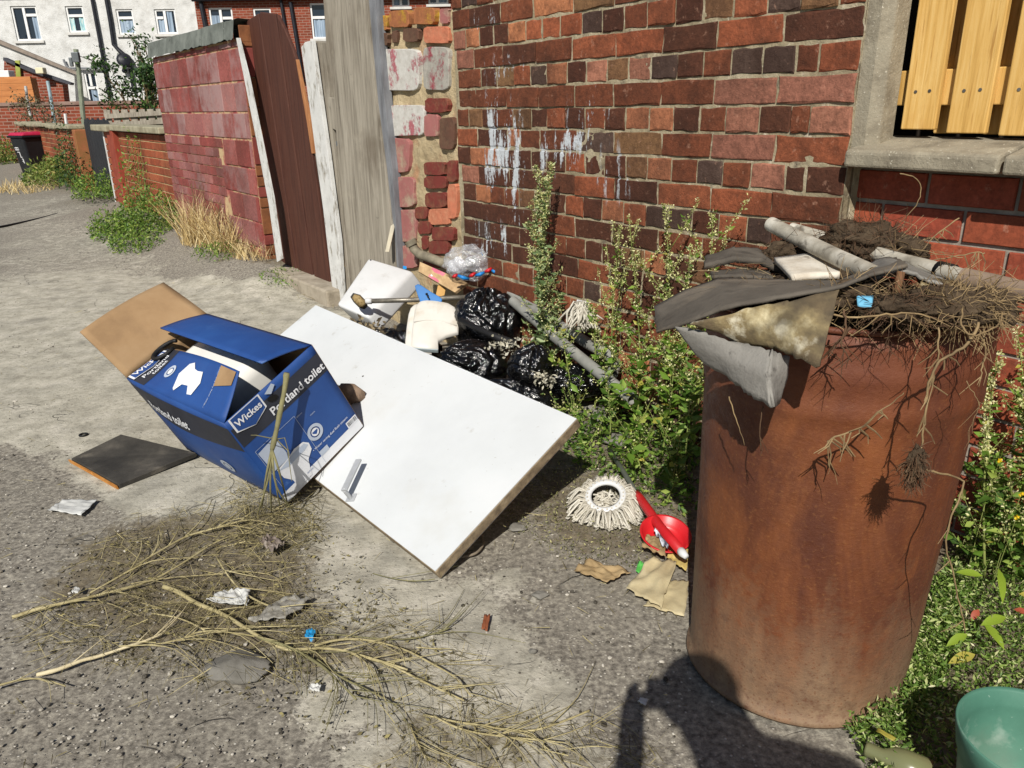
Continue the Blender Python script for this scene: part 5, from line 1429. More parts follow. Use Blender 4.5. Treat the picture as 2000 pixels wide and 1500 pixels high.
plast_w = pm('white_plastic', [(.3, 'bcbdbc'), (.55, 'c9caca'), (.8, 'd2d3d3')], scale=4, bump=.04, rough=(.3, .45), spots=[('8d8474', 7, .64, .76, .45)], spec=.45)
cst = thing('plastic_cistern', 'dirty white plastic toilet cistern lying on its side on the heap', 'cistern', Vector(Y(740, 640, 3.8)))
CA, CB_, CD_, CF = Y(655, 594, 3.72), Y(719, 502, 4.10), Y(719, 620, 3.62), Y(744, 648, 3.66)
CC_ = Y(806, 528, 3.98); CE = Y(828, 556, 4.0)
top = [CA, CD_, CC_, CB_]
sidev = (CF - CD_)
mb = MB(); low = [CA + sidev * 1.25 + Vector((.02, .05, -.03)), CF, CE, CB_ + (CE - CC_) * 1.1]
mb.hexa(low + top)
mb.build('body', plast_w, cst, True, bevel=.02, seg=4)
n_ = (CD_ - CA).cross(CB_ - CA).normalized()
if n_.dot(Vector((0, 0, EYE)) - CA) < 0: n_ = -n_
def cp(px, py, h=.0):
    d = ray(px, py); o = Vector((0, 0, EYE)); t = (CA + n_ * h - o).dot(n_) / d.dot(n_); return o + d * t
mb = MB(); mb.add([cp(787, 519, .002), cp(794, 520, .002), cp(794, 526, .002), cp(787, 525, .002)], [(0, 1, 2, 3)]); mb.build('blue_sticker', pm('blue_sticker', [(.3, '1d78b8'), (.7, '2a8ccc')], bump=0), cst)
mb = MB(); mb.tube([cp(724, 508, -.004), cp(724, 508, .003)], .004, 8); mb.build('bolt_hole', black_rub, cst)
# open end with black fittings
mb = MB(); c0 = (CA + CF) / 2 + Vector((0, -.03, -.03))
mb.tube([c0 + Vector((-.06, -.02, .0)), c0 + Vector((-.055, -.05, -.03))], .028, 14); mb.build('fitting', black_rub, cst, True)
mb = MB(); mb.tube([c0 + Vector((.0, -.02, .01)), c0 + Vector((.03, -.05, -.02)), c0 + Vector((.06, -.06, -.05))], [.03, .028, .018], 14); mb.build('fitting', black_rub, cst, True)

# pole with a cut rag end lying across the cistern
pl = thing('mop_pole', 'grey metal pole with a stuffed foam end lying across the plastic cistern', 'pole', Y(716, 588, 3.62))
mb = MB(); mb.tube([Y(722, 588, 3.60), Y(800, 586, 3.62), Y(880, 582, 3.66), Y(960, 578, 3.70)], .0115, 12); mb.build('tube', pm('tarnished_tube', [(.3, '56524a'), (.6, '857f74'), (.8, 'a39e92')], scale=9, stretch=(3, 3, 3), bump=.2, rough=(.35, .55), metallic=.5), pl, True)
mb = MB(); mb.tube([Y(714, 588, 3.6), Y(726, 588, 3.6)], .0145, 12); mb.build('collar', plast_w, pl, True)
mb = MB(); mb.tube([Y(690, 578, 3.59), Y(697, 583, 3.59), Y(708, 594, 3.59), Y(712, 598, 3.59)], [.010, .020, .020, .010], 20); mb.build('foam_end', pm('brown_foam', [(.3, '5a4a30'), (.5, '8d7850'), (.75, 'b8a57a')], scale=60, bump=.8, bscale=90), pl, True)
mb = MB(); mb.tube([Y(687, 576, 3.60), Y(697, 583, 3.60), Y(708, 594, 3.60), Y(715, 601, 3.60)], [.012, .0235, .0235, .012], 20); mb.build('sleeve', pm('dark_sleeve', [(.3, '2c2a26'), (.7, '45423c')], bump=.2), pl, True)

# toilet seat lid
seat = thing('toilet_seat', 'stained off white toilet seat lid lying face up on the black bags', 'toilet seat', Y(845, 690, 3.42))
seat_m = pm('stained_white_lid', [(.3, 'c0bcb2'), (.55, 'ccc9c1'), (.8, 'd4d1ca')], scale=5, bump=.05, rough=(.35, .5), spots=[('9c8660', 6, .56, .72, .6)], spec=.45)
z5 = lambda x, y: (640 + x / 5, 450 + y / 5)
out_ = [(905, 705), (960, 690), (1060, 700), (1180, 725), (1245, 765), (1275, 830), (1285, 930), (1275, 1020), (1160, 1050), (1080, 1110), (1080, 1180), (950, 1172), (820, 1162), (820, 1040), (835, 900), (850, 800), (870, 740)]
def seatd(py): return 3.60 - (py - 590) / 95 * .26
pts = [Y(*z5(x, y), seatd(z5(x, y)[1])) for x, y in out_]
cen = sum(pts, Vector()) / len(pts)
sn = (pts[4] - pts[12]).cross(pts[0] - pts[8]).normalized()
if sn.dot(Vector((0, 0, EYE)) - cen) < 0: sn = -sn
def domed(pts, cen, n, h, rings=((1, 0), (.985, .6), (.93, .85), (.8, 1.0), (.4, 1.12))):
    mb = MB(); m = len(pts)
    vs = []
    for r, z in rings: vs += [cen + (p - cen) * r + n * h * z for p in pts]
    vs.append(cen + n * h * 1.15)
    fs = []
    for a in range(len(rings) - 1): fs += [(a * m + i, a * m + (i + 1) % m, (a + 1) * m + (i + 1) % m, (a + 1) * m + i) for i in range(m)]
    a = (len(rings) - 1) * m; fs += [(a + i, a + (i + 1) % m, len(vs) - 1) for i in range(m)]
    mb.add(vs, fs); return mb
domed(pts, cen, sn, .02).build('lid', seat_m, seat, True)
sh = Y(832, 640, 3.5) - Y(845, 640, 3.5)
pts2 = [p + sh * 1.0 - sn * .022 for p in pts]; cen2 = cen + sh - sn * .022
domed(pts2, cen2, sn, .016).build('seat', seat_m, seat, True)
mb = MB(); mb.tube([Y(*z5(845, 925), seatd(635)) + sn * .023, Y(*z5(960, 908), seatd(632)) + sn * .0245, Y(*z5(1100, 915), seatd(633)) + sn * .0245, Y(*z5(1260, 960), seatd(642)) + sn * .021], .0025, 6); mb.build('moulded_line', seat_m, seat, True)
mb = MB(); mb.obox(Y(*z5(822, 1165), seatd(684)) - sn * .012, Y(*z5(1080, 1182), seatd(687)) - Y(*z5(822, 1165), seatd(684)), (Y(*z5(822, 1130), seatd(676)) - Y(*z5(822, 1165), seatd(684))), sn * .022); mb.build('hinge_bar', pm('grey_hinge', [(.3, '8b979a'), (.7, 'a5b0b2')], bump=0), seat, bevel=.003)

bl = [(850, 540), (880, 522), (915, 535), (1010, 600), (1090, 645), (1118, 672), (1110, 702), (1040, 706), (950, 702), (905, 700), (885, 650), (860, 580)]
mb = MB(); mb.prism([Y(*z5(x, y), 3.58 + (700 - y) / 180 * .06) for x, y in bl][::-1], Vector((.0, .012, -.006)))
bp_ = thing('blue_dustpan', 'blue plastic dustpan piece standing behind the toilet seat lid', 'dustpan', Y(835, 590, 3.58))
bluep = pm('blue_plastic', [(.3, '1c5a96'), (.7, '2870b0')], bump=.05, rough=(.35, .5), spec=.45)
mb.build('pan', bluep, bp_, bevel=.003)
mb = MB(); mb.tube([Y(*z5(960, 625), 3.585), Y(*z5(975, 620), 3.583)], .006, 8); mb.tube([Y(*z5(975, 655), 3.575), Y(*z5(988, 650), 3.575)], .006, 8); mb.build('slot', black_rub, bp_)

# pallet plank with a pink label
pp_ = thing('pallet_plank', 'rough pallet plank with a faded pink label leaning on the heap', 'plank', Y(860, 560, 3.8))
rawwood = pm('rough_pallet_wood', [(.3, '8f7454'), (.55, 'b0946e'), (.8, 'c4a982')], scale=5, stretch=(6, 2, 6), bump=.5, bscale=40)
A1, A2, A3, A4 = Y(820, 511, 4.0), Y(913, 552, 3.78), Y(888, 571, 3.74), Y(817, 530, 3.96)
pn = (A2 - A1).cross(A4 - A1).normalized()
if pn.dot(Vector((0, 0, EYE)) - A1) < 0: pn = -pn
mb = MB(); mb.prism([A1, A2, A3, A4], -pn * .02); mb.build('board', rawwood, pp_, bevel=.002)
def lerp2(s, t): return A1.lerp(A2, s).lerp(A4.lerp(A3, s), t)
mb = MB(); mb.add([lerp2(.28, .02) + pn * .002, lerp2(.56, .02) + pn * .002, lerp2(.56, .98) + pn * .002, lerp2(.28, .98) + pn * .002], [(0, 1, 2, 3)]); mb.build('pink_label', pm('pink_paint', [(.3, 'b05a6c'), (.6, 'c87484'), (.8, 'b08a70')], scale=22, bump=.2), pp_)
mb = MB(); mb.add([lerp2(.32, .45) + pn * .003, lerp2(.37, .45) + pn * .003, lerp2(.37, .8) + pn * .003, lerp2(.32, .8) + pn * .003], [(0, 1, 2, 3)]); mb.build('label_mark', printwhite, pp_)
mb = MB(); mb.obox(Y(850, 582, 3.83), Y(868, 577, 3.83) - Y(850, 582, 3.83), Vector((0, .02, 0)), Y(855, 558, 3.86) - Y(850, 582, 3.83)); mb.build('bearer', pm('fresh_wood', [(.3, 'a07a44'), (.7, 'c49a5e')], bump=.3), pp_, bevel=.002)

# pipes leaning on the wall
old_pipe = pm('grimy_grey_pipe', [(.25, '4c463c'), (.5, '77705f'), (.75, '948c78')], scale=14, bump=.5, bscale=50, rough=(.6, .8))
grey_pvc = pm('grey_pvc_pipe', [(.3, '6d6d68'), (.55, '85857f'), (.8, '969690')], scale=7, bump=.1, rough=(.45, .6), spots=[('a8a79f', 5, .6, .72, .4)])
eb_ = opentube('elbow_pipe', 'grimy old waste pipe with a flanged elbow pointing up at the wall', [Y(803, 473, 4.16), Y(809, 486, 4.16), Y(820, 497, 4.14), Y(838, 503, 4.10), Y(872, 516, 4.02), Y(890, 525, 3.98)], .025, old_pipe, 'pipe')
mb = MB(); mb.tube([Y(801, 470, 4.16), Y(805, 478, 4.16)], .032, 16, caps=False); mb.build('flange', old_pipe, eb_, True)
gp = 'grey waste pipes leaning along the brick wall'
opentube('waste_pipe', 'front grey plastic pipe running down right from the big bag', [Y(1002, 588, 3.45), Y(1080, 655, 3.12), Y(1150, 712, 2.88), Y(1235, 780, 2.64)], .023, grey_pvc, 'pipe', group=gp)
opentube('waste_pipe', 'rear grey plastic pipe with an elbow end close to the brick wall', [Y(998, 572, 3.60), Y(1080, 628, 3.30), Y(1150, 672, 3.06), Y(1190, 694, 2.95), Y(1203, 712, 2.92), Y(1196, 730, 2.88)], .024, grey_pvc, 'pipe', group=gp)
opentube('waste_pipe', 'thin brownish pipe against the wall behind the mop strings', [Y(1030, 580, 3.5), Y(1090, 600, 3.33), Y(1150, 612, 3.2)], .014, old_pipe, 'pipe', group=gp)
mb = MB(); mb.tube([Y(900, 625, 3.35), Y(950, 650, 3.22), Y(1004, 672, 3.1)], [.012, .013, .02], 12); tag(mb.build('black_rod', black_rub, None, True), 'black plastic handle lying between the two big bin bags', 'handle')
mb = MB(); mb.obox(Y(752, 492, 4.30), Y(760, 492, 4.30) - Y(752, 492, 4.30), Vector((0, .02, 0)), Y(767, 424, 4.42) - Y(752, 492, 4.30)); 
tag(mb.build('wood_lath', pm('pale_lath', [(.3, '9a9484'), (.55, 'b5ad98'), (.8, 'a88a66')], scale=5, stretch=(4, 4, 1), bump=.3), bevel=.002), 'pale wooden lath leaning against the foot of the grey plank', 'lath')

# clear plastic sack of packaging
cs = thing('clear_bag', 'clear plastic sack of white packaging with red and blue print on the heap', 'bag', Y(920, 540, 3.75))
cbc = Y(920, 513, 3.80)
def cbag(s, t):
    th, ph = 2 * math.pi * s, math.pi * t
    d = Vector((math.sin(ph) * math.cos(th), math.sin(ph) * math.sin(th), -math.cos(ph)))
    v = 1 + .16 * (1 - abs(nz(d, 2.2, 11)) * 2) + .1 * nz(d, 4, 13) + .75 * max(0, d.dot(Vector((.75, 0, .66)))) ** 10
    return cbc + Vector((d.x * .125 * v, d.y * .10 * v, d.z * .078 * v))
mb = MB(); mb.grid(cbag, 56, 36); mb.build('film', film_m, cs, True)
paper_w = pm('white_packaging', [(.3, 'b8b8bc'), (.7, 'd4d4d8')], bump=.1)
def inbag(name, px, py, D, r, m, seed):
    c = Y(px, py, D); mb = MB()
    def f(s, t):
        th, ph = 2 * math.pi * s, math.pi * t
        d = Vector((math.sin(ph) * math.cos(th), math.sin(ph) * math.sin(th), -math.cos(ph))); v = 1 + .35 * nz(d, 2.2, seed)
        return c + Vector((d.x * r[0] * v, d.y * r[1] * v, d.z * r[2] * v))
    mb.grid(f, 18, 12); return mb.build(name, m, cs, True)
inbag('packing', 893, 520, 3.78, (.045, .03, .04), paper_w, 1); inbag('packing', 925, 515, 3.8, (.04, .03, .035), pm('silver_foil', [(.3, '9a9a98'), (.7, 'c8c8c4')], bump=.3, rough=(.2, .35), metallic=.6), 2)
inbag('packing', 945, 525, 3.8, (.03, .025, .03), paper_w, 3)
redp = pm('red_print', [(.3, 'a81c24'), (.7, 'c42a30')], bump=0, rough=(.3, .5)); blup = pm('blue_print', [(.3, '1466a8'), (.7, '2480c4')], bump=0, rough=(.3, .5))
for i, (x0, x1, y0, y1, m_) in enumerate(((884, 893, 541, 536, redp), (894, 916, 538, 545, blup), (917, 928, 540, 533, redp), (929, 946, 538, 532, blup), (947, 960, 531, 524, redp), (961, 970, 528, 531, blup))):
    mb = MB(); mb.tube([Y(x0, y0, 3.69), Y((x0 + x1) / 2, (y0 + y1) / 2 + 1, 3.68), Y(x1, y1, 3.69)], [.006, .010, .006], 10); mb.build('printed_band', m_, cs, True)
inbag('blue_flag', 947, 495, 3.76, (.018, .008, .014), blup, 6)

# rock on the door
rock_m = pm('brown_rock', [(.3, '4f4036'), (.5, '74604f'), (.75, '8a7664')], scale=14, bump=.8, bscale=40, bdist=.01)
def rock(label, c, rad, seed, name='rock', mat=None, cat='rock'):
    mb = MB(); c = Vector(c)
    def f(s, t):
        th, ph = 2 * math.pi * s, math.pi * t
        d = Vector((math.sin(ph) * math.cos(th), math.sin(ph) * math.sin(th), -math.cos(ph))); v = 1 + .35 * nz(d, 1.2, seed) + .15 * nz(d, 2.8, seed + 1)
        # a few flat faces
        for i in range(6):
            nn = Vector((nz((i, 0, 0), 3.1, seed), nz((i, 5, 0), 3.3, seed), nz((i, 9, 2), 3.7, seed))).normalized(); a = d.dot(nn)
            if a > .3: v = min(v, .72 / a)
        return c + Vector((d.x * rad[0] * v, d.y * rad[1] * v, d.z * rad[2] * v))
    mb.grid(f, 28, 18); return tag(mb.build(name, mat or rock_m, None, True), label, cat)
p = dp(692, 778); rock('brown stone wedged between the blue carton and the white door', p + dn * .03, (.05, .045, .045), 3)
# ================================================================== plants
rs = np.random.RandomState(11)
green_leaf = leafmat('green_weed_leaf', [(0, '36501e'), (.35, '53722b'), (.7, '728f3a'), (1, '9cab56')])
bright_leaf = leafmat('bright_weed_leaf', [(0, '4d6e24'), (.5, '749638'), (.85, 'a0b356'), (1, 'c0ac4a')], .4)
silver_leaf = leafmat('dusty_weed_leaf', [(0, '4a5f38'), (.5, '768c58'), (1, 'a8b585')])
seed_m = leafmat('pale_seed_heads', [(0, '9ba060'), (.5, 'c2c280'), (1, 'e2deb0')], .3, .7)
dark_leaf = leafmat('dark_shrub_leaf', [(0, '1e3016'), (.5, '34502a'), (1, '5a7838')])
straw_m = leafmat('dry_straw', [(0, 'ad9460'), (.5, 'cdb682'), (1, 'e2d2a6')], .25, .8)
grass_m = leafmat('grass_blade', [(0, '425a22'), (.5, '6a8038'), (.85, '8f9a50'), (1, 'b5a868')], .35)
stem_m = pm('green_stem', [(.3, '5d6a34'), (.6, '7d8548'), (.8, '93905a')], scale=9, bump=.2)
browns_m = pm('brown_stem', [(.3, '4d3f2c'), (.7, '7a6848')], scale=9, bump=.3)
yflower = leafmat('yellow_petal', [(0, 'd8b414'), (1, 'f0d428')], .3)

def rv(n, s=1.0): return rs.normal(size=(n, 3)) * s

def weed(name, label, base, top, leafm, leafL=.03, nleaf=160, nbr=7, nseed=0, spread=.10, bare=.15, seedtop=.45, cat='weed', group='weeds along the foot of the brick wall', sr=.004, thin=.45):
    base, top = Vector(base), Vector(top)
    t = thing(name, label, cat, base, group)
    Hh = (top - base).length
    side = Vector((rs.uniform(-1, 1), rs.uniform(-1, 1), 0)) * Hh * .05
    def main(s): return base.lerp(top, s) + side * math.sin(math.pi * s)
    mb = MB(); mb.tube([main(i / 9) for i in range(10)], [sr * (1 - .75 * i / 9) for i in range(10)], 6)
    paths = [(main, 1.0)]
    for i in range(nbr):
        s0 = bare + (1 - bare) * (i + rs.uniform(0, .8)) / nbr * .92
        a = rs.uniform(0, 2 * math.pi); L = spread * (1.25 - s0) * rs.uniform(.7, 1.4) + .03
        d = Vector((math.cos(a), math.sin(a), rs.uniform(.5, 1.3)))
        p0 = main(s0)
        def br(s, p0=p0, d=d, L=L): return p0 + d * L * s + Vector((0, 0, L * .35 * s * s))
        mb.tube([br(j / 4) for j in range(5)], [sr * .45 * (1 - .6 * j / 4) for j in range(5)], 4)
        paths.append((br, s0))
    mb.build('stem', stem_m, t, True)
    lb = LB(); P, D, L = [], [], []
    for i in range(nleaf):
        pth, s0 = paths[0] if rs.rand() < .35 else paths[rs.randint(len(paths))]
        s = bare + (1 - bare) * rs.rand() if pth is main else rs.rand()
        hfac = s if pth is main else s0
        P.append(tuple(pth(s))); a = rs.uniform(0, 2 * math.pi); D.append((math.cos(a), math.sin(a), rs.uniform(-.2, .9))); L.append(leafL * (.4 + 1.25 * rs.rand() ** 1.6) * (1.15 - .65 * hfac))
    L = np.array(L); P = np.array(P)
    lb.leaves(P, np.array(D), rv(len(P)), L, L * thin, .15, .15)
    f = lb.build('foliage', leafm, t); f['kind'] = 'stuff'
    if nseed:
        lb = LB(); P = []
        for i in range(nseed):
            pth, s0 = paths[0] if rs.rand() < .22 else paths[rs.randint(len(paths))]
            if pth is main: s = 1 - seedtop * rs.rand() ** 1.3
            else:
                if s0 < 1 - seedtop * 1.5: s0 = 0
                s = .35 + .65 * rs.rand()
            P.append(np.array(pth(s)) + rs.normal(size=3) * .006)
        n = len(P); lb.leaves(np.array(P), rv(n) + np.array([[0, 0, .4]]), rv(n), rs.uniform(.004, .011, n), rs.uniform(.004, .008, n))
        f = lb.build('seed_heads', seed_m, t); f['kind'] = 'stuff'
    return t

def wbase(px, py): return G(px, py)
def wtop(base, px, py): return Y(px, py, base.y)
def offw(p): return p.x * N2.x + (p.y - WA) * N2.y
specs = [ # base px, top px, leaf mat, leafL, nleaf, nbr, nseed, spread, label
 ((1082, 742), (1078, 318), silver_leaf, .03, 1000, 30, 2200, .06, 'tallest narrow weed growing up the painted brick wall behind the pipes'),
 ((1062, 738), (1050, 372), silver_leaf, .03, 600, 22, 1100, .05, 'slightly shorter narrow weed left of the tallest one'),
 ((1205, 772), (1212, 442), bright_leaf, .028, 130, 10, 900, .17, 'tall pale weed with seed heads in front of the wall above the elbow pipe'),
 ((1255, 800), (1228, 425), bright_leaf, .03, 110, 8, 700, .16, 'thin seed bearing weed with its tip below the dark brick course'),
 ((1290, 812), (1298, 400), bright_leaf, .03, 140, 10, 900, .17, 'tall weed with yellow green seed heads left of the drum'),
 ((1345, 838), (1392, 415), bright_leaf, .03, 140, 11, 1000, .18, 'tall weed leaning right towards the top of the drum'),
 ((1330, 840), (1350, 480), green_leaf, .03, 200, 10, 700, .10, 'weed beside the felt point left of the drum'),
 ((1160, 800), (1150, 590), bright_leaf, .034, 130, 8, 350, .09, 'weed with yellowing leaves rising through the grey pipes'),
 ((1110, 860), (1010, 735), green_leaf, .02, 140, 9, 420, .06, 'small weed leaning left over the white door edge'),
 ((1130, 840), (1095, 640), bright_leaf, .036, 110, 7, 200, .09, 'weed with broad bright leaves behind the door corner'),
 ((1235, 880), (1262, 655), bright_leaf, .05, 150, 12, 220, .13, 'bushy bright weed in the middle of the patch left of the drum'),
 ((1290, 900), (1315, 660), bright_leaf, .05, 165, 13, 240, .13, 'bushy green weed directly left of the drum'),
 ((1335, 935), (1352, 720), green_leaf, .05, 175, 12, 220, .11, 'dense low weed touching the left side of the drum'),
 ((1190, 875), (1180, 720), green_leaf, .045, 105, 9, 160, .10, 'leafy weed above the grey end of the mop pole'),
 ((1150, 890), (1120, 790), green_leaf, .024, 240, 9, 200, .08, 'low leafy weed at the corner of the white door'),
 ((1300, 985), (1320, 860), green_leaf, .04, 190, 9, 60, .08, 'low dark weed above the red dish'),
 ((1255, 930), (1240, 820), bright_leaf, .04, 150, 8, 110, .08, 'low bright weed behind the red mop grip'),
]
for b, tp, lm, lL, nl_, nb2, ns, sp2, lab in specs:
    bs = wbase(*b); of = offw(bs)
    if of < .14:                                     # keep clear of the wall
        of = .10 + .05 * rs.rand(); bs = wl(W(b[0], b[1], of)[0], 0, of)
    weed('weed', lab, bs, wl(*W(*tp, of), of), lm, lL, nl_, nb2, ns, sp2)
specs2 = [
 ((1958, 1120), (1985, 640), bright_leaf, .03, 160, 12, 800, .08, 'tall thin weed at the right edge in front of the smooth red bricks'),
 ((1930, 1115), (1948, 690), bright_leaf, .028, 140, 12, 700, .07, 'thin weed close behind the right side of the drum'),
 ((1990, 1180), (1995, 760), green_leaf, .045, 170, 12, 500, .09, 'leafy weed at the right picture edge under the bricks'),
 ((1930, 1180), (1925, 860), green_leaf, .045, 180, 12, 500, .09, 'bushy weed low behind the drum on the right'),
 ((1960, 1230), (1975, 960), green_leaf, .042, 190, 12, 350, .09, 'low bushy weed with yellow flowers right of the drum'),
 ((1895, 1200), (1890, 1010), green_leaf, .03, 260, 10, 200, .07, 'low weed hugging the lower right side of the drum'),
]
for b, tp, lm, lL, nl_, nb2, ns, sp2, lab in specs2:
    of = .02 + .08 * rs.rand(); bs = wl(W(b[0], b[1], of)[0], 0, of)
    weed('weed', lab, bs, wl(*W(*tp, of), of), lm, lL, nl_, nb2, ns, sp2, group='weeds right of the drum')
# yellow flowers
for i, (px, py, D) in enumerate(((1952, 899, .12), (1994, 965, .12), (1985, 1010, .14))):
    c = wl(*W(px, py, D), D); lb = LB(); n = 26
    a = rs.uniform(0, 2 * math.pi, n); d = np.stack([np.cos(a), rs.uniform(-.6, -.1, n), np.sin(a)], 1)
    lb.leaves(np.tile(np.array(c), (n, 1)), d, rv(n), np.full(n, .008), np.full(n, .003))
    t = thing('yellow_flower', ['small yellow flower on a thin stalk beside the drum', 'yellow flower at the right edge, upper of two', 'yellow flower at the right edge, lower of two'][i], 'flower', c, 'yellow flowers right of the drum')
    lb.build('petals', yflower, t)
    mb = MB(); mb.tube([c, c + Vector((.003, .01, -.05)), c + Vector((.0, .02, -.14)), Vector((c.x, c.y + .03, .02))], .0012, 5); mb.build('stalk', stem_m, t)

# creeping ground cover bottom right
def in_poly(n, pts):
    pl = gpoly(pts); xs = [p[0] for p in pl]; ys = [p[1] for p in pl]; out = []
    while len(out) < n:
        x = rs.uniform(min(xs), max(xs), 4000); y = rs.uniform(min(ys), max(ys), 4000)
        m = sdpoly(x, y, pl); nn = np.array([mn.noise(Vector((a * 9, b * 9, 0))) for a, b in zip(x, y)])
        k_ = (m > -.02 + .03 * nn); out += list(zip(x[k_], y[k_], m[k_]))
    return np.array(out[:n])
def cover(name, label, poly, n, hmax, L, mat, wr_=.35, tall=.6):
    q_ = in_poly(n, poly); z = rs.rand(n) ** 1.3 * hmax * np.clip(.35 + q_[:, 2] * 6, .3, 1)
    P = np.stack([q_[:, 0], q_[:, 1], z], 1); D = rv(n); D[:, 2] = np.abs(D[:, 2]) * .8
    lb = LB(); Ls = rs.uniform(*L, n); lb.leaves(P, D, rv(n), Ls, Ls * wr_)
    o = lb.build(name, mat); o['kind'] = 'stuff'; o['label'] = label; return o
gc_m = leafmat('knotgrass_leaf', [(0, '38501c'), (.4, '5c7a30'), (.75, '8ba250'), (.95, 'c0c68a'), (1, 'd8d2ac')], .3)
barrel_side = [(1660, 1445), (1700, 1400), (1760, 1330), (1800, 1260), (1830, 1180), (1870, 1090), (1920, 1040), (2080, 1040), (2150, 1560), (1720, 1560)]
cover('ground_cover', 'dense small leaved creeping weeds on the ground right of the drum', barrel_side, 15000, .075, (.007, .018), gc_m)
cover('dry_ground_cover', 'patchy dry creeping weeds on the ground around the mop head', [(985, 1000), (1060, 930), (1150, 880), (1340, 900), (1340, 1020), (1250, 1110), (1150, 1110), (1050, 1060)], 3800, .03, (.005, .012), leafmat('dry_knotgrass', [(0, '4a4a30'), (.5, '70704a'), (.85, '95935e'), (1, 'b5b078')], .2))
cover('leaf_litter', 'low mixed leaves under the tall weeds left of the drum', [(1100, 880), (1140, 810), (1250, 780), (1345, 840), (1350, 1010), (1260, 960), (1180, 930)], 2600, .09, (.012, .03), green_leaf, .45)
cover('tall_ground_cover', 'taller leafy creeping weeds pressed against the lower right side of the drum', [(1665, 1440), (1705, 1395), (1765, 1320), (1805, 1240), (1835, 1160), (1875, 1130), (1850, 1260), (1800, 1350), (1730, 1450)], 4200, .15, (.009, .02), gc_m)
# a broad leaved plant in the ground cover: each big leaf its own piece
bl_m = [leafmat('broad_leaf_green', [(0, '7d9a2e'), (1, '9db540')], .45), leafmat('broad_leaf_yellow', [(0, 'a8a848'), (1, 'c8b85c')], .45), leafmat('broad_leaf_red', [(0, 'a04a38'), (1, 'b86048')], .4)]
def bigleaf(parent, p0, p1, w, mat):
    p0, p1 = Vector(p0), Vector(p1); d = p1 - p0; s = d.cross(Vector((0, -.4, 1))).normalized(); u = s.cross(d.normalized())
    prof = [0, .55, .95, 1, .85, .5, .0]; mb = MB(); vs = []
    for i, k_ in enumerate(prof):
        t = i / 6; c = p0 + d * t + u * .25 * d.length * t * (1 - t)
        vs += [c + s * w * .5 * k_ + u * w * .14 * k_, c, c - s * w * .5 * k_ + u * w * .14 * k_]
    mb.add(vs, [(3 * i + j, 3 * i + j + 1, 3 * i + j + 4, 3 * i + j + 3) for i in range(6) for j in (0, 1)])
    return mb.build('leaf', mat, parent, True)
bpnt = thing('broad_leaved_weed', 'low weed with long pale yellow green leaves right of the drum foot', 'weed', G(1930, 1230))
for (x0, y0, x1, y1, w, mi, z0, z1) in ((1920, 1125, 1866, 1118, .022, 0, .10, .10), (1950, 1110, 1958, 1180, .018, 0, .12, .09), (1890, 1238, 1848, 1262, .020, 0, .07, .05), (1905, 1278, 1852, 1296, .024, 1, .06, .05),
                                        (1920, 1215, 1962, 1270, .022, 0, .08, .06), (1965, 1205, 1915, 1222, .024, 0, .09, .08), (1990, 1160, 2030, 1170, .022, 1, .1, .1), (1912, 1190, 1896, 1212, .016, 2, .07, .05), (1980, 1190, 2010, 1200, .018, 2, .07, .07)):
    bigleaf(bpnt, G(x0, y0, z0), G(x1, y1, z1), w, bl_m[mi])
mb = MB(); mb.tube([G(1930, 1262, .0), G(1932, 1240, .05), G(1938, 1200, .10)], .0016, 6); mb.build('stem', stem_m, bpnt)

# ------------------------------------------------------------------ weeds and grasses along the alley wall on the left
def clump(name, label, c, rad, h, n, mat, Lr, kind='leaf', cat='weed', group='weeds along the far walls', blade_w=.006, seeds=0):
    c = Vector(c); t = thing(name, label, cat, c, group); lb = LB()
    a = rs.uniform(0, 2 * math.pi, n); r = np.sqrt(rs.rand(n)) * rad
    x, y = c.x + r * np.cos(a) * E2.x - r * np.sin(a) * .6 * N2.x * -1, c.y + r * np.cos(a) * E2.y + r * np.sin(a) * .6 * N2.y
    if kind == 'leaf':
        nn = np.array([mn.noise(Vector((xx * 5, yy * 5, c.x))) for xx, yy in zip(x, y)])
        z = c.z + h * rs.rand(n) ** 1.1 * (1 - .6 * (r / rad) ** 2) * (1 + .6 * nn)
        L = rs.uniform(*Lr, n); D = rv(n); D[:, 2] += .4
        lb.leaves(np.stack([x, y, z], 1), D, rv(n), L, L * .4)
    else:
        L = rs.uniform(*Lr, n) * h; D = rv(n, .32); D[:, 2] = 1.0
        lb.blades(np.stack([x, y, np.full(n, c.z)], 1), D, rv(n), L, np.full(n, blade_w), rs.uniform(.02, .45, n))
    f = lb.build('foliage', mat, t); f['kind'] = 'stuff'
    mb = MB()
    for i in range(6):
        a_ = rs.uniform(0, 6.28); rr = rad * .5 * rs.rand(); p = c + Vector((rr * math.cos(a_), rr * math.sin(a_), 0)); mb.tube([p, p + Vector((rs.normal() * .03, rs.normal() * .03, h * .5)), p + Vector((rs.normal() * .07, rs.normal() * .07, h * .95))], [.004, .003, .0015], 5)
    mb.build('stems', stem_m if kind == 'leaf' else browns_m, t)
    return t
def gb_(px, py): p = G(px, py); return Vector((p.x, p.y, gz(p.x, p.y) - .01))
clump('weed_clump', 'green weeds at the foot of the low brick wall, left of the dry grass', gb_(295, 470), .5, .42, 2600, green_leaf, (.02, .05))
clump('weed_clump', 'rounded green weed patch spilling onto the asphalt below the low wall', gb_(232, 468), .42, .28, 1700, green_leaf, (.02, .05))
clump('weed_clump', 'low weed patch in front of the rounded green one', gb_(270, 490), .4, .16, 1200, green_leaf, (.02, .04))
clump('weed_clump', 'tall thin weeds against the low wall middle', gb_(285, 440), .35, .85, 700, green_leaf, (.02, .05))
clump('weed_clump', 'dark tall weeds in front of the black gate', gb_(178, 380), .7, .95, 2600, dark_leaf, (.03, .07))
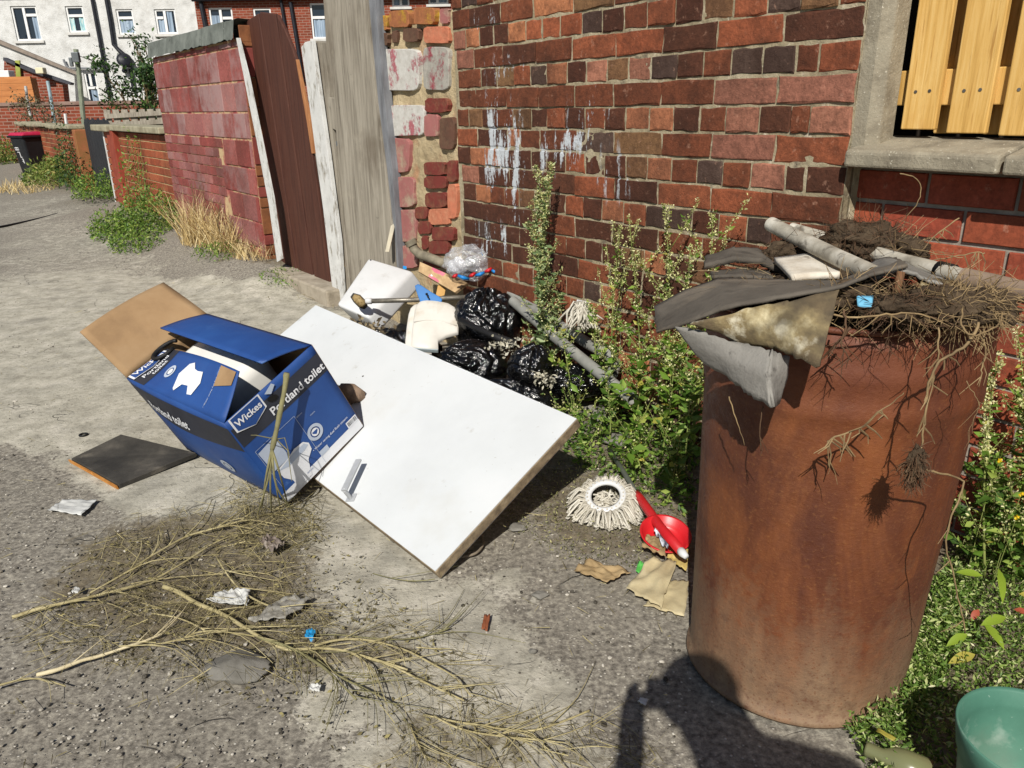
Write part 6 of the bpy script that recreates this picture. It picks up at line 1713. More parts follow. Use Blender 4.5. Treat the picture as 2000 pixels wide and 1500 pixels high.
clump('weed_clump', 'green grass and weeds between the bin and the black gate', gb_(130, 372), 1.0, .42, 2600, grass_m, (.03, .08))
clump('weed_clump', 'grass beside the foot of the wheelie bin', gb_(125, 362), .7, .34, 1200, grass_m, (.03, .09))
clump('weed_clump', 'mixed weeds at the corner of the low wall pier', gb_(200, 405), .55, .35, 1500, green_leaf, (.025, .06))
clump('weed_clump', 'pale weeds growing at the far left edge behind the bin', gb_(-12, 325), 1.1, .75, 2000, grass_m, (.05, .12))
clump('weed_clump', 'weeds climbing the end pier of the far brick wall', gb_(142, 350), .5, .8, 1300, leafmat('olive_weed', [(0, '4a4a20'), (.5, '6c6a30'), (1, '8c8444')]), (.03, .06))
clump('dry_grass', 'straw coloured dry grass tuft against the red painted wall', gb_(398, 505), .26, .52, 340, straw_m, (.6, 1.05), 'blade', 'grass', 'dry grass tufts', .007)
clump('dry_grass', 'dry yellow grass tuft right of the bigger tuft at the red wall', gb_(446, 520), .2, .42, 200, straw_m, (.55, 1.05), 'blade', 'grass', 'dry grass tufts', .007)
clump('dry_grass', 'flat dry grass mat on the asphalt near the bin', gb_(60, 376), .9, .14, 500, straw_m, (.7, 1.8), 'blade', 'grass', 'dry grass tufts', .012)
clump('dry_grass', 'sparse dry grass at the foot of the white painted edge', gb_(500, 535), .25, .14, 240, straw_m, (.6, 1.4), 'blade', 'grass', 'dry grass tufts', .005)
clump('weed_clump', 'small green weeds in front of the gate step', gb_(560, 560), .3, .08, 500, green_leaf, (.012, .025))
clump('weed_clump', 'tiny weeds beside the dry grass foot', gb_(430, 528), .3, .12, 500, green_leaf, (.015, .03))
# shrub rising behind the red wall, and a scrubby bush in the next yard
def shrub(name, label, c, rad, h, n, mat, L, trunk=True):
    c = Vector(c); t = thing(name, label, 'shrub', c)
    lb = LB(); k_ = 26; cl = np.stack([rs.normal(size=k_) * rad * .55, rs.normal(size=k_) * rad * .5, rs.uniform(.15, 1, k_) * h], 1)
    ii = rs.randint(k_, size=n); P = cl[ii] + rs.normal(size=(n, 3)) * np.array([[rad * .22, rad * .22, h * .07]]) + np.array(c)
    Ls = rs.uniform(*L, n); lb.leaves(P, rv(n), rv(n), Ls, Ls * .45); f = lb.build('crown', mat, t); f['kind'] = 'stuff'
    mb = MB()
    for i in range(k_):
        q0 = c + Vector((0, 0, .05)); q1 = c + Vector(cl[i]); mb.tube([q0, q0.lerp(q1, .5) + Vector((rs.normal() * .08, 0, .12)), q1], [.025, .014, .005], 5)
    mb.build('trunk', browns_m, t); return t
sb = Y(285, 230, 18.5); shrub('leafy_shrub', 'dark green leafy shrub rising behind the slate coping of the red wall', (sb.x, 18.5, .3), .55, 1.9, 2600, dark_leaf, (.06, .13))
sb = Y(293, 150, 19.0); shrub('leafy_shrub', 'airy upper shoots of a shrub against the white house wall', (sb.x - .1, 19.0, 1.2), .4, 1.75, 420, dark_leaf, (.06, .13))
sb = Y(80, 240, 17.5); shrub('scrub_bush', 'grey brown scrubby bush behind the broken stone coping', (sb.x, 17.5, .3), .55, 1.2, 1500, leafmat('scrub_leaf', [(0, '4a4436'), (.5, '67604a'), (1, '7d7a58')]), (.04, .09))
# ================================================================== foreground rubbish on the ground
def gpath(pts, zs=None, zz=.012):
    return [G(x, y, (zs[i] if zs else zz)) for i, (x, y) in enumerate(pts)]
c8 = lambda pts: [(x / 2.5, 950 + y / 2.5) for x, y in pts]
cB = lambda pts: [(620 + x / 3.333, 1000 + y / 3.333) for x, y in pts]
twig_y = pm('yellow_dry_stem', [(.25, '7d7250'), (.5, '9c916a'), (.75, 'b9ae88')], scale=14, stretch=(1, 1, 1), bump=.5, bscale=60, spots=[('6a5c38', 18, .6, .7, .6)], rough=(.7, .9))
twig_w = pm('bleached_stem', [(.3, 'a89a78'), (.6, 'c9bd9c'), (.8, 'd8cdb0')], scale=14, bump=.5, bscale=60)
twig_g = pm('grey_green_stem', [(.3, '5f5c42'), (.6, '7f7a56'), (.8, '989068')], scale=14, bump=.5, bscale=60)
def smooth_path(P, n=4):
    out = []
    for i in range(len(P) - 1):
        p0, p1, p2, p3 = P[max(i - 1, 0)], P[i], P[i + 1], P[min(i + 2, len(P) - 1)]
        for j in range(n):
            t = j / n
            out.append(.5 * ((2 * p1) + (p2 - p0) * t + (2 * p0 - 5 * p1 + 4 * p2 - p3) * t * t + (3 * p1 - p0 - 3 * p2 + p3) * t ** 3))
    out.append(P[-1]); return out
def stem(label, pts, r0, r1, mat, z=.014, zr=.012, side=6, seed=0):
    P = [G(x, y, z + zr * abs(nz((i, seed, 0), .9, seed))) for i, (x, y) in enumerate(pts)]
    P = smooth_path(P); n = len(P)
    t = thing('dry_branch', label, 'branch', P[0], 'dry uprooted branches on the ground')
    mb = MB(); mb.tube(P, [.78 * (r0 + (r1 - r0) * (i / (n - 1))) * (1 + .25 * nz((i * .7, seed, 3), 1, 2)) for i in range(n)], 7); mb.build('stem', mat, t, True)
    qq = random.Random(seed + 50)
    for k_ in range(int(side * 1.8)):
        i = qq.randrange(n // 5, n - 1); d = (P[min(i + 1, n - 1)] - P[i - 1]).normalized()
        sgn = qq.choice((-1, 1)); s = Vector((-d.y, d.x, 0)) * sgn; L = qq.uniform(.07, .24); p = P[i]
        pts_ = [p, p + (d * .75 + s * .35) * L * .5 + Vector((0, 0, .01)), p + (d * .8 + s * .6) * L + Vector((0, 0, qq.uniform(-.008, .012)))]
        pts_ = [Vector((v.x, v.y, max(v.z, .006))) for v in pts_]
        mb = MB(); rr = max(.0012, r1 * .55); mb.tube(smooth_path(pts_, 3), [rr * (1 - .1 * j) for j in range(7)], 5); mb.build('twig', mat, t, True)
    return t
BR = [
 ('long yellow branch running from the left edge up to the carton', c8([(60, 640), (200, 595), (420, 545), (640, 490), (760, 450), (900, 370), (1060, 270), (1200, 230)]), .0065, .0025, twig_y, 6),
 ('upper yellow branch lying nearest the carton', c8([(440, 520), (600, 430), (740, 340), (900, 250), (1010, 215), (1210, 160)]), .003, .005, twig_y, 6),
 ('thick yellow branch with a cut end in the middle of the brushwood', c8([(800, 490), (870, 515), (960, 570), (1080, 620), (1180, 680), (1260, 730), (1380, 790), (1480, 795), (1600, 790), (1750, 820), (1990, 895)]), .0085, .003, twig_y, 7),
 ('branch forking down towards the dark asphalt below the blue scrap', c8([(1260, 735), (1420, 790), (1560, 870), (1640, 940), (1740, 1040)]), .006, .0025, twig_g, 6),
 ('bleached shredded branch in the lower left', c8([(180, 920), (280, 895), (400, 850), (480, 830), (600, 790), (720, 750), (800, 715)]), .007, .0035, twig_w, 3),
 ('thin branch cut by the left picture edge', c8([(-40, 985), (0, 970), (100, 945), (200, 940), (320, 975)]), .0035, .002, twig_y, 2),
 ('thin branch joining the cut branch from the left', c8([(580, 780), (760, 770), (900, 740), (980, 710), (1190, 700)]), .002, .003, twig_y, 4),
 ('curved branch above the crumpled paper', c8([(1060, 350), (1110, 430), (1180, 510), (1260, 560), (1360, 600)]), .003, .0035, twig_y, 3),
 ('thin level twig crossing the brushwood', c8([(640, 475), (760, 455), (900, 440), (1040, 430), (1180, 415), (1320, 430)]), .002, .0018, twig_y, 3),
 ('short bent twig left of the thick cut branch', c8([(740, 620), (860, 640), (960, 680), (1040, 730)]), .0025, .003, twig_y, 2),
 ('long arched branch right of the blue scrap', cB([(0, 885), (160, 900), (300, 940), (500, 1010), (700, 1110), (830, 1170), (960, 1230)]), .0045, .0025, twig_y, 5),
 ('second arched branch close above the long one', cB([(-20, 870), (120, 835), (300, 830), (550, 890), (750, 990), (900, 1080), (1000, 1200)]), .004, .002, twig_y, 5),
 ('thin branch pointing up right beside the blue scrap', cB([(-20, 800), (150, 800), (400, 825), (600, 825), (760, 790), (860, 755)]), .002, .0025, twig_g, 4),
 ('dark thin branch running down right over the flat stone', cB([(0, 960), (100, 1040), (200, 1100), (330, 1160), (520, 1260)]), .0035, .0018, twig_g, 5),
 ('curved yellow branch ending alone on the asphalt at the bottom', cB([(690, 1320), (900, 1365), (1080, 1390), (1200, 1412), (1400, 1422), (1600, 1362), (1770, 1292)]), .003, .0028, twig_y, 3),
 ('low branch along the bottom of the brushwood', cB([(760, 1330), (900, 1400), (1050, 1440), (1300, 1470), (1600, 1500)]), .003, .002, twig_y, 5),
 ('short branch hanging over the bottom edge of the picture', cB([(600, 1380), (640, 1480), (700, 1600)]), .003, .002, twig_y, 3),
 ('thin twig below the white door corner', cB([(360, 400), (480, 430), (600, 448), (700, 445), (765, 436)]), .0018, .0018, twig_g, 1),
]
for i, (lab, pts, r0, r1, mt, sd) in enumerate(BR): stem(lab, pts, r0, r1, mt, side=sd, seed=i + 3, z=.010 + .004 * (i % 4))
# uprooted plant leaning on the carton
up = thing('uprooted_plant', 'dry uprooted weed stem leaning upright against the front of the blue carton', 'plant', G(535, 992))
mb = MB(); mb.tube(smooth_path([Y(560, 728, 2.225), Y(556, 760, 2.215), Y(548, 800, 2.195), Y(540, 840, 2.175), Y(531, 880, 2.15)]), [.0085, .0105, .0085, .008, .0075, .007, .0072, .0075, .008, .0085, .008, .0075, .007, .0075, .009, .008, .006][:17], 8); mb.build('stem', twig_g, up, True)
for i, e in enumerate([((520, 930), (512, 990)), ((528, 940), (530, 1000)), ((536, 930), (548, 995)), ((545, 920), (562, 985)), ((524, 935), (503, 1005)), ((540, 950), (575, 1000))]):
    mb = MB(); mb.tube(smooth_path([Y(531, 878, 2.15), Y(*e[0], 2.11), G(*e[1], .02)]), [.0045 - .0003 * j for j in range(9)], 6); mb.build('root', twig_g, up, True)
for e in (((500, 850), (490, 850)), ((556, 855), (566, 890)), ((562, 880), (570, 940))):
    mb = MB(); mb.tube([Y(540, 858, 2.17), Y(*e[0], 2.15), Y(*e[1], 2.14)], [.002, .0016, .001], 5); mb.build('twig', twig_g, up)
# fine dry stuff
lb = LB()
def scatter(poly, n, L, w, up=.12):
    q_ = in_poly(n, poly); a = rs.uniform(0, 2 * math.pi, n); a = np.where(rs.rand(n) < .5, rs.normal(-.4, .5, n), a)
    D = np.stack([np.cos(a), np.sin(a), rs.normal(0, up, n)], 1)
    lb.blades(np.stack([q_[:, 0], q_[:, 1], rs.uniform(.003, 1, n) ** 2 * .045], 1), D, rv(n) + np.array([[0, 0, 1.5]]), rs.uniform(*L, n), rs.uniform(w[0], w[1], n), rs.uniform(0, .12, n))
scatter([(180, 1060), (330, 1010), (500, 985), (590, 1000), (600, 1120), (560, 1200), (420, 1200), (250, 1190)], 1600, (.02, .13), (.0007, .0019))
scatter([(60, 1210), (300, 1150), (560, 1150), (640, 1230), (560, 1330), (400, 1320), (200, 1290), (60, 1260)], 1600, (.02, .12), (.0007, .0019))
scatter([(560, 1200), (700, 1190), (860, 1230), (960, 1340), (860, 1380), (700, 1330), (560, 1290)], 800, (.02, .10), (.0007, .0019))
scatter([(780, 1390), (900, 1380), (1200, 1450), (1300, 1500), (780, 1520)], 800, (.02, .09), (.0007, .0019))
scatter([(450, 960), (600, 960), (625, 1060), (470, 1080)], 1400, (.03, .11), (.0010, .0024), .35)
scatter([(0, 1000), (1340, 1000), (1340, 1500), (0, 1500)], 500, (.008, .05), (.001, .0025))
scatter([(0, 560), (560, 560), (560, 1000), (0, 1000)], 350, (.008, .06), (.001, .003))
scatter([(350, 520), (620, 560), (650, 610), (420, 570)], 260, (.03, .12), (.0015, .004))
o = lb.build('dry_twigs', leafmat('fine_dry_twig', [(0, '453d2a'), (.4, '6f6645'), (.75, '978c60'), (1, 'bfb282')], .1, .85)); o['kind'] = 'stuff'; o['label'] = 'tangle of fine dry twigs and straw spread over the ground'
lb = LB(); scat = [(150, 1080), (600, 1000), (900, 1340), (1150, 1480), (780, 1500), (420, 1330), (90, 1260)]
q_ = in_poly(1500, scat); n = len(q_); Ls = rs.uniform(.006, .016, n)
lb.leaves(np.stack([q_[:, 0], q_[:, 1], rs.uniform(.004, .015, n)], 1), rv(n) * np.array([[1, 1, .3]]), rv(n), Ls, Ls * .5)
o = lb.build('dry_leaf_bits', leafmat('dry_leaf_bit', [(0, '3f3a26'), (.5, '686042'), (1, '8d8458')], .1, .9)); o['kind'] = 'stuff'; o['label'] = 'small shrivelled leaves among the dry twigs'

# board with orange broken edge
bd = thing('black_board', 'square black faced board with a broken orange wood edge on the dusty ground', 'board', G(260, 900))
z_ = .03
cr_ = [G(139, 895, .022), G(236, 848, .055), G(383, 884, .03), G(232, 946, .022)]
mb = MB(); dz = Vector((0, 0, .018)); mb.hexa([p - dz for p in cr_] + cr_)
mb.build('panel', pm('scuffed_black_board', [(.3, '2a2825'), (.5, '3b3833'), (.75, '57524a')], scale=8, bump=.4, bscale=60, spots=[('7a7266', 7, .6, .74, .6)]), bd, bevel=.002)
mb = MB(); a_, b_ = cr_[0], cr_[3]; nrm = Vector((-(b_ - a_).y, (b_ - a_).x, 0)).normalized()
if nrm.dot(a_ - cr_[2]) < 0: nrm = -nrm
mb.prism([a_ - Vector((0, 0, .016)) + nrm * .001, a_ + nrm * .006 - Vector((0, 0, .002)), a_.lerp(b_, .5) + nrm * .003 - Vector((0, 0, .004)), a_.lerp(b_, .62) + nrm * .012 - Vector((0, 0, .003)), b_ + nrm * .006 - Vector((0, 0, .003)), b_ + nrm * .002 - Vector((0, 0, .017))], Vector((nrm.x, nrm.y, .1)) * .006)
mb.build('broken_edge', pm('orange_raw_wood', [(.3, '9a6228'), (.6, 'c08440'), (.8, 'd09a58')], scale=20, bump=.5), bd)

# crumpled sheets
def crumple(name, label, pts, mat, amp=.012, cat='paper', nu=18, nv=14, seed=1, base=.006, group=None, freq=3.0):
    P = [G(x, y, 0) for x, y in pts]     # four corners
    def f(s, t):
        e = .06 * (nz((s * 5, t * 5, 1), 1.0, seed) + .6 * nz((s * 11, t * 11, 1), 1.0, seed + 2))
        s2, t2 = s + (e if t in (0, 1) or s in (0, 1) else 0), t + (.06 * nz((s * 5, t * 5, 8), 1, seed + 1) if t in (0, 1) or s in (0, 1) else 0)
        p = P[0].lerp(P[1], s2).lerp(P[3].lerp(P[2], s2), t2)
        r = 1 - abs(nz((s, t, 0), freq, seed + 4)) * 2; r2 = nz((s, t, 0), freq * 2.3, seed + 6)
        return p + Vector((0, 0, base + amp * max(0, .6 + .5 * r + .4 * r2)))
    mb = MB(); mb.grid(f, nu, nv)
    o = mb.build(name, mat, None, True, solid=.0015); return tag(o, label, cat, group)
paperw = pm('dirty_white_paper', [(.3, 'a6a6a2'), (.6, 'c0c0bc'), (.8, 'cecec9')], scale=9, bump=.2, rough=(.7, .9))
paperg = pm('grey_dirty_plastic', [(.3, '6f6c64'), (.6, '8f8c84'), (.8, 'aaa69c')], scale=16, bump=.5, rough=(.4, .6), spots=[('554f44', 20, .56, .68, .7)])
beige = pm('beige_glove_cloth', [(.3, '9a8c6c'), (.55, 'b5a885'), (.8, 'c4b898')], scale=8, bump=.25, bscale=50, rough=(.75, .9), spots=[('7d6f52', 9, .62, .74, .5)])
brownp = pm('brown_paper', [(.3, '7d6848'), (.55, '9a8460'), (.8, 'ab9670')], scale=8, bump=.3)
crumple('paper_sheet', 'flat pale grey paper scrap at the left below the black board', [(95, 1003), (125, 982), (192, 984), (160, 1013)], paperw, .008, seed=2)
crumple('crumpled_wrapper', 'crumpled whitish wrapper in the middle of the brushwood', [(405, 1190), (440, 1168), (490, 1167), (487, 1200)], paperw, .022, 'wrapper', seed=3)
crumple('plastic_wrapper', 'torn dirty silver grey plastic strip right of the crumpled wrapper', [(488, 1228), (560, 1180), (612, 1182), (560, 1222)], paperg, .022, 'wrapper', seed=5)
crumple('paper_scrap', 'small white scrap among the twigs at the left', [(142, 1166), (150, 1156), (160, 1160), (155, 1170)], paperw, .012, seed=6, nu=6, nv=6)
crumple('paper_scrap', 'small crumpled white scrap below the flat grey stone', [(603, 1358), (612, 1348), (630, 1350), (625, 1364)], paperw, .014, seed=7, nu=7, nv=7)
crumple('paper_scrap', 'tiny white scrap in the shadow near the drum', [(1246, 1378), (1250, 1371), (1266, 1374), (1260, 1386)], paperw, .006, seed=8, nu=5, nv=5)
crumple('cloth_rag', 'dark striped rag below the root bunch in front of the carton', [(508, 1075), (530, 1066), (560, 1080), (535, 1095)], pm('dark_rag', [(.3, '3a302c'), (.5, '6d625a'), (.75, 'a39a90')], scale=30, bump=.4), .03, 'rag', seed=9)
crumple('beige_glove', 'large beige work glove lying in front of the red dish', [(1222, 1165), (1268, 1105), (1322, 1112), (1290, 1205)], beige, .022, 'glove', seed=10, freq=1.6)
crumple('cloth_rag', 'pale flat beige cloth under the glove beside the drum foot', [(1255, 1190), (1300, 1140), (1345, 1140), (1335, 1208)], beige, .006, 'rag', seed=11)
crumple('brown_paper', 'torn brown paper spread left of the beige glove', [(1122, 1125), (1150, 1103), (1232, 1128), (1185, 1152)], brownp, .018, 'paper', seed=12)
crumple('brown_paper', 'brown card piece below the red dish', [(1252, 1090), (1262, 1068), (1300, 1070), (1298, 1110)], brownp, .02, 'card', seed=13, base=.02)
crumple('paper_sheet', 'yellowish paper between the mop end and the drum', [(1300, 1100), (1318, 1080), (1345, 1085), (1340, 1130)], pm('yellow_paper', [(.3, 'a8924c'), (.7, 'c8b478')], bump=.2), .012, seed=14, base=.012)
crumple('striped_wrapper', 'grey and white wrapper sticking up by the red mop grip', [(1275, 1072), (1286, 1056), (1312, 1085), (1300, 1104)], pm('grey_white_stripe', [(.45, '4d5260'), (.55, 'c0c4cc')], scale=12, bump=.2), .03, 'wrapper', seed=15, base=.03)
crumple('green_scrap', 'small bright green plastic scrap left of the beige glove', [(1241, 1128), (1246, 1108), (1258, 1110), (1258, 1132)], pm('green_film', [(.3, '3f9a3c'), (.7, '62b858')], bump=.1), .012, 'scrap', seed=16, nu=6, nv=6)
crumple('blue_scrap', 'small bright blue plastic scrap in the brushwood', [(597, 1256), (601, 1242), (618, 1243), (612, 1266)], pm('blue_film', [(.3, '1f7fb4'), (.7, '3aa0d2')], bump=.1, rough=(.3, .5)), .016, 'scrap', seed=17, nu=7, nv=7)
crumple('leaf_scrap', 'single curled red brown leaf on the pale concrete', [(941, 1240), (946, 1212), (958, 1212), (952, 1242)], pm('redbrown_leaf', [(.3, '6d3a24'), (.7, '8f5638')], bump=.3), .012, 'leaf', seed=18, nu=7, nv=9)
crumple('red_scrap_piece', 'small red plastic piece on the ground near the dry grass', [(414, 552), (417, 538), (428, 540), (426, 553)], pm('red_scrap', [(.3, 'a8242c'), (.7, 'c43840')], bump=.1), .05, 'scrap', seed=19, nu=6, nv=6)
crumple('dark_scrap', 'dark curved scrap beside the red piece near the gate step', [(488, 566), (496, 552), (512, 548), (506, 562)], black_rub, .03, 'scrap', seed=20, nu=6, nv=6)
crumple('brick_chip', 'flat orange brick chip beside the wheelie bin', [(28, 357), (34, 354), (42, 355), (37, 359)], pm('brick_chip', [(.3, '8f4a30'), (.7, 'a86040')], bump=.4), .03, 'brick', seed=21, nu=5, nv=5)
flat_m = pm('flat_grey_stone', [(.3, '5a5750'), (.55, '726f68'), (.8, '85817a')], scale=12, bump=.5, bscale=60)
p = G(465, 1300, .012); rock('flat dark grey oval stone below the brushwood', p, (.085, .055, .018), 9, 'flat_stone', flat_m, 'stone')
p = G(1055, 1163, .004); rock('small dark flat pebble on the asphalt', p, (.022, .016, .008), 15, 'pebble', flat_m, 'stone')
p = G(1010, 1030, .008); rock('dark flat slate piece in the shadow of the door', p, (.03, .022, .008), 16, 'slate_piece', flat_m, 'stone')
p = G(1040, 1272, .008); rock('tiny dark stone on the edge of the asphalt', p, (.009, .008, .008), 17, 'pebble', flat_m, 'stone')
for i, (x, y, r_) in enumerate(((1180, 820, .05), (1205, 860, .045), (1150, 800, .06), (1110, 780, .05))):
    p = G(x, y, r_ * .4); rock(['grey rubble lump under the pipes right of the door', 'grey rubble lump above the mop head', 'large rubble lump behind the door corner', 'rubble lump near the pipes at the wall foot'][i], p, (r_ * 1.3, r_, r_ * .6), 30 + i, 'rubble', flat_m, 'rubble')
# rubber ring, cable, coil under the door
mb = MB(); c = G(163, 849, .006); mb.lathe([(.014 + .004 * math.cos(a), .004 * math.sin(a)) for a in [i * math.pi / 4 for i in range(8)]], 24, Matrix.Translation(c), closed=True)
tag(mb.build('rubber_ring', black_rub, None, True), 'small black rubber ring lying on the dusty ground', 'ring')
mb = MB(); mb.tube(smooth_path([G(-40, 448, .01), G(0, 443, .01), G(40, 435, .01), (G(80, 426, .01)), G(118, 416, .012)], 5), .012, 6); tag(mb.build('black_cable', black_rub, None, True), 'black cable lying across the asphalt at the far left', 'cable')
mb = MB(); mb.tube(smooth_path([G(940, 1046, .01), G(944, 1062, .01), G(930, 1080, .012), G(905, 1087, .01), G(895, 1085, .008)], 5), .004, 7); tag(mb.build('wire_loop', pm('grey_wire', [(.3, '6d6254'), (.7, '8a7f6e')], bump=0), None, True), 'thin wire loop sticking out from under the door corner', 'wire')

# ------------------------------------------------------------------ mops
string_m = leafmat('mop_string', [(0, '9c9484'), (.5, 'b8b2a2'), (1, 'cfcabc')], .1, .9)
stringtex = pm('mop_yarn', [(.3, 'a09a8c'), (.55, 'bdb8aa'), (.8, 'cfcbc0')], scale=60, bump=.8, bscale=140, rough=(.85, .95), island=.4)
mh = thing('string_mop', 'off white string mop head with a white plastic ring lying on the ground', 'mop', G(1180, 1015))
mc = G(1182, 1000, .0)
tiltM = Matrix.Translation(mc + Vector((0, 0, .055))) @ Matrix.Rotation(math.radians(24), 4, 'X') @ Matrix.Rotation(math.radians(-10), 4, 'Y')
mb = MB(); mb.lathe([(.044, .004), (.050, .009), (.062, .008), (.066, .0), (.062, -.008), (.048, -.006)], 40, tiltM, closed=True); ringo = mb.build('ring', plast_w, mh, True)
mb = MB()
for i in range(24):
    a = 2 * math.pi * i / 24; p = tiltM @ Vector((.0565 * math.cos(a), .0565 * math.sin(a), .0095)); mb.tube([p, p + (tiltM.to_3x3() @ Vector((0, 0, .0015)))], .0028, 6)
mb.build('stitch', string_m, ringo)
mb = MB()
for i in range(300):
    a = 2 * math.pi * i / 150 + rs.normal() * .03; lay = i // 150
    bias = 1 + .25 * max(0, math.cos(a + 2.0))
    L = rs.uniform(.040, .068) * bias
    p0 = tiltM @ Vector((.058 * math.cos(a), .058 * math.sin(a), -.004 - .006 * lay))
    d = Vector((math.cos(a + rs.normal() * .22), math.sin(a + rs.normal() * .22), 0))
    p1 = p0 + d * L * .45 + Vector((0, 0, .012 - .02 * lay + rs.normal() * .004)); p2 = p0 + d * L; p2.z = .006 + rs.rand() * .012; p3 = p2 + d * -.012 + Vector((rs.normal() * .006, rs.normal() * .006, .002))
    mb.tube(smooth_path([p0, p1, p2, p3], 2), .0034, 5)
for i in range(60):
    a = rs.uniform(0, 6.28); r_ = .038 * math.sqrt(rs.rand()); p = tiltM @ Vector((r_ * math.cos(a), r_ * math.sin(a), -.03)); d = Vector((rs.normal(), rs.normal(), .3)).normalized() * .018
    mb.tube([p - d, p + Vector((0, 0, .006)), p + d], .0034, 5)
f = mb.build('strings', stringtex, mh, True); f['kind'] = 'stuff'
mh2 = thing('string_mop', 'grey white mop head hanging over the pipe elbow at the wall', 'mop', Y(1140, 640, 3.02))
mb = MB()
for i in range(130):
    p0 = Y(1128 + rs.uniform(-8, 18), 592 + rs.uniform(-4, 6), 3.04 + rs.normal() * .02); px = 1138 + rs.normal() * 16
    p2 = Y(px, 638 + rs.uniform(-14, 12), 2.98 + rs.normal() * .03); mb.tube(smooth_path([p0, p0.lerp(p2, .5) + Vector((rs.normal() * .012, -.015, .012)), p2], 2), .0035, 5)
f = mb.build('strings', stringtex, mh2, True); f['kind'] = 'stuff'
mb = MB(); mb.tube([Y(1126, 590, 3.05), Y(1150, 596, 3.04)], .012, 8); mb.build('clamp', plast_w, mh2, True)
def fuzz(label, px, py, D, rx, rz, n, m, name='foam_scrap', L=.02):
    c = Y(px, py, D); t = thing(name, label, 'foam', c, 'pale foam scraps in the heap'); lb = LB()
    P = np.array(c) + rs.normal(size=(n, 3)) * np.array([[rx, rx * .6, rz]]) * .45; lb.leaves(P, rv(n), rv(n), rs.uniform(L * .5, L * 1.3, n), rs.uniform(L * .3, L * .7, n)); f = lb.build('flakes', m, t); f['kind'] = 'stuff'
pfo = leafmat('pale_foam', [(0, '8f8a78'), (.5, 'b0ab98'), (1, 'c8c4b4')], .1, .9)
fuzz('pale foam flakes on the bin bag beside the black handle', 985, 672, 3.05, .08, .03, 90, pfo)
fuzz('second patch of pale foam flakes lower by the small bag', 1015, 695, 2.98, .05, .02, 60, pfo)
fuzz('pale shredded lump below the small shiny bin bag', 1065, 740, 2.80, .05, .03, 90, pfo)
dryr = leafmat('dry_root_fluff', [(0, '4a4030'), (.5, '6d604a'), (1, '94866a')], .1, .9)
fuzz('dry grass roots in the open end of the plastic cistern', 700, 640, 3.52, .13, .03, 300, dryr, 'dry_roots', .03)

rm = thing('red_mop', 'mop pole with a red grip slanting down to the white end beside the drum', 'mop', G(1325, 1085))
redplast = pm('red_plastic', [(.3, 'a8161c'), (.7, 'c02228')], bump=.05, rough=(.35, .5), spec=.45)
mb = MB(); mb.tube([G(1190, 878, .03), G(1218, 922, .04), G(1246, 968, .05)], .009, 10); mb.build('pole', pm('dull_pole', [(.3, '4c5048'), (.7, '70746a')], bump=.1, rough=(.4, .6), metallic=.4), rm, True)
mb = MB(); mb.tube([G(1243, 962, .05), G(1250, 974, .052), G(1290, 1030, .065), G(1330, 1076, .078)], [.011, .0145, .0145, .0135], 14); mb.build('grip', redplast, rm, True)
mb = MB(); mb.tube([G(1328, 1074, .077), G(1334, 1081, .078), G(1341, 1088, .077)], [.0125, .0115, .007], 12); mb.build('white_end', plast_w, rm, True)
rd_ = thing('red_dish', 'round red plastic dish leaning behind the mop grip next to the drum', 'dish', G(1298, 1065))
rc = G(1299, 1046, .045)
Mr = Matrix.Translation(rc) @ Matrix.Rotation(math.radians(16), 4, 'X') @ Matrix.Rotation(math.radians(4), 4, 'Y')
mb = MB(); mb.lathe([(.001, -.028), (.045, -.028), (.056, -.02), (.069, .006), (.074, .008), (.074, .011), (.068, .010), (.058, -.018), (.043, -.024), (.001, -.024)], 44, Mr); mb.build('dish', redplast, rd_, True)

# glass bottle in the weeds, green tub
gb2 = NT('dusty_glass').done(H('6d6f4e'), .25, None, .5)
mb = MB(); a_, b_ = G(1690, 1462, .028), G(1760, 1492, .028); d = (b_ - a_).normalized(); L_ = (b_ - a_).length
mb.tube([a_, a_ + d * .004, a_ + d * .03, a_ + d * .05, a_ + d * .07, b_ + d * .05], [.012, .014, .014, .026, .030, .030], 18)
tag(mb.build('glass_bottle', gb2, None, True), 'dusty olive glass bottle lying under the creeping weeds at the drum foot', 'bottle')
crumple('yellow_leaf', 'narrow yellow leaf on the glass bottle', [(1703, 1474), (1708, 1468), (1742, 1488), (1736, 1494)], bl_m[1], .004, 'leaf', seed=33, base=.055, nu=8, nv=4)
TZ = .24
tc = G(2022, 1440, TZ); tr = (G(1880, 1436, TZ) - tc).length
tub_m = pm('faded_green_plastic', [(.3, '3c6656'), (.55, '4d7967'), (.8, '608b79')], scale=4, bump=.15, bscale=30, rough=(.5, .7), spots=[('9aa79c', 11, .54, .68, .55), ('5d6a5c', 5, .54, .7, .5), ('b8c4ba', 60, .66, .72, .6)])
tub = thing('green_tub', 'faded green plastic tub at the bottom right corner', 'tub', Vector((tc.x, tc.y, 0)))
pr_ = [(.001, .004), (tr * .68, .004), (tr * .72, .02), (tr * .9, TZ - .05), (tr * .93, TZ - .048), (tr * .985, TZ - .012), (tr * 1.0, TZ), (tr * .985, TZ + .004), (tr * .95, TZ - .003), (tr * .88, TZ - .022), (tr * .87, TZ - .03), (tr * .86, TZ - .055), (tr * .84, TZ - .06), (tr * .68, .03), (.001, .016)]
mb = MB(); mb.lathe(pr_, 72, Matrix.Translation((tc.x, tc.y, 0))); mb.build('shell', tub_m, tub, True)

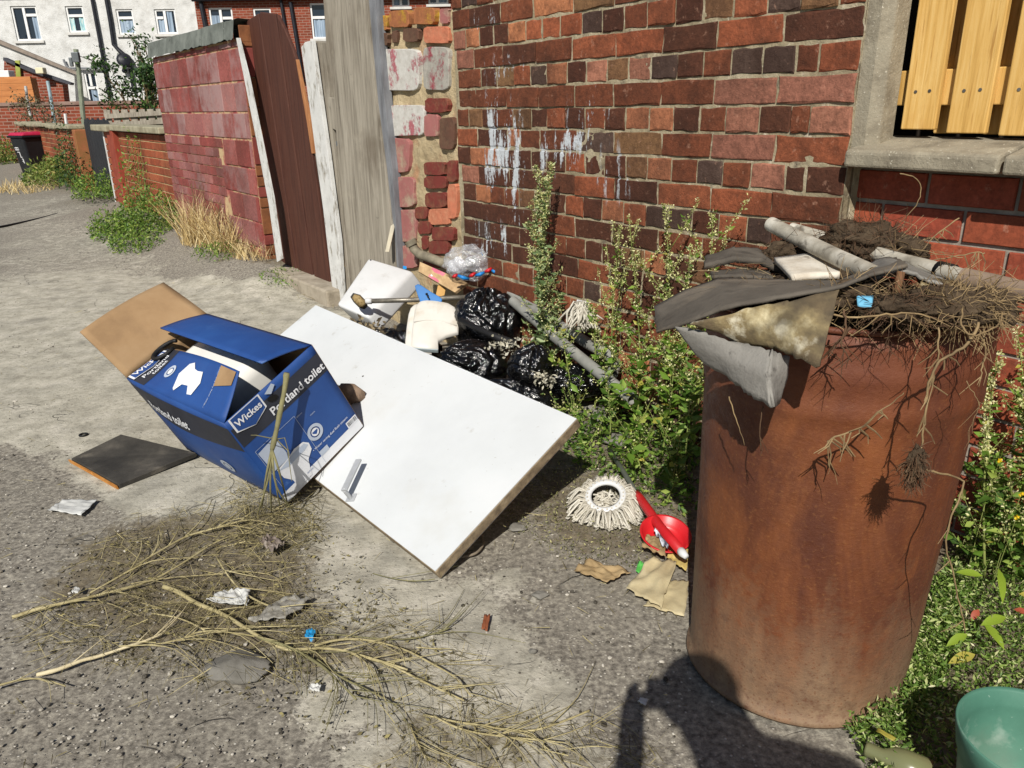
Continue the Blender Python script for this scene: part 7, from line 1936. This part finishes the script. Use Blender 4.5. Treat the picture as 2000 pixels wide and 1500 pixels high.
# ------------------------------------------------------------------ roots and soil clods on the drum
root_m = pm('pale_root', [(.3, '5f4e38'), (.55, '867150'), (.8, 'a58f6b')], scale=30, bump=.4)
root_d = pm('dark_root', [(.3, '3a2a1e'), (.6, '5d4632'), (.8, '7a6248')], scale=30, bump=.4)
def rootline(label, pts, r0, r1, mat=root_m, fork=0, seed=1):
    P = smooth_path([Y(*p) for p in pts], 4); n = len(P)
    t = thing('hanging_root', label, 'root', P[0], 'roots hanging over the drum')
    mb = MB(); P = [p + Vector((.003 * nz((i * .8, seed, 0), 1, 1), 0, .003 * nz((i * .8, seed, 4), 1, 1))) for i, p in enumerate(P)]
    mb.tube(P, [(r0 + (r1 - r0) * i / (n - 1)) * .5 for i in range(n)], 6); mb.build('root', mat, t, True)
    qq = random.Random(seed)
    for k_ in range(int(fork * 2.2)):
        i = qq.randrange(n // 3, n); L = qq.uniform(.015, .05); a = qq.uniform(-2.6, -.5); p = P[i]; d = Vector((math.cos(a), qq.uniform(-.3, .1), math.sin(a)))
        mb = MB(); mb.tube([p, p + d * L * .5 + Vector((.003, 0, 0)), p + d * L + Vector((qq.uniform(-.008, .008), 0, 0))], [r1 * .45, r1 * .35, r1 * .2], 4); mb.build('rootlet', mat, t)
    return t
RL = [
 ('long pale root running diagonally down to the hairy root lump', [(1912, 632, 1.12), (1890, 672, 1.09), (1850, 696, 1.09), (1828, 714, 1.085), (1812, 760, 1.085), (1806, 820, 1.085), (1800, 870, 1.085)], .005, .003, root_m, 5),
 ('thin straight root left of the diagonal one', [(1834, 640, 1.12), (1833, 680, 1.10), (1830, 715, 1.10)], .003, .002, root_m, 2),
 ('looped pale root curving under the drum rim at the right', [(1880, 600, 1.14), (1878, 635, 1.10), (1898, 654, 1.08), (1930, 646, 1.10), (1952, 630, 1.13), (1958, 608, 1.16)], .0032, .0025, root_m, 2),
 ('forked root hanging at the right side of the drum', [(1920, 630, 1.16), (1923, 660, 1.14), (1926, 690, 1.14), (1918, 715, 1.135), (1916, 740, 1.135)], .0035, .002, root_m, 4),
 ('long thin root with a knee hanging down the right edge of the drum', [(1800, 890, 1.08), (1808, 915, 1.08), (1840, 925, 1.09), (1876, 936, 1.11), (1882, 945, 1.11), (1872, 975, 1.10), (1856, 1020, 1.09), (1848, 1070, 1.09), (1862, 1120, 1.09), (1874, 1180, 1.09), (1885, 1235, 1.09)], .004, .0022, root_m, 3),
 ('dark root hanging from the left end of the soil rim', [(1648, 605, 1.16), (1652, 640, 1.15), (1644, 670, 1.15), (1652, 690, 1.145), (1664, 706, 1.145)], .0038, .0018, root_d, 3),
 ('horizontal pale root lying along the drum rim', [(1624, 616, 1.17), (1670, 620, 1.15), (1720, 616, 1.14), (1760, 612, 1.135), (1800, 614, 1.13), (1815, 622, 1.13)], .0035, .0025, root_m, 3),
 ('small twiggy root stuck to the drum front', [(1766, 766, 1.135), (1745, 785, 1.14), (1715, 805, 1.145), (1690, 830, 1.15), (1640, 850, 1.155), (1618, 862, 1.16)], .0015, .0038, root_m, 7),
 ('short root hanging straight from the small twiggy root', [(1618, 862, 1.16), (1616, 880, 1.162), (1620, 915, 1.165)], .003, .0015, root_m, 1),
 ('thin stick hanging below the grey felt on the left', [(1424, 775, 1.25), (1432, 800, 1.24), (1444, 835, 1.23), (1455, 870, 1.225)], .0028, .001, root_m, 0),
 ('thin dark stick hanging below the felt point', [(1490, 795, 1.18), (1484, 840, 1.18), (1486, 882, 1.18)], .0022, .0016, root_d, 1),
 ('curled root end beside the blue block', [(1660, 640, 1.16), (1640, 665, 1.17), (1615, 690, 1.19), (1600, 705, 1.2)], .005, .002, root_d, 2),
 ('bent dry stalk rising from the soil behind the pipes', [(1750, 445, 1.66), (1790, 400, 1.64), (1798, 372, 1.64), (1790, 350, 1.64), (1758, 338, 1.64)], .0015, .0028, root_m, 0),
 ('straw stalk pointing up right over the smooth bricks', [(1800, 490, 1.52), (1834, 455, 1.52), (1873, 425, 1.52)], .0022, .0028, root_m, 2),
 ('straw stalk lying low towards the right wall', [(1812, 508, 1.5), (1860, 502, 1.5), (1905, 494, 1.5), (1922, 495, 1.5)], .0022, .003, root_m, 3),
 ('thin straw crossing the lower stalk', [(1780, 486, 1.52), (1830, 496, 1.5), (1880, 504, 1.48)], .0014, .0018, root_m, 0),
 ('thin hair root on the right drum front', [(1888, 745, 1.12), (1905, 775, 1.12), (1912, 790, 1.12), (1900, 820, 1.12), (1890, 845, 1.12)], .0014, .0008, root_m, 3),
 ('fine hair root below the rim centre', [(1738, 632, 1.14), (1734, 660, 1.14), (1730, 672, 1.14), (1742, 690, 1.14)], .0012, .0008, root_d, 3),
]
for i, (lab, pts, r0, r1, mt, fk) in enumerate(RL): rootline(lab, pts, r0, r1, mt, fk, i + 2)
def clod(label, px, py, D, rad, seed, n=120, fib=.05):
    c = Y(px, py, D); t = thing('root_clod', label, 'root clod', c, 'soil clods full of roots on the drum')
    mb = MB()
    def f(s, u):
        th, ph = 2 * math.pi * s, math.pi * u
        d = Vector((math.sin(ph) * math.cos(th), math.sin(ph) * math.sin(th), -math.cos(ph))); v = 1 + .4 * nz(d, 1.6, seed) + .25 * nz(d, 4.2, seed + 1) + .12 * nz(d, 11, seed + 2)
        return c + Vector((d.x * rad[0] * v, d.y * rad[1] * v, d.z * rad[2] * v))
    mb.grid(f, 44, 28); mb.build('soil', soil_m, t, True)
    mb = MB()
    for i in range(n):
        d = Vector(rs.normal(size=3)).normalized(); p = c + Vector((d.x * rad[0], d.y * rad[1], d.z * rad[2])) * .95; L = fib * rs.uniform(.4, 1.5)
        e = (d + Vector(rs.normal(size=3)) * .9 + Vector((0, 0, -2.0 if seed == 15 else 0))).normalized(); p1 = p + e * L * .5; p2 = p1 + (e + Vector(rs.normal(size=3)) * .6 + Vector((0, 0, -.3))).normalized() * L * .5
        mb.tube([p, p1, p2], [.0007, .0006, .0004], 3, caps=False)
    f_ = mb.build('fibres', root_d if seed % 4 == 3 else root_m, t); f_['kind'] = 'stuff'; return t
clod('big dark root clod standing behind the white pipes on the drum', 1690, 472, 1.66, (.082, .06, .036), 3, 380, .05)
clod('smaller dark clod to the right of the big one behind the long pipe', 1772, 492, 1.60, (.045, .04, .03), 5, 70, .05)
clod('dark clod with roots at the back left of the drum top', 1545, 500, 1.70, (.055, .05, .035), 7, 120, .05)
clod('fibrous grey brown root mat along the right front rim of the drum', 1850, 600, 1.20, (.075, .05, .028), 9, 330, .05)
clod('root mat piece at the middle of the drum rim', 1765, 602, 1.19, (.05, .04, .02), 11, 180, .04)
clod('root mat overhanging the rim at the far right', 1925, 598, 1.25, (.045, .05, .026), 13, 180, .05)
clod('hairy dark root lump hanging in front of the drum', 1788, 908, 1.075, (.013, .012, .030), 15, 260, .022)
clod('small crumbly clod left of the blue block', 1660, 575, 1.25, (.035, .03, .02), 17, 90, .04)
lb = LB(); n = 900
a = rs.uniform(0, 6.28, n); r_ = .262 * np.sqrt(rs.uniform(.35, 1.05, n)); P = np.stack([drum_c1.x + r_ * np.cos(a), drum_c1.y + r_ * np.sin(a), .862 + rs.rand(n) * .035], 1)
D = rv(n); D[:, 2] *= .3; lb.blades(P, D, rv(n), rs.uniform(.02, .08, n), rs.uniform(.0008, .002, n), rs.uniform(0, .6, n))
o = lb.build('root_straw', leafmat('root_straw_fibre', [(0, '3d3022'), (.5, '6d5a40'), (.85, '94805c'), (1, 'b8a680')], .1, .9)); o['kind'] = 'stuff'; o['label'] = 'loose root fibres and straw spread over the drum top'
lb = LB(); n = 500; u = rs.uniform(-.42, 1.6, n)
q_ = np.array([tuple(wl(x, .0, rs.uniform(.0, .28))) for x in u]); P = q_ + np.array([[0, 0, .01]]) * rs.rand(n, 1); L = rs.uniform(.01, .03, n)
lb.leaves(P, rv(n) * np.array([[1, 1, .3]]), rv(n), L, L * .5); o = lb.build('wall_foot_litter', dryr); o['kind'] = 'stuff'; o['label'] = 'dead leaves and dirt along the foot of the brick wall'
# ================================================================== the photographer whose shadow falls on the drum
per = thing('person', 'person in a dark top and jeans holding up a phone behind the viewpoint', 'person', Vector((.16, -.42, 0)))
J = {'pel': ((.16, -.43, .86), .125), 'sp': ((.17, -.41, 1.0), .11), 'ch': ((.17, -.37, 1.16), .125), 'up': ((.15, -.345, 1.27), .10), 'nk': ((.085, -.32, 1.335), .052), 'hd0': ((.045, -.30, 1.39), .07), 'hd1': ((.03, -.295, 1.46), .08), 'hd2': ((.028, -.30, 1.525), .058)}
edges = [('pel', 'sp'), ('sp', 'ch'), ('ch', 'up'), ('up', 'nk'), ('nk', 'hd0'), ('hd0', 'hd1'), ('hd1', 'hd2')]
J['nose'] = ((.035, -.205, 1.44), .016); edges.append(('hd1', 'nose'))
for s, sh, el, wr2, ha in ((1, (.31, -.34, 1.27), (.355, -.22, 1.03), (.185, -.085, 1.16), (.15, -.05, 1.20)), (-1, (.03, -.38, 1.25), (-.10, -.24, 1.02), (-.055, -.085, 1.16), (-.045, -.05, 1.20))):
    J[f'sh{s}'] = (sh, .062); J[f'el{s}'] = (el, .042); J[f'wr{s}'] = (wr2, .028); J[f'ha{s}'] = (ha, .032)
    edges += [('up', f'sh{s}'), (f'sh{s}', f'el{s}'), (f'el{s}', f'wr{s}'), (f'wr{s}', f'ha{s}')]
    x0 = ha[0]; inn = -1 if s == 1 else 1
    for fi in range(4):
        zb = ha[2] + .022 - .017 * fi
        J[f'f{s}{fi}a'] = ((x0 + .012 * s, -.024, zb + .012), .0095); J[f'f{s}{fi}b'] = ((x0 + .0 * s + inn * .012, -.002 - .004, zb + .016), .0085)
        edges += [(f'ha{s}', f'f{s}{fi}a'), (f'f{s}{fi}a', f'f{s}{fi}b')]
    J[f't{s}a'] = ((x0 + inn * .01, -.05, ha[2] + .035), .011); J[f't{s}b'] = ((x0 + inn * .035, -.036, ha[2] + .045), .009); edges += [(f'ha{s}', f't{s}a'), (f't{s}a', f't{s}b')]
    hx = .16 + .085 * s
    J[f'hip{s}'] = ((hx, -.43, .82), .095); J[f'kn{s}'] = ((hx + .012 * s, -.40, .46), .06); J[f'an{s}'] = ((hx + .015 * s, -.44, .09), .042); J[f'hl{s}'] = ((hx + .015 * s, -.46, .04), .036); J[f'to{s}'] = ((hx + .025 * s, -.27, .035), .036)
    edges += [('pel', f'hip{s}'), (f'hip{s}', f'kn{s}'), (f'kn{s}', f'an{s}'), (f'an{s}', f'hl{s}'), (f'an{s}', f'to{s}')]
names = list(J); ix = {n_: i for i, n_ in enumerate(names)}
me = bpy.data.meshes.new('body'); o0 = wpos(per)
me.from_pydata([tuple(Vector(J[n_][0]) - o0) for n_ in names], [(ix[a], ix[b]) for a, b in edges], [])
k = NT('clothed_person')
sp3 = k.n('ShaderNodeSeparateXYZ'); k.l(k.pos(), sp3.inputs[0])
zc = k.ramp(k.mr(sp3.outputs[2], 0, 2), [(0, H('2a2622')), (.045, H('2a3448')), (.44, H('252a30')), (.675, H('b07f66'))])
for n_ in k.t.nodes:
    if n_.type == 'VALTORGB': n_.color_ramp.interpolation = 'CONSTANT'
hand = k.math('MULTIPLY', k.math('GREATER_THAN', sp3.outputs[1], -.09), k.math('GREATER_THAN', sp3.outputs[2], .9))
pers_m = k.done(k.mix(hand, zc, H('b07f66')), .75, None, .2)
body = fin(me, 'body', pers_m, per, True)
md = body.modifiers.new('skin', 'SKIN'); md.use_smooth_shade = True
for i, n_ in enumerate(names):
    sv = me.skin_vertices[0].data[i]; r = J[n_][1]; sv.radius = (r, r); sv.use_root = (n_ == 'pel')
    if n_ in ('pel', 'sp', 'ch', 'up'): sv.radius = (r * 1.2, r * .8)
sb2 = body.modifiers.new('sub', 'SUBSURF'); sb2.levels = sb2.render_levels = 2
mb = MB()
hc = Vector((.03, -.305, 1.472))
mb.grid(lambda s, t: hc + Vector((math.cos(2 * math.pi * s) * math.sin(t * 1.9) * .086, math.sin(2 * math.pi * s) * math.sin(t * 1.9) * .094 - .012, math.cos(t * 1.9) * .088)) * (1 + .04 * nz((s * 9, t * 6, 0), 1, 3)), 30, 12)
mb.build('hair', pm('dark_hair', [(.3, '1d1713'), (.7, '33281f')], scale=40, bump=.5), per, True)
ph = MB(); Mp = cam.matrix_world
pc = [Mp @ Vector((x, y, z)) for x, y, z in ((-.02, -.045, .012), (.128, -.045, .012), (.128, .027, .012), (-.02, .027, .012), (-.02, -.045, .02), (.128, -.045, .02), (.128, .027, .02), (-.02, .027, .02))]
ph.hexa(pc)
tag(ph.build('phone', black_rub, bevel=.004), 'dark phone held up in both hands at the viewpoint', 'phone')
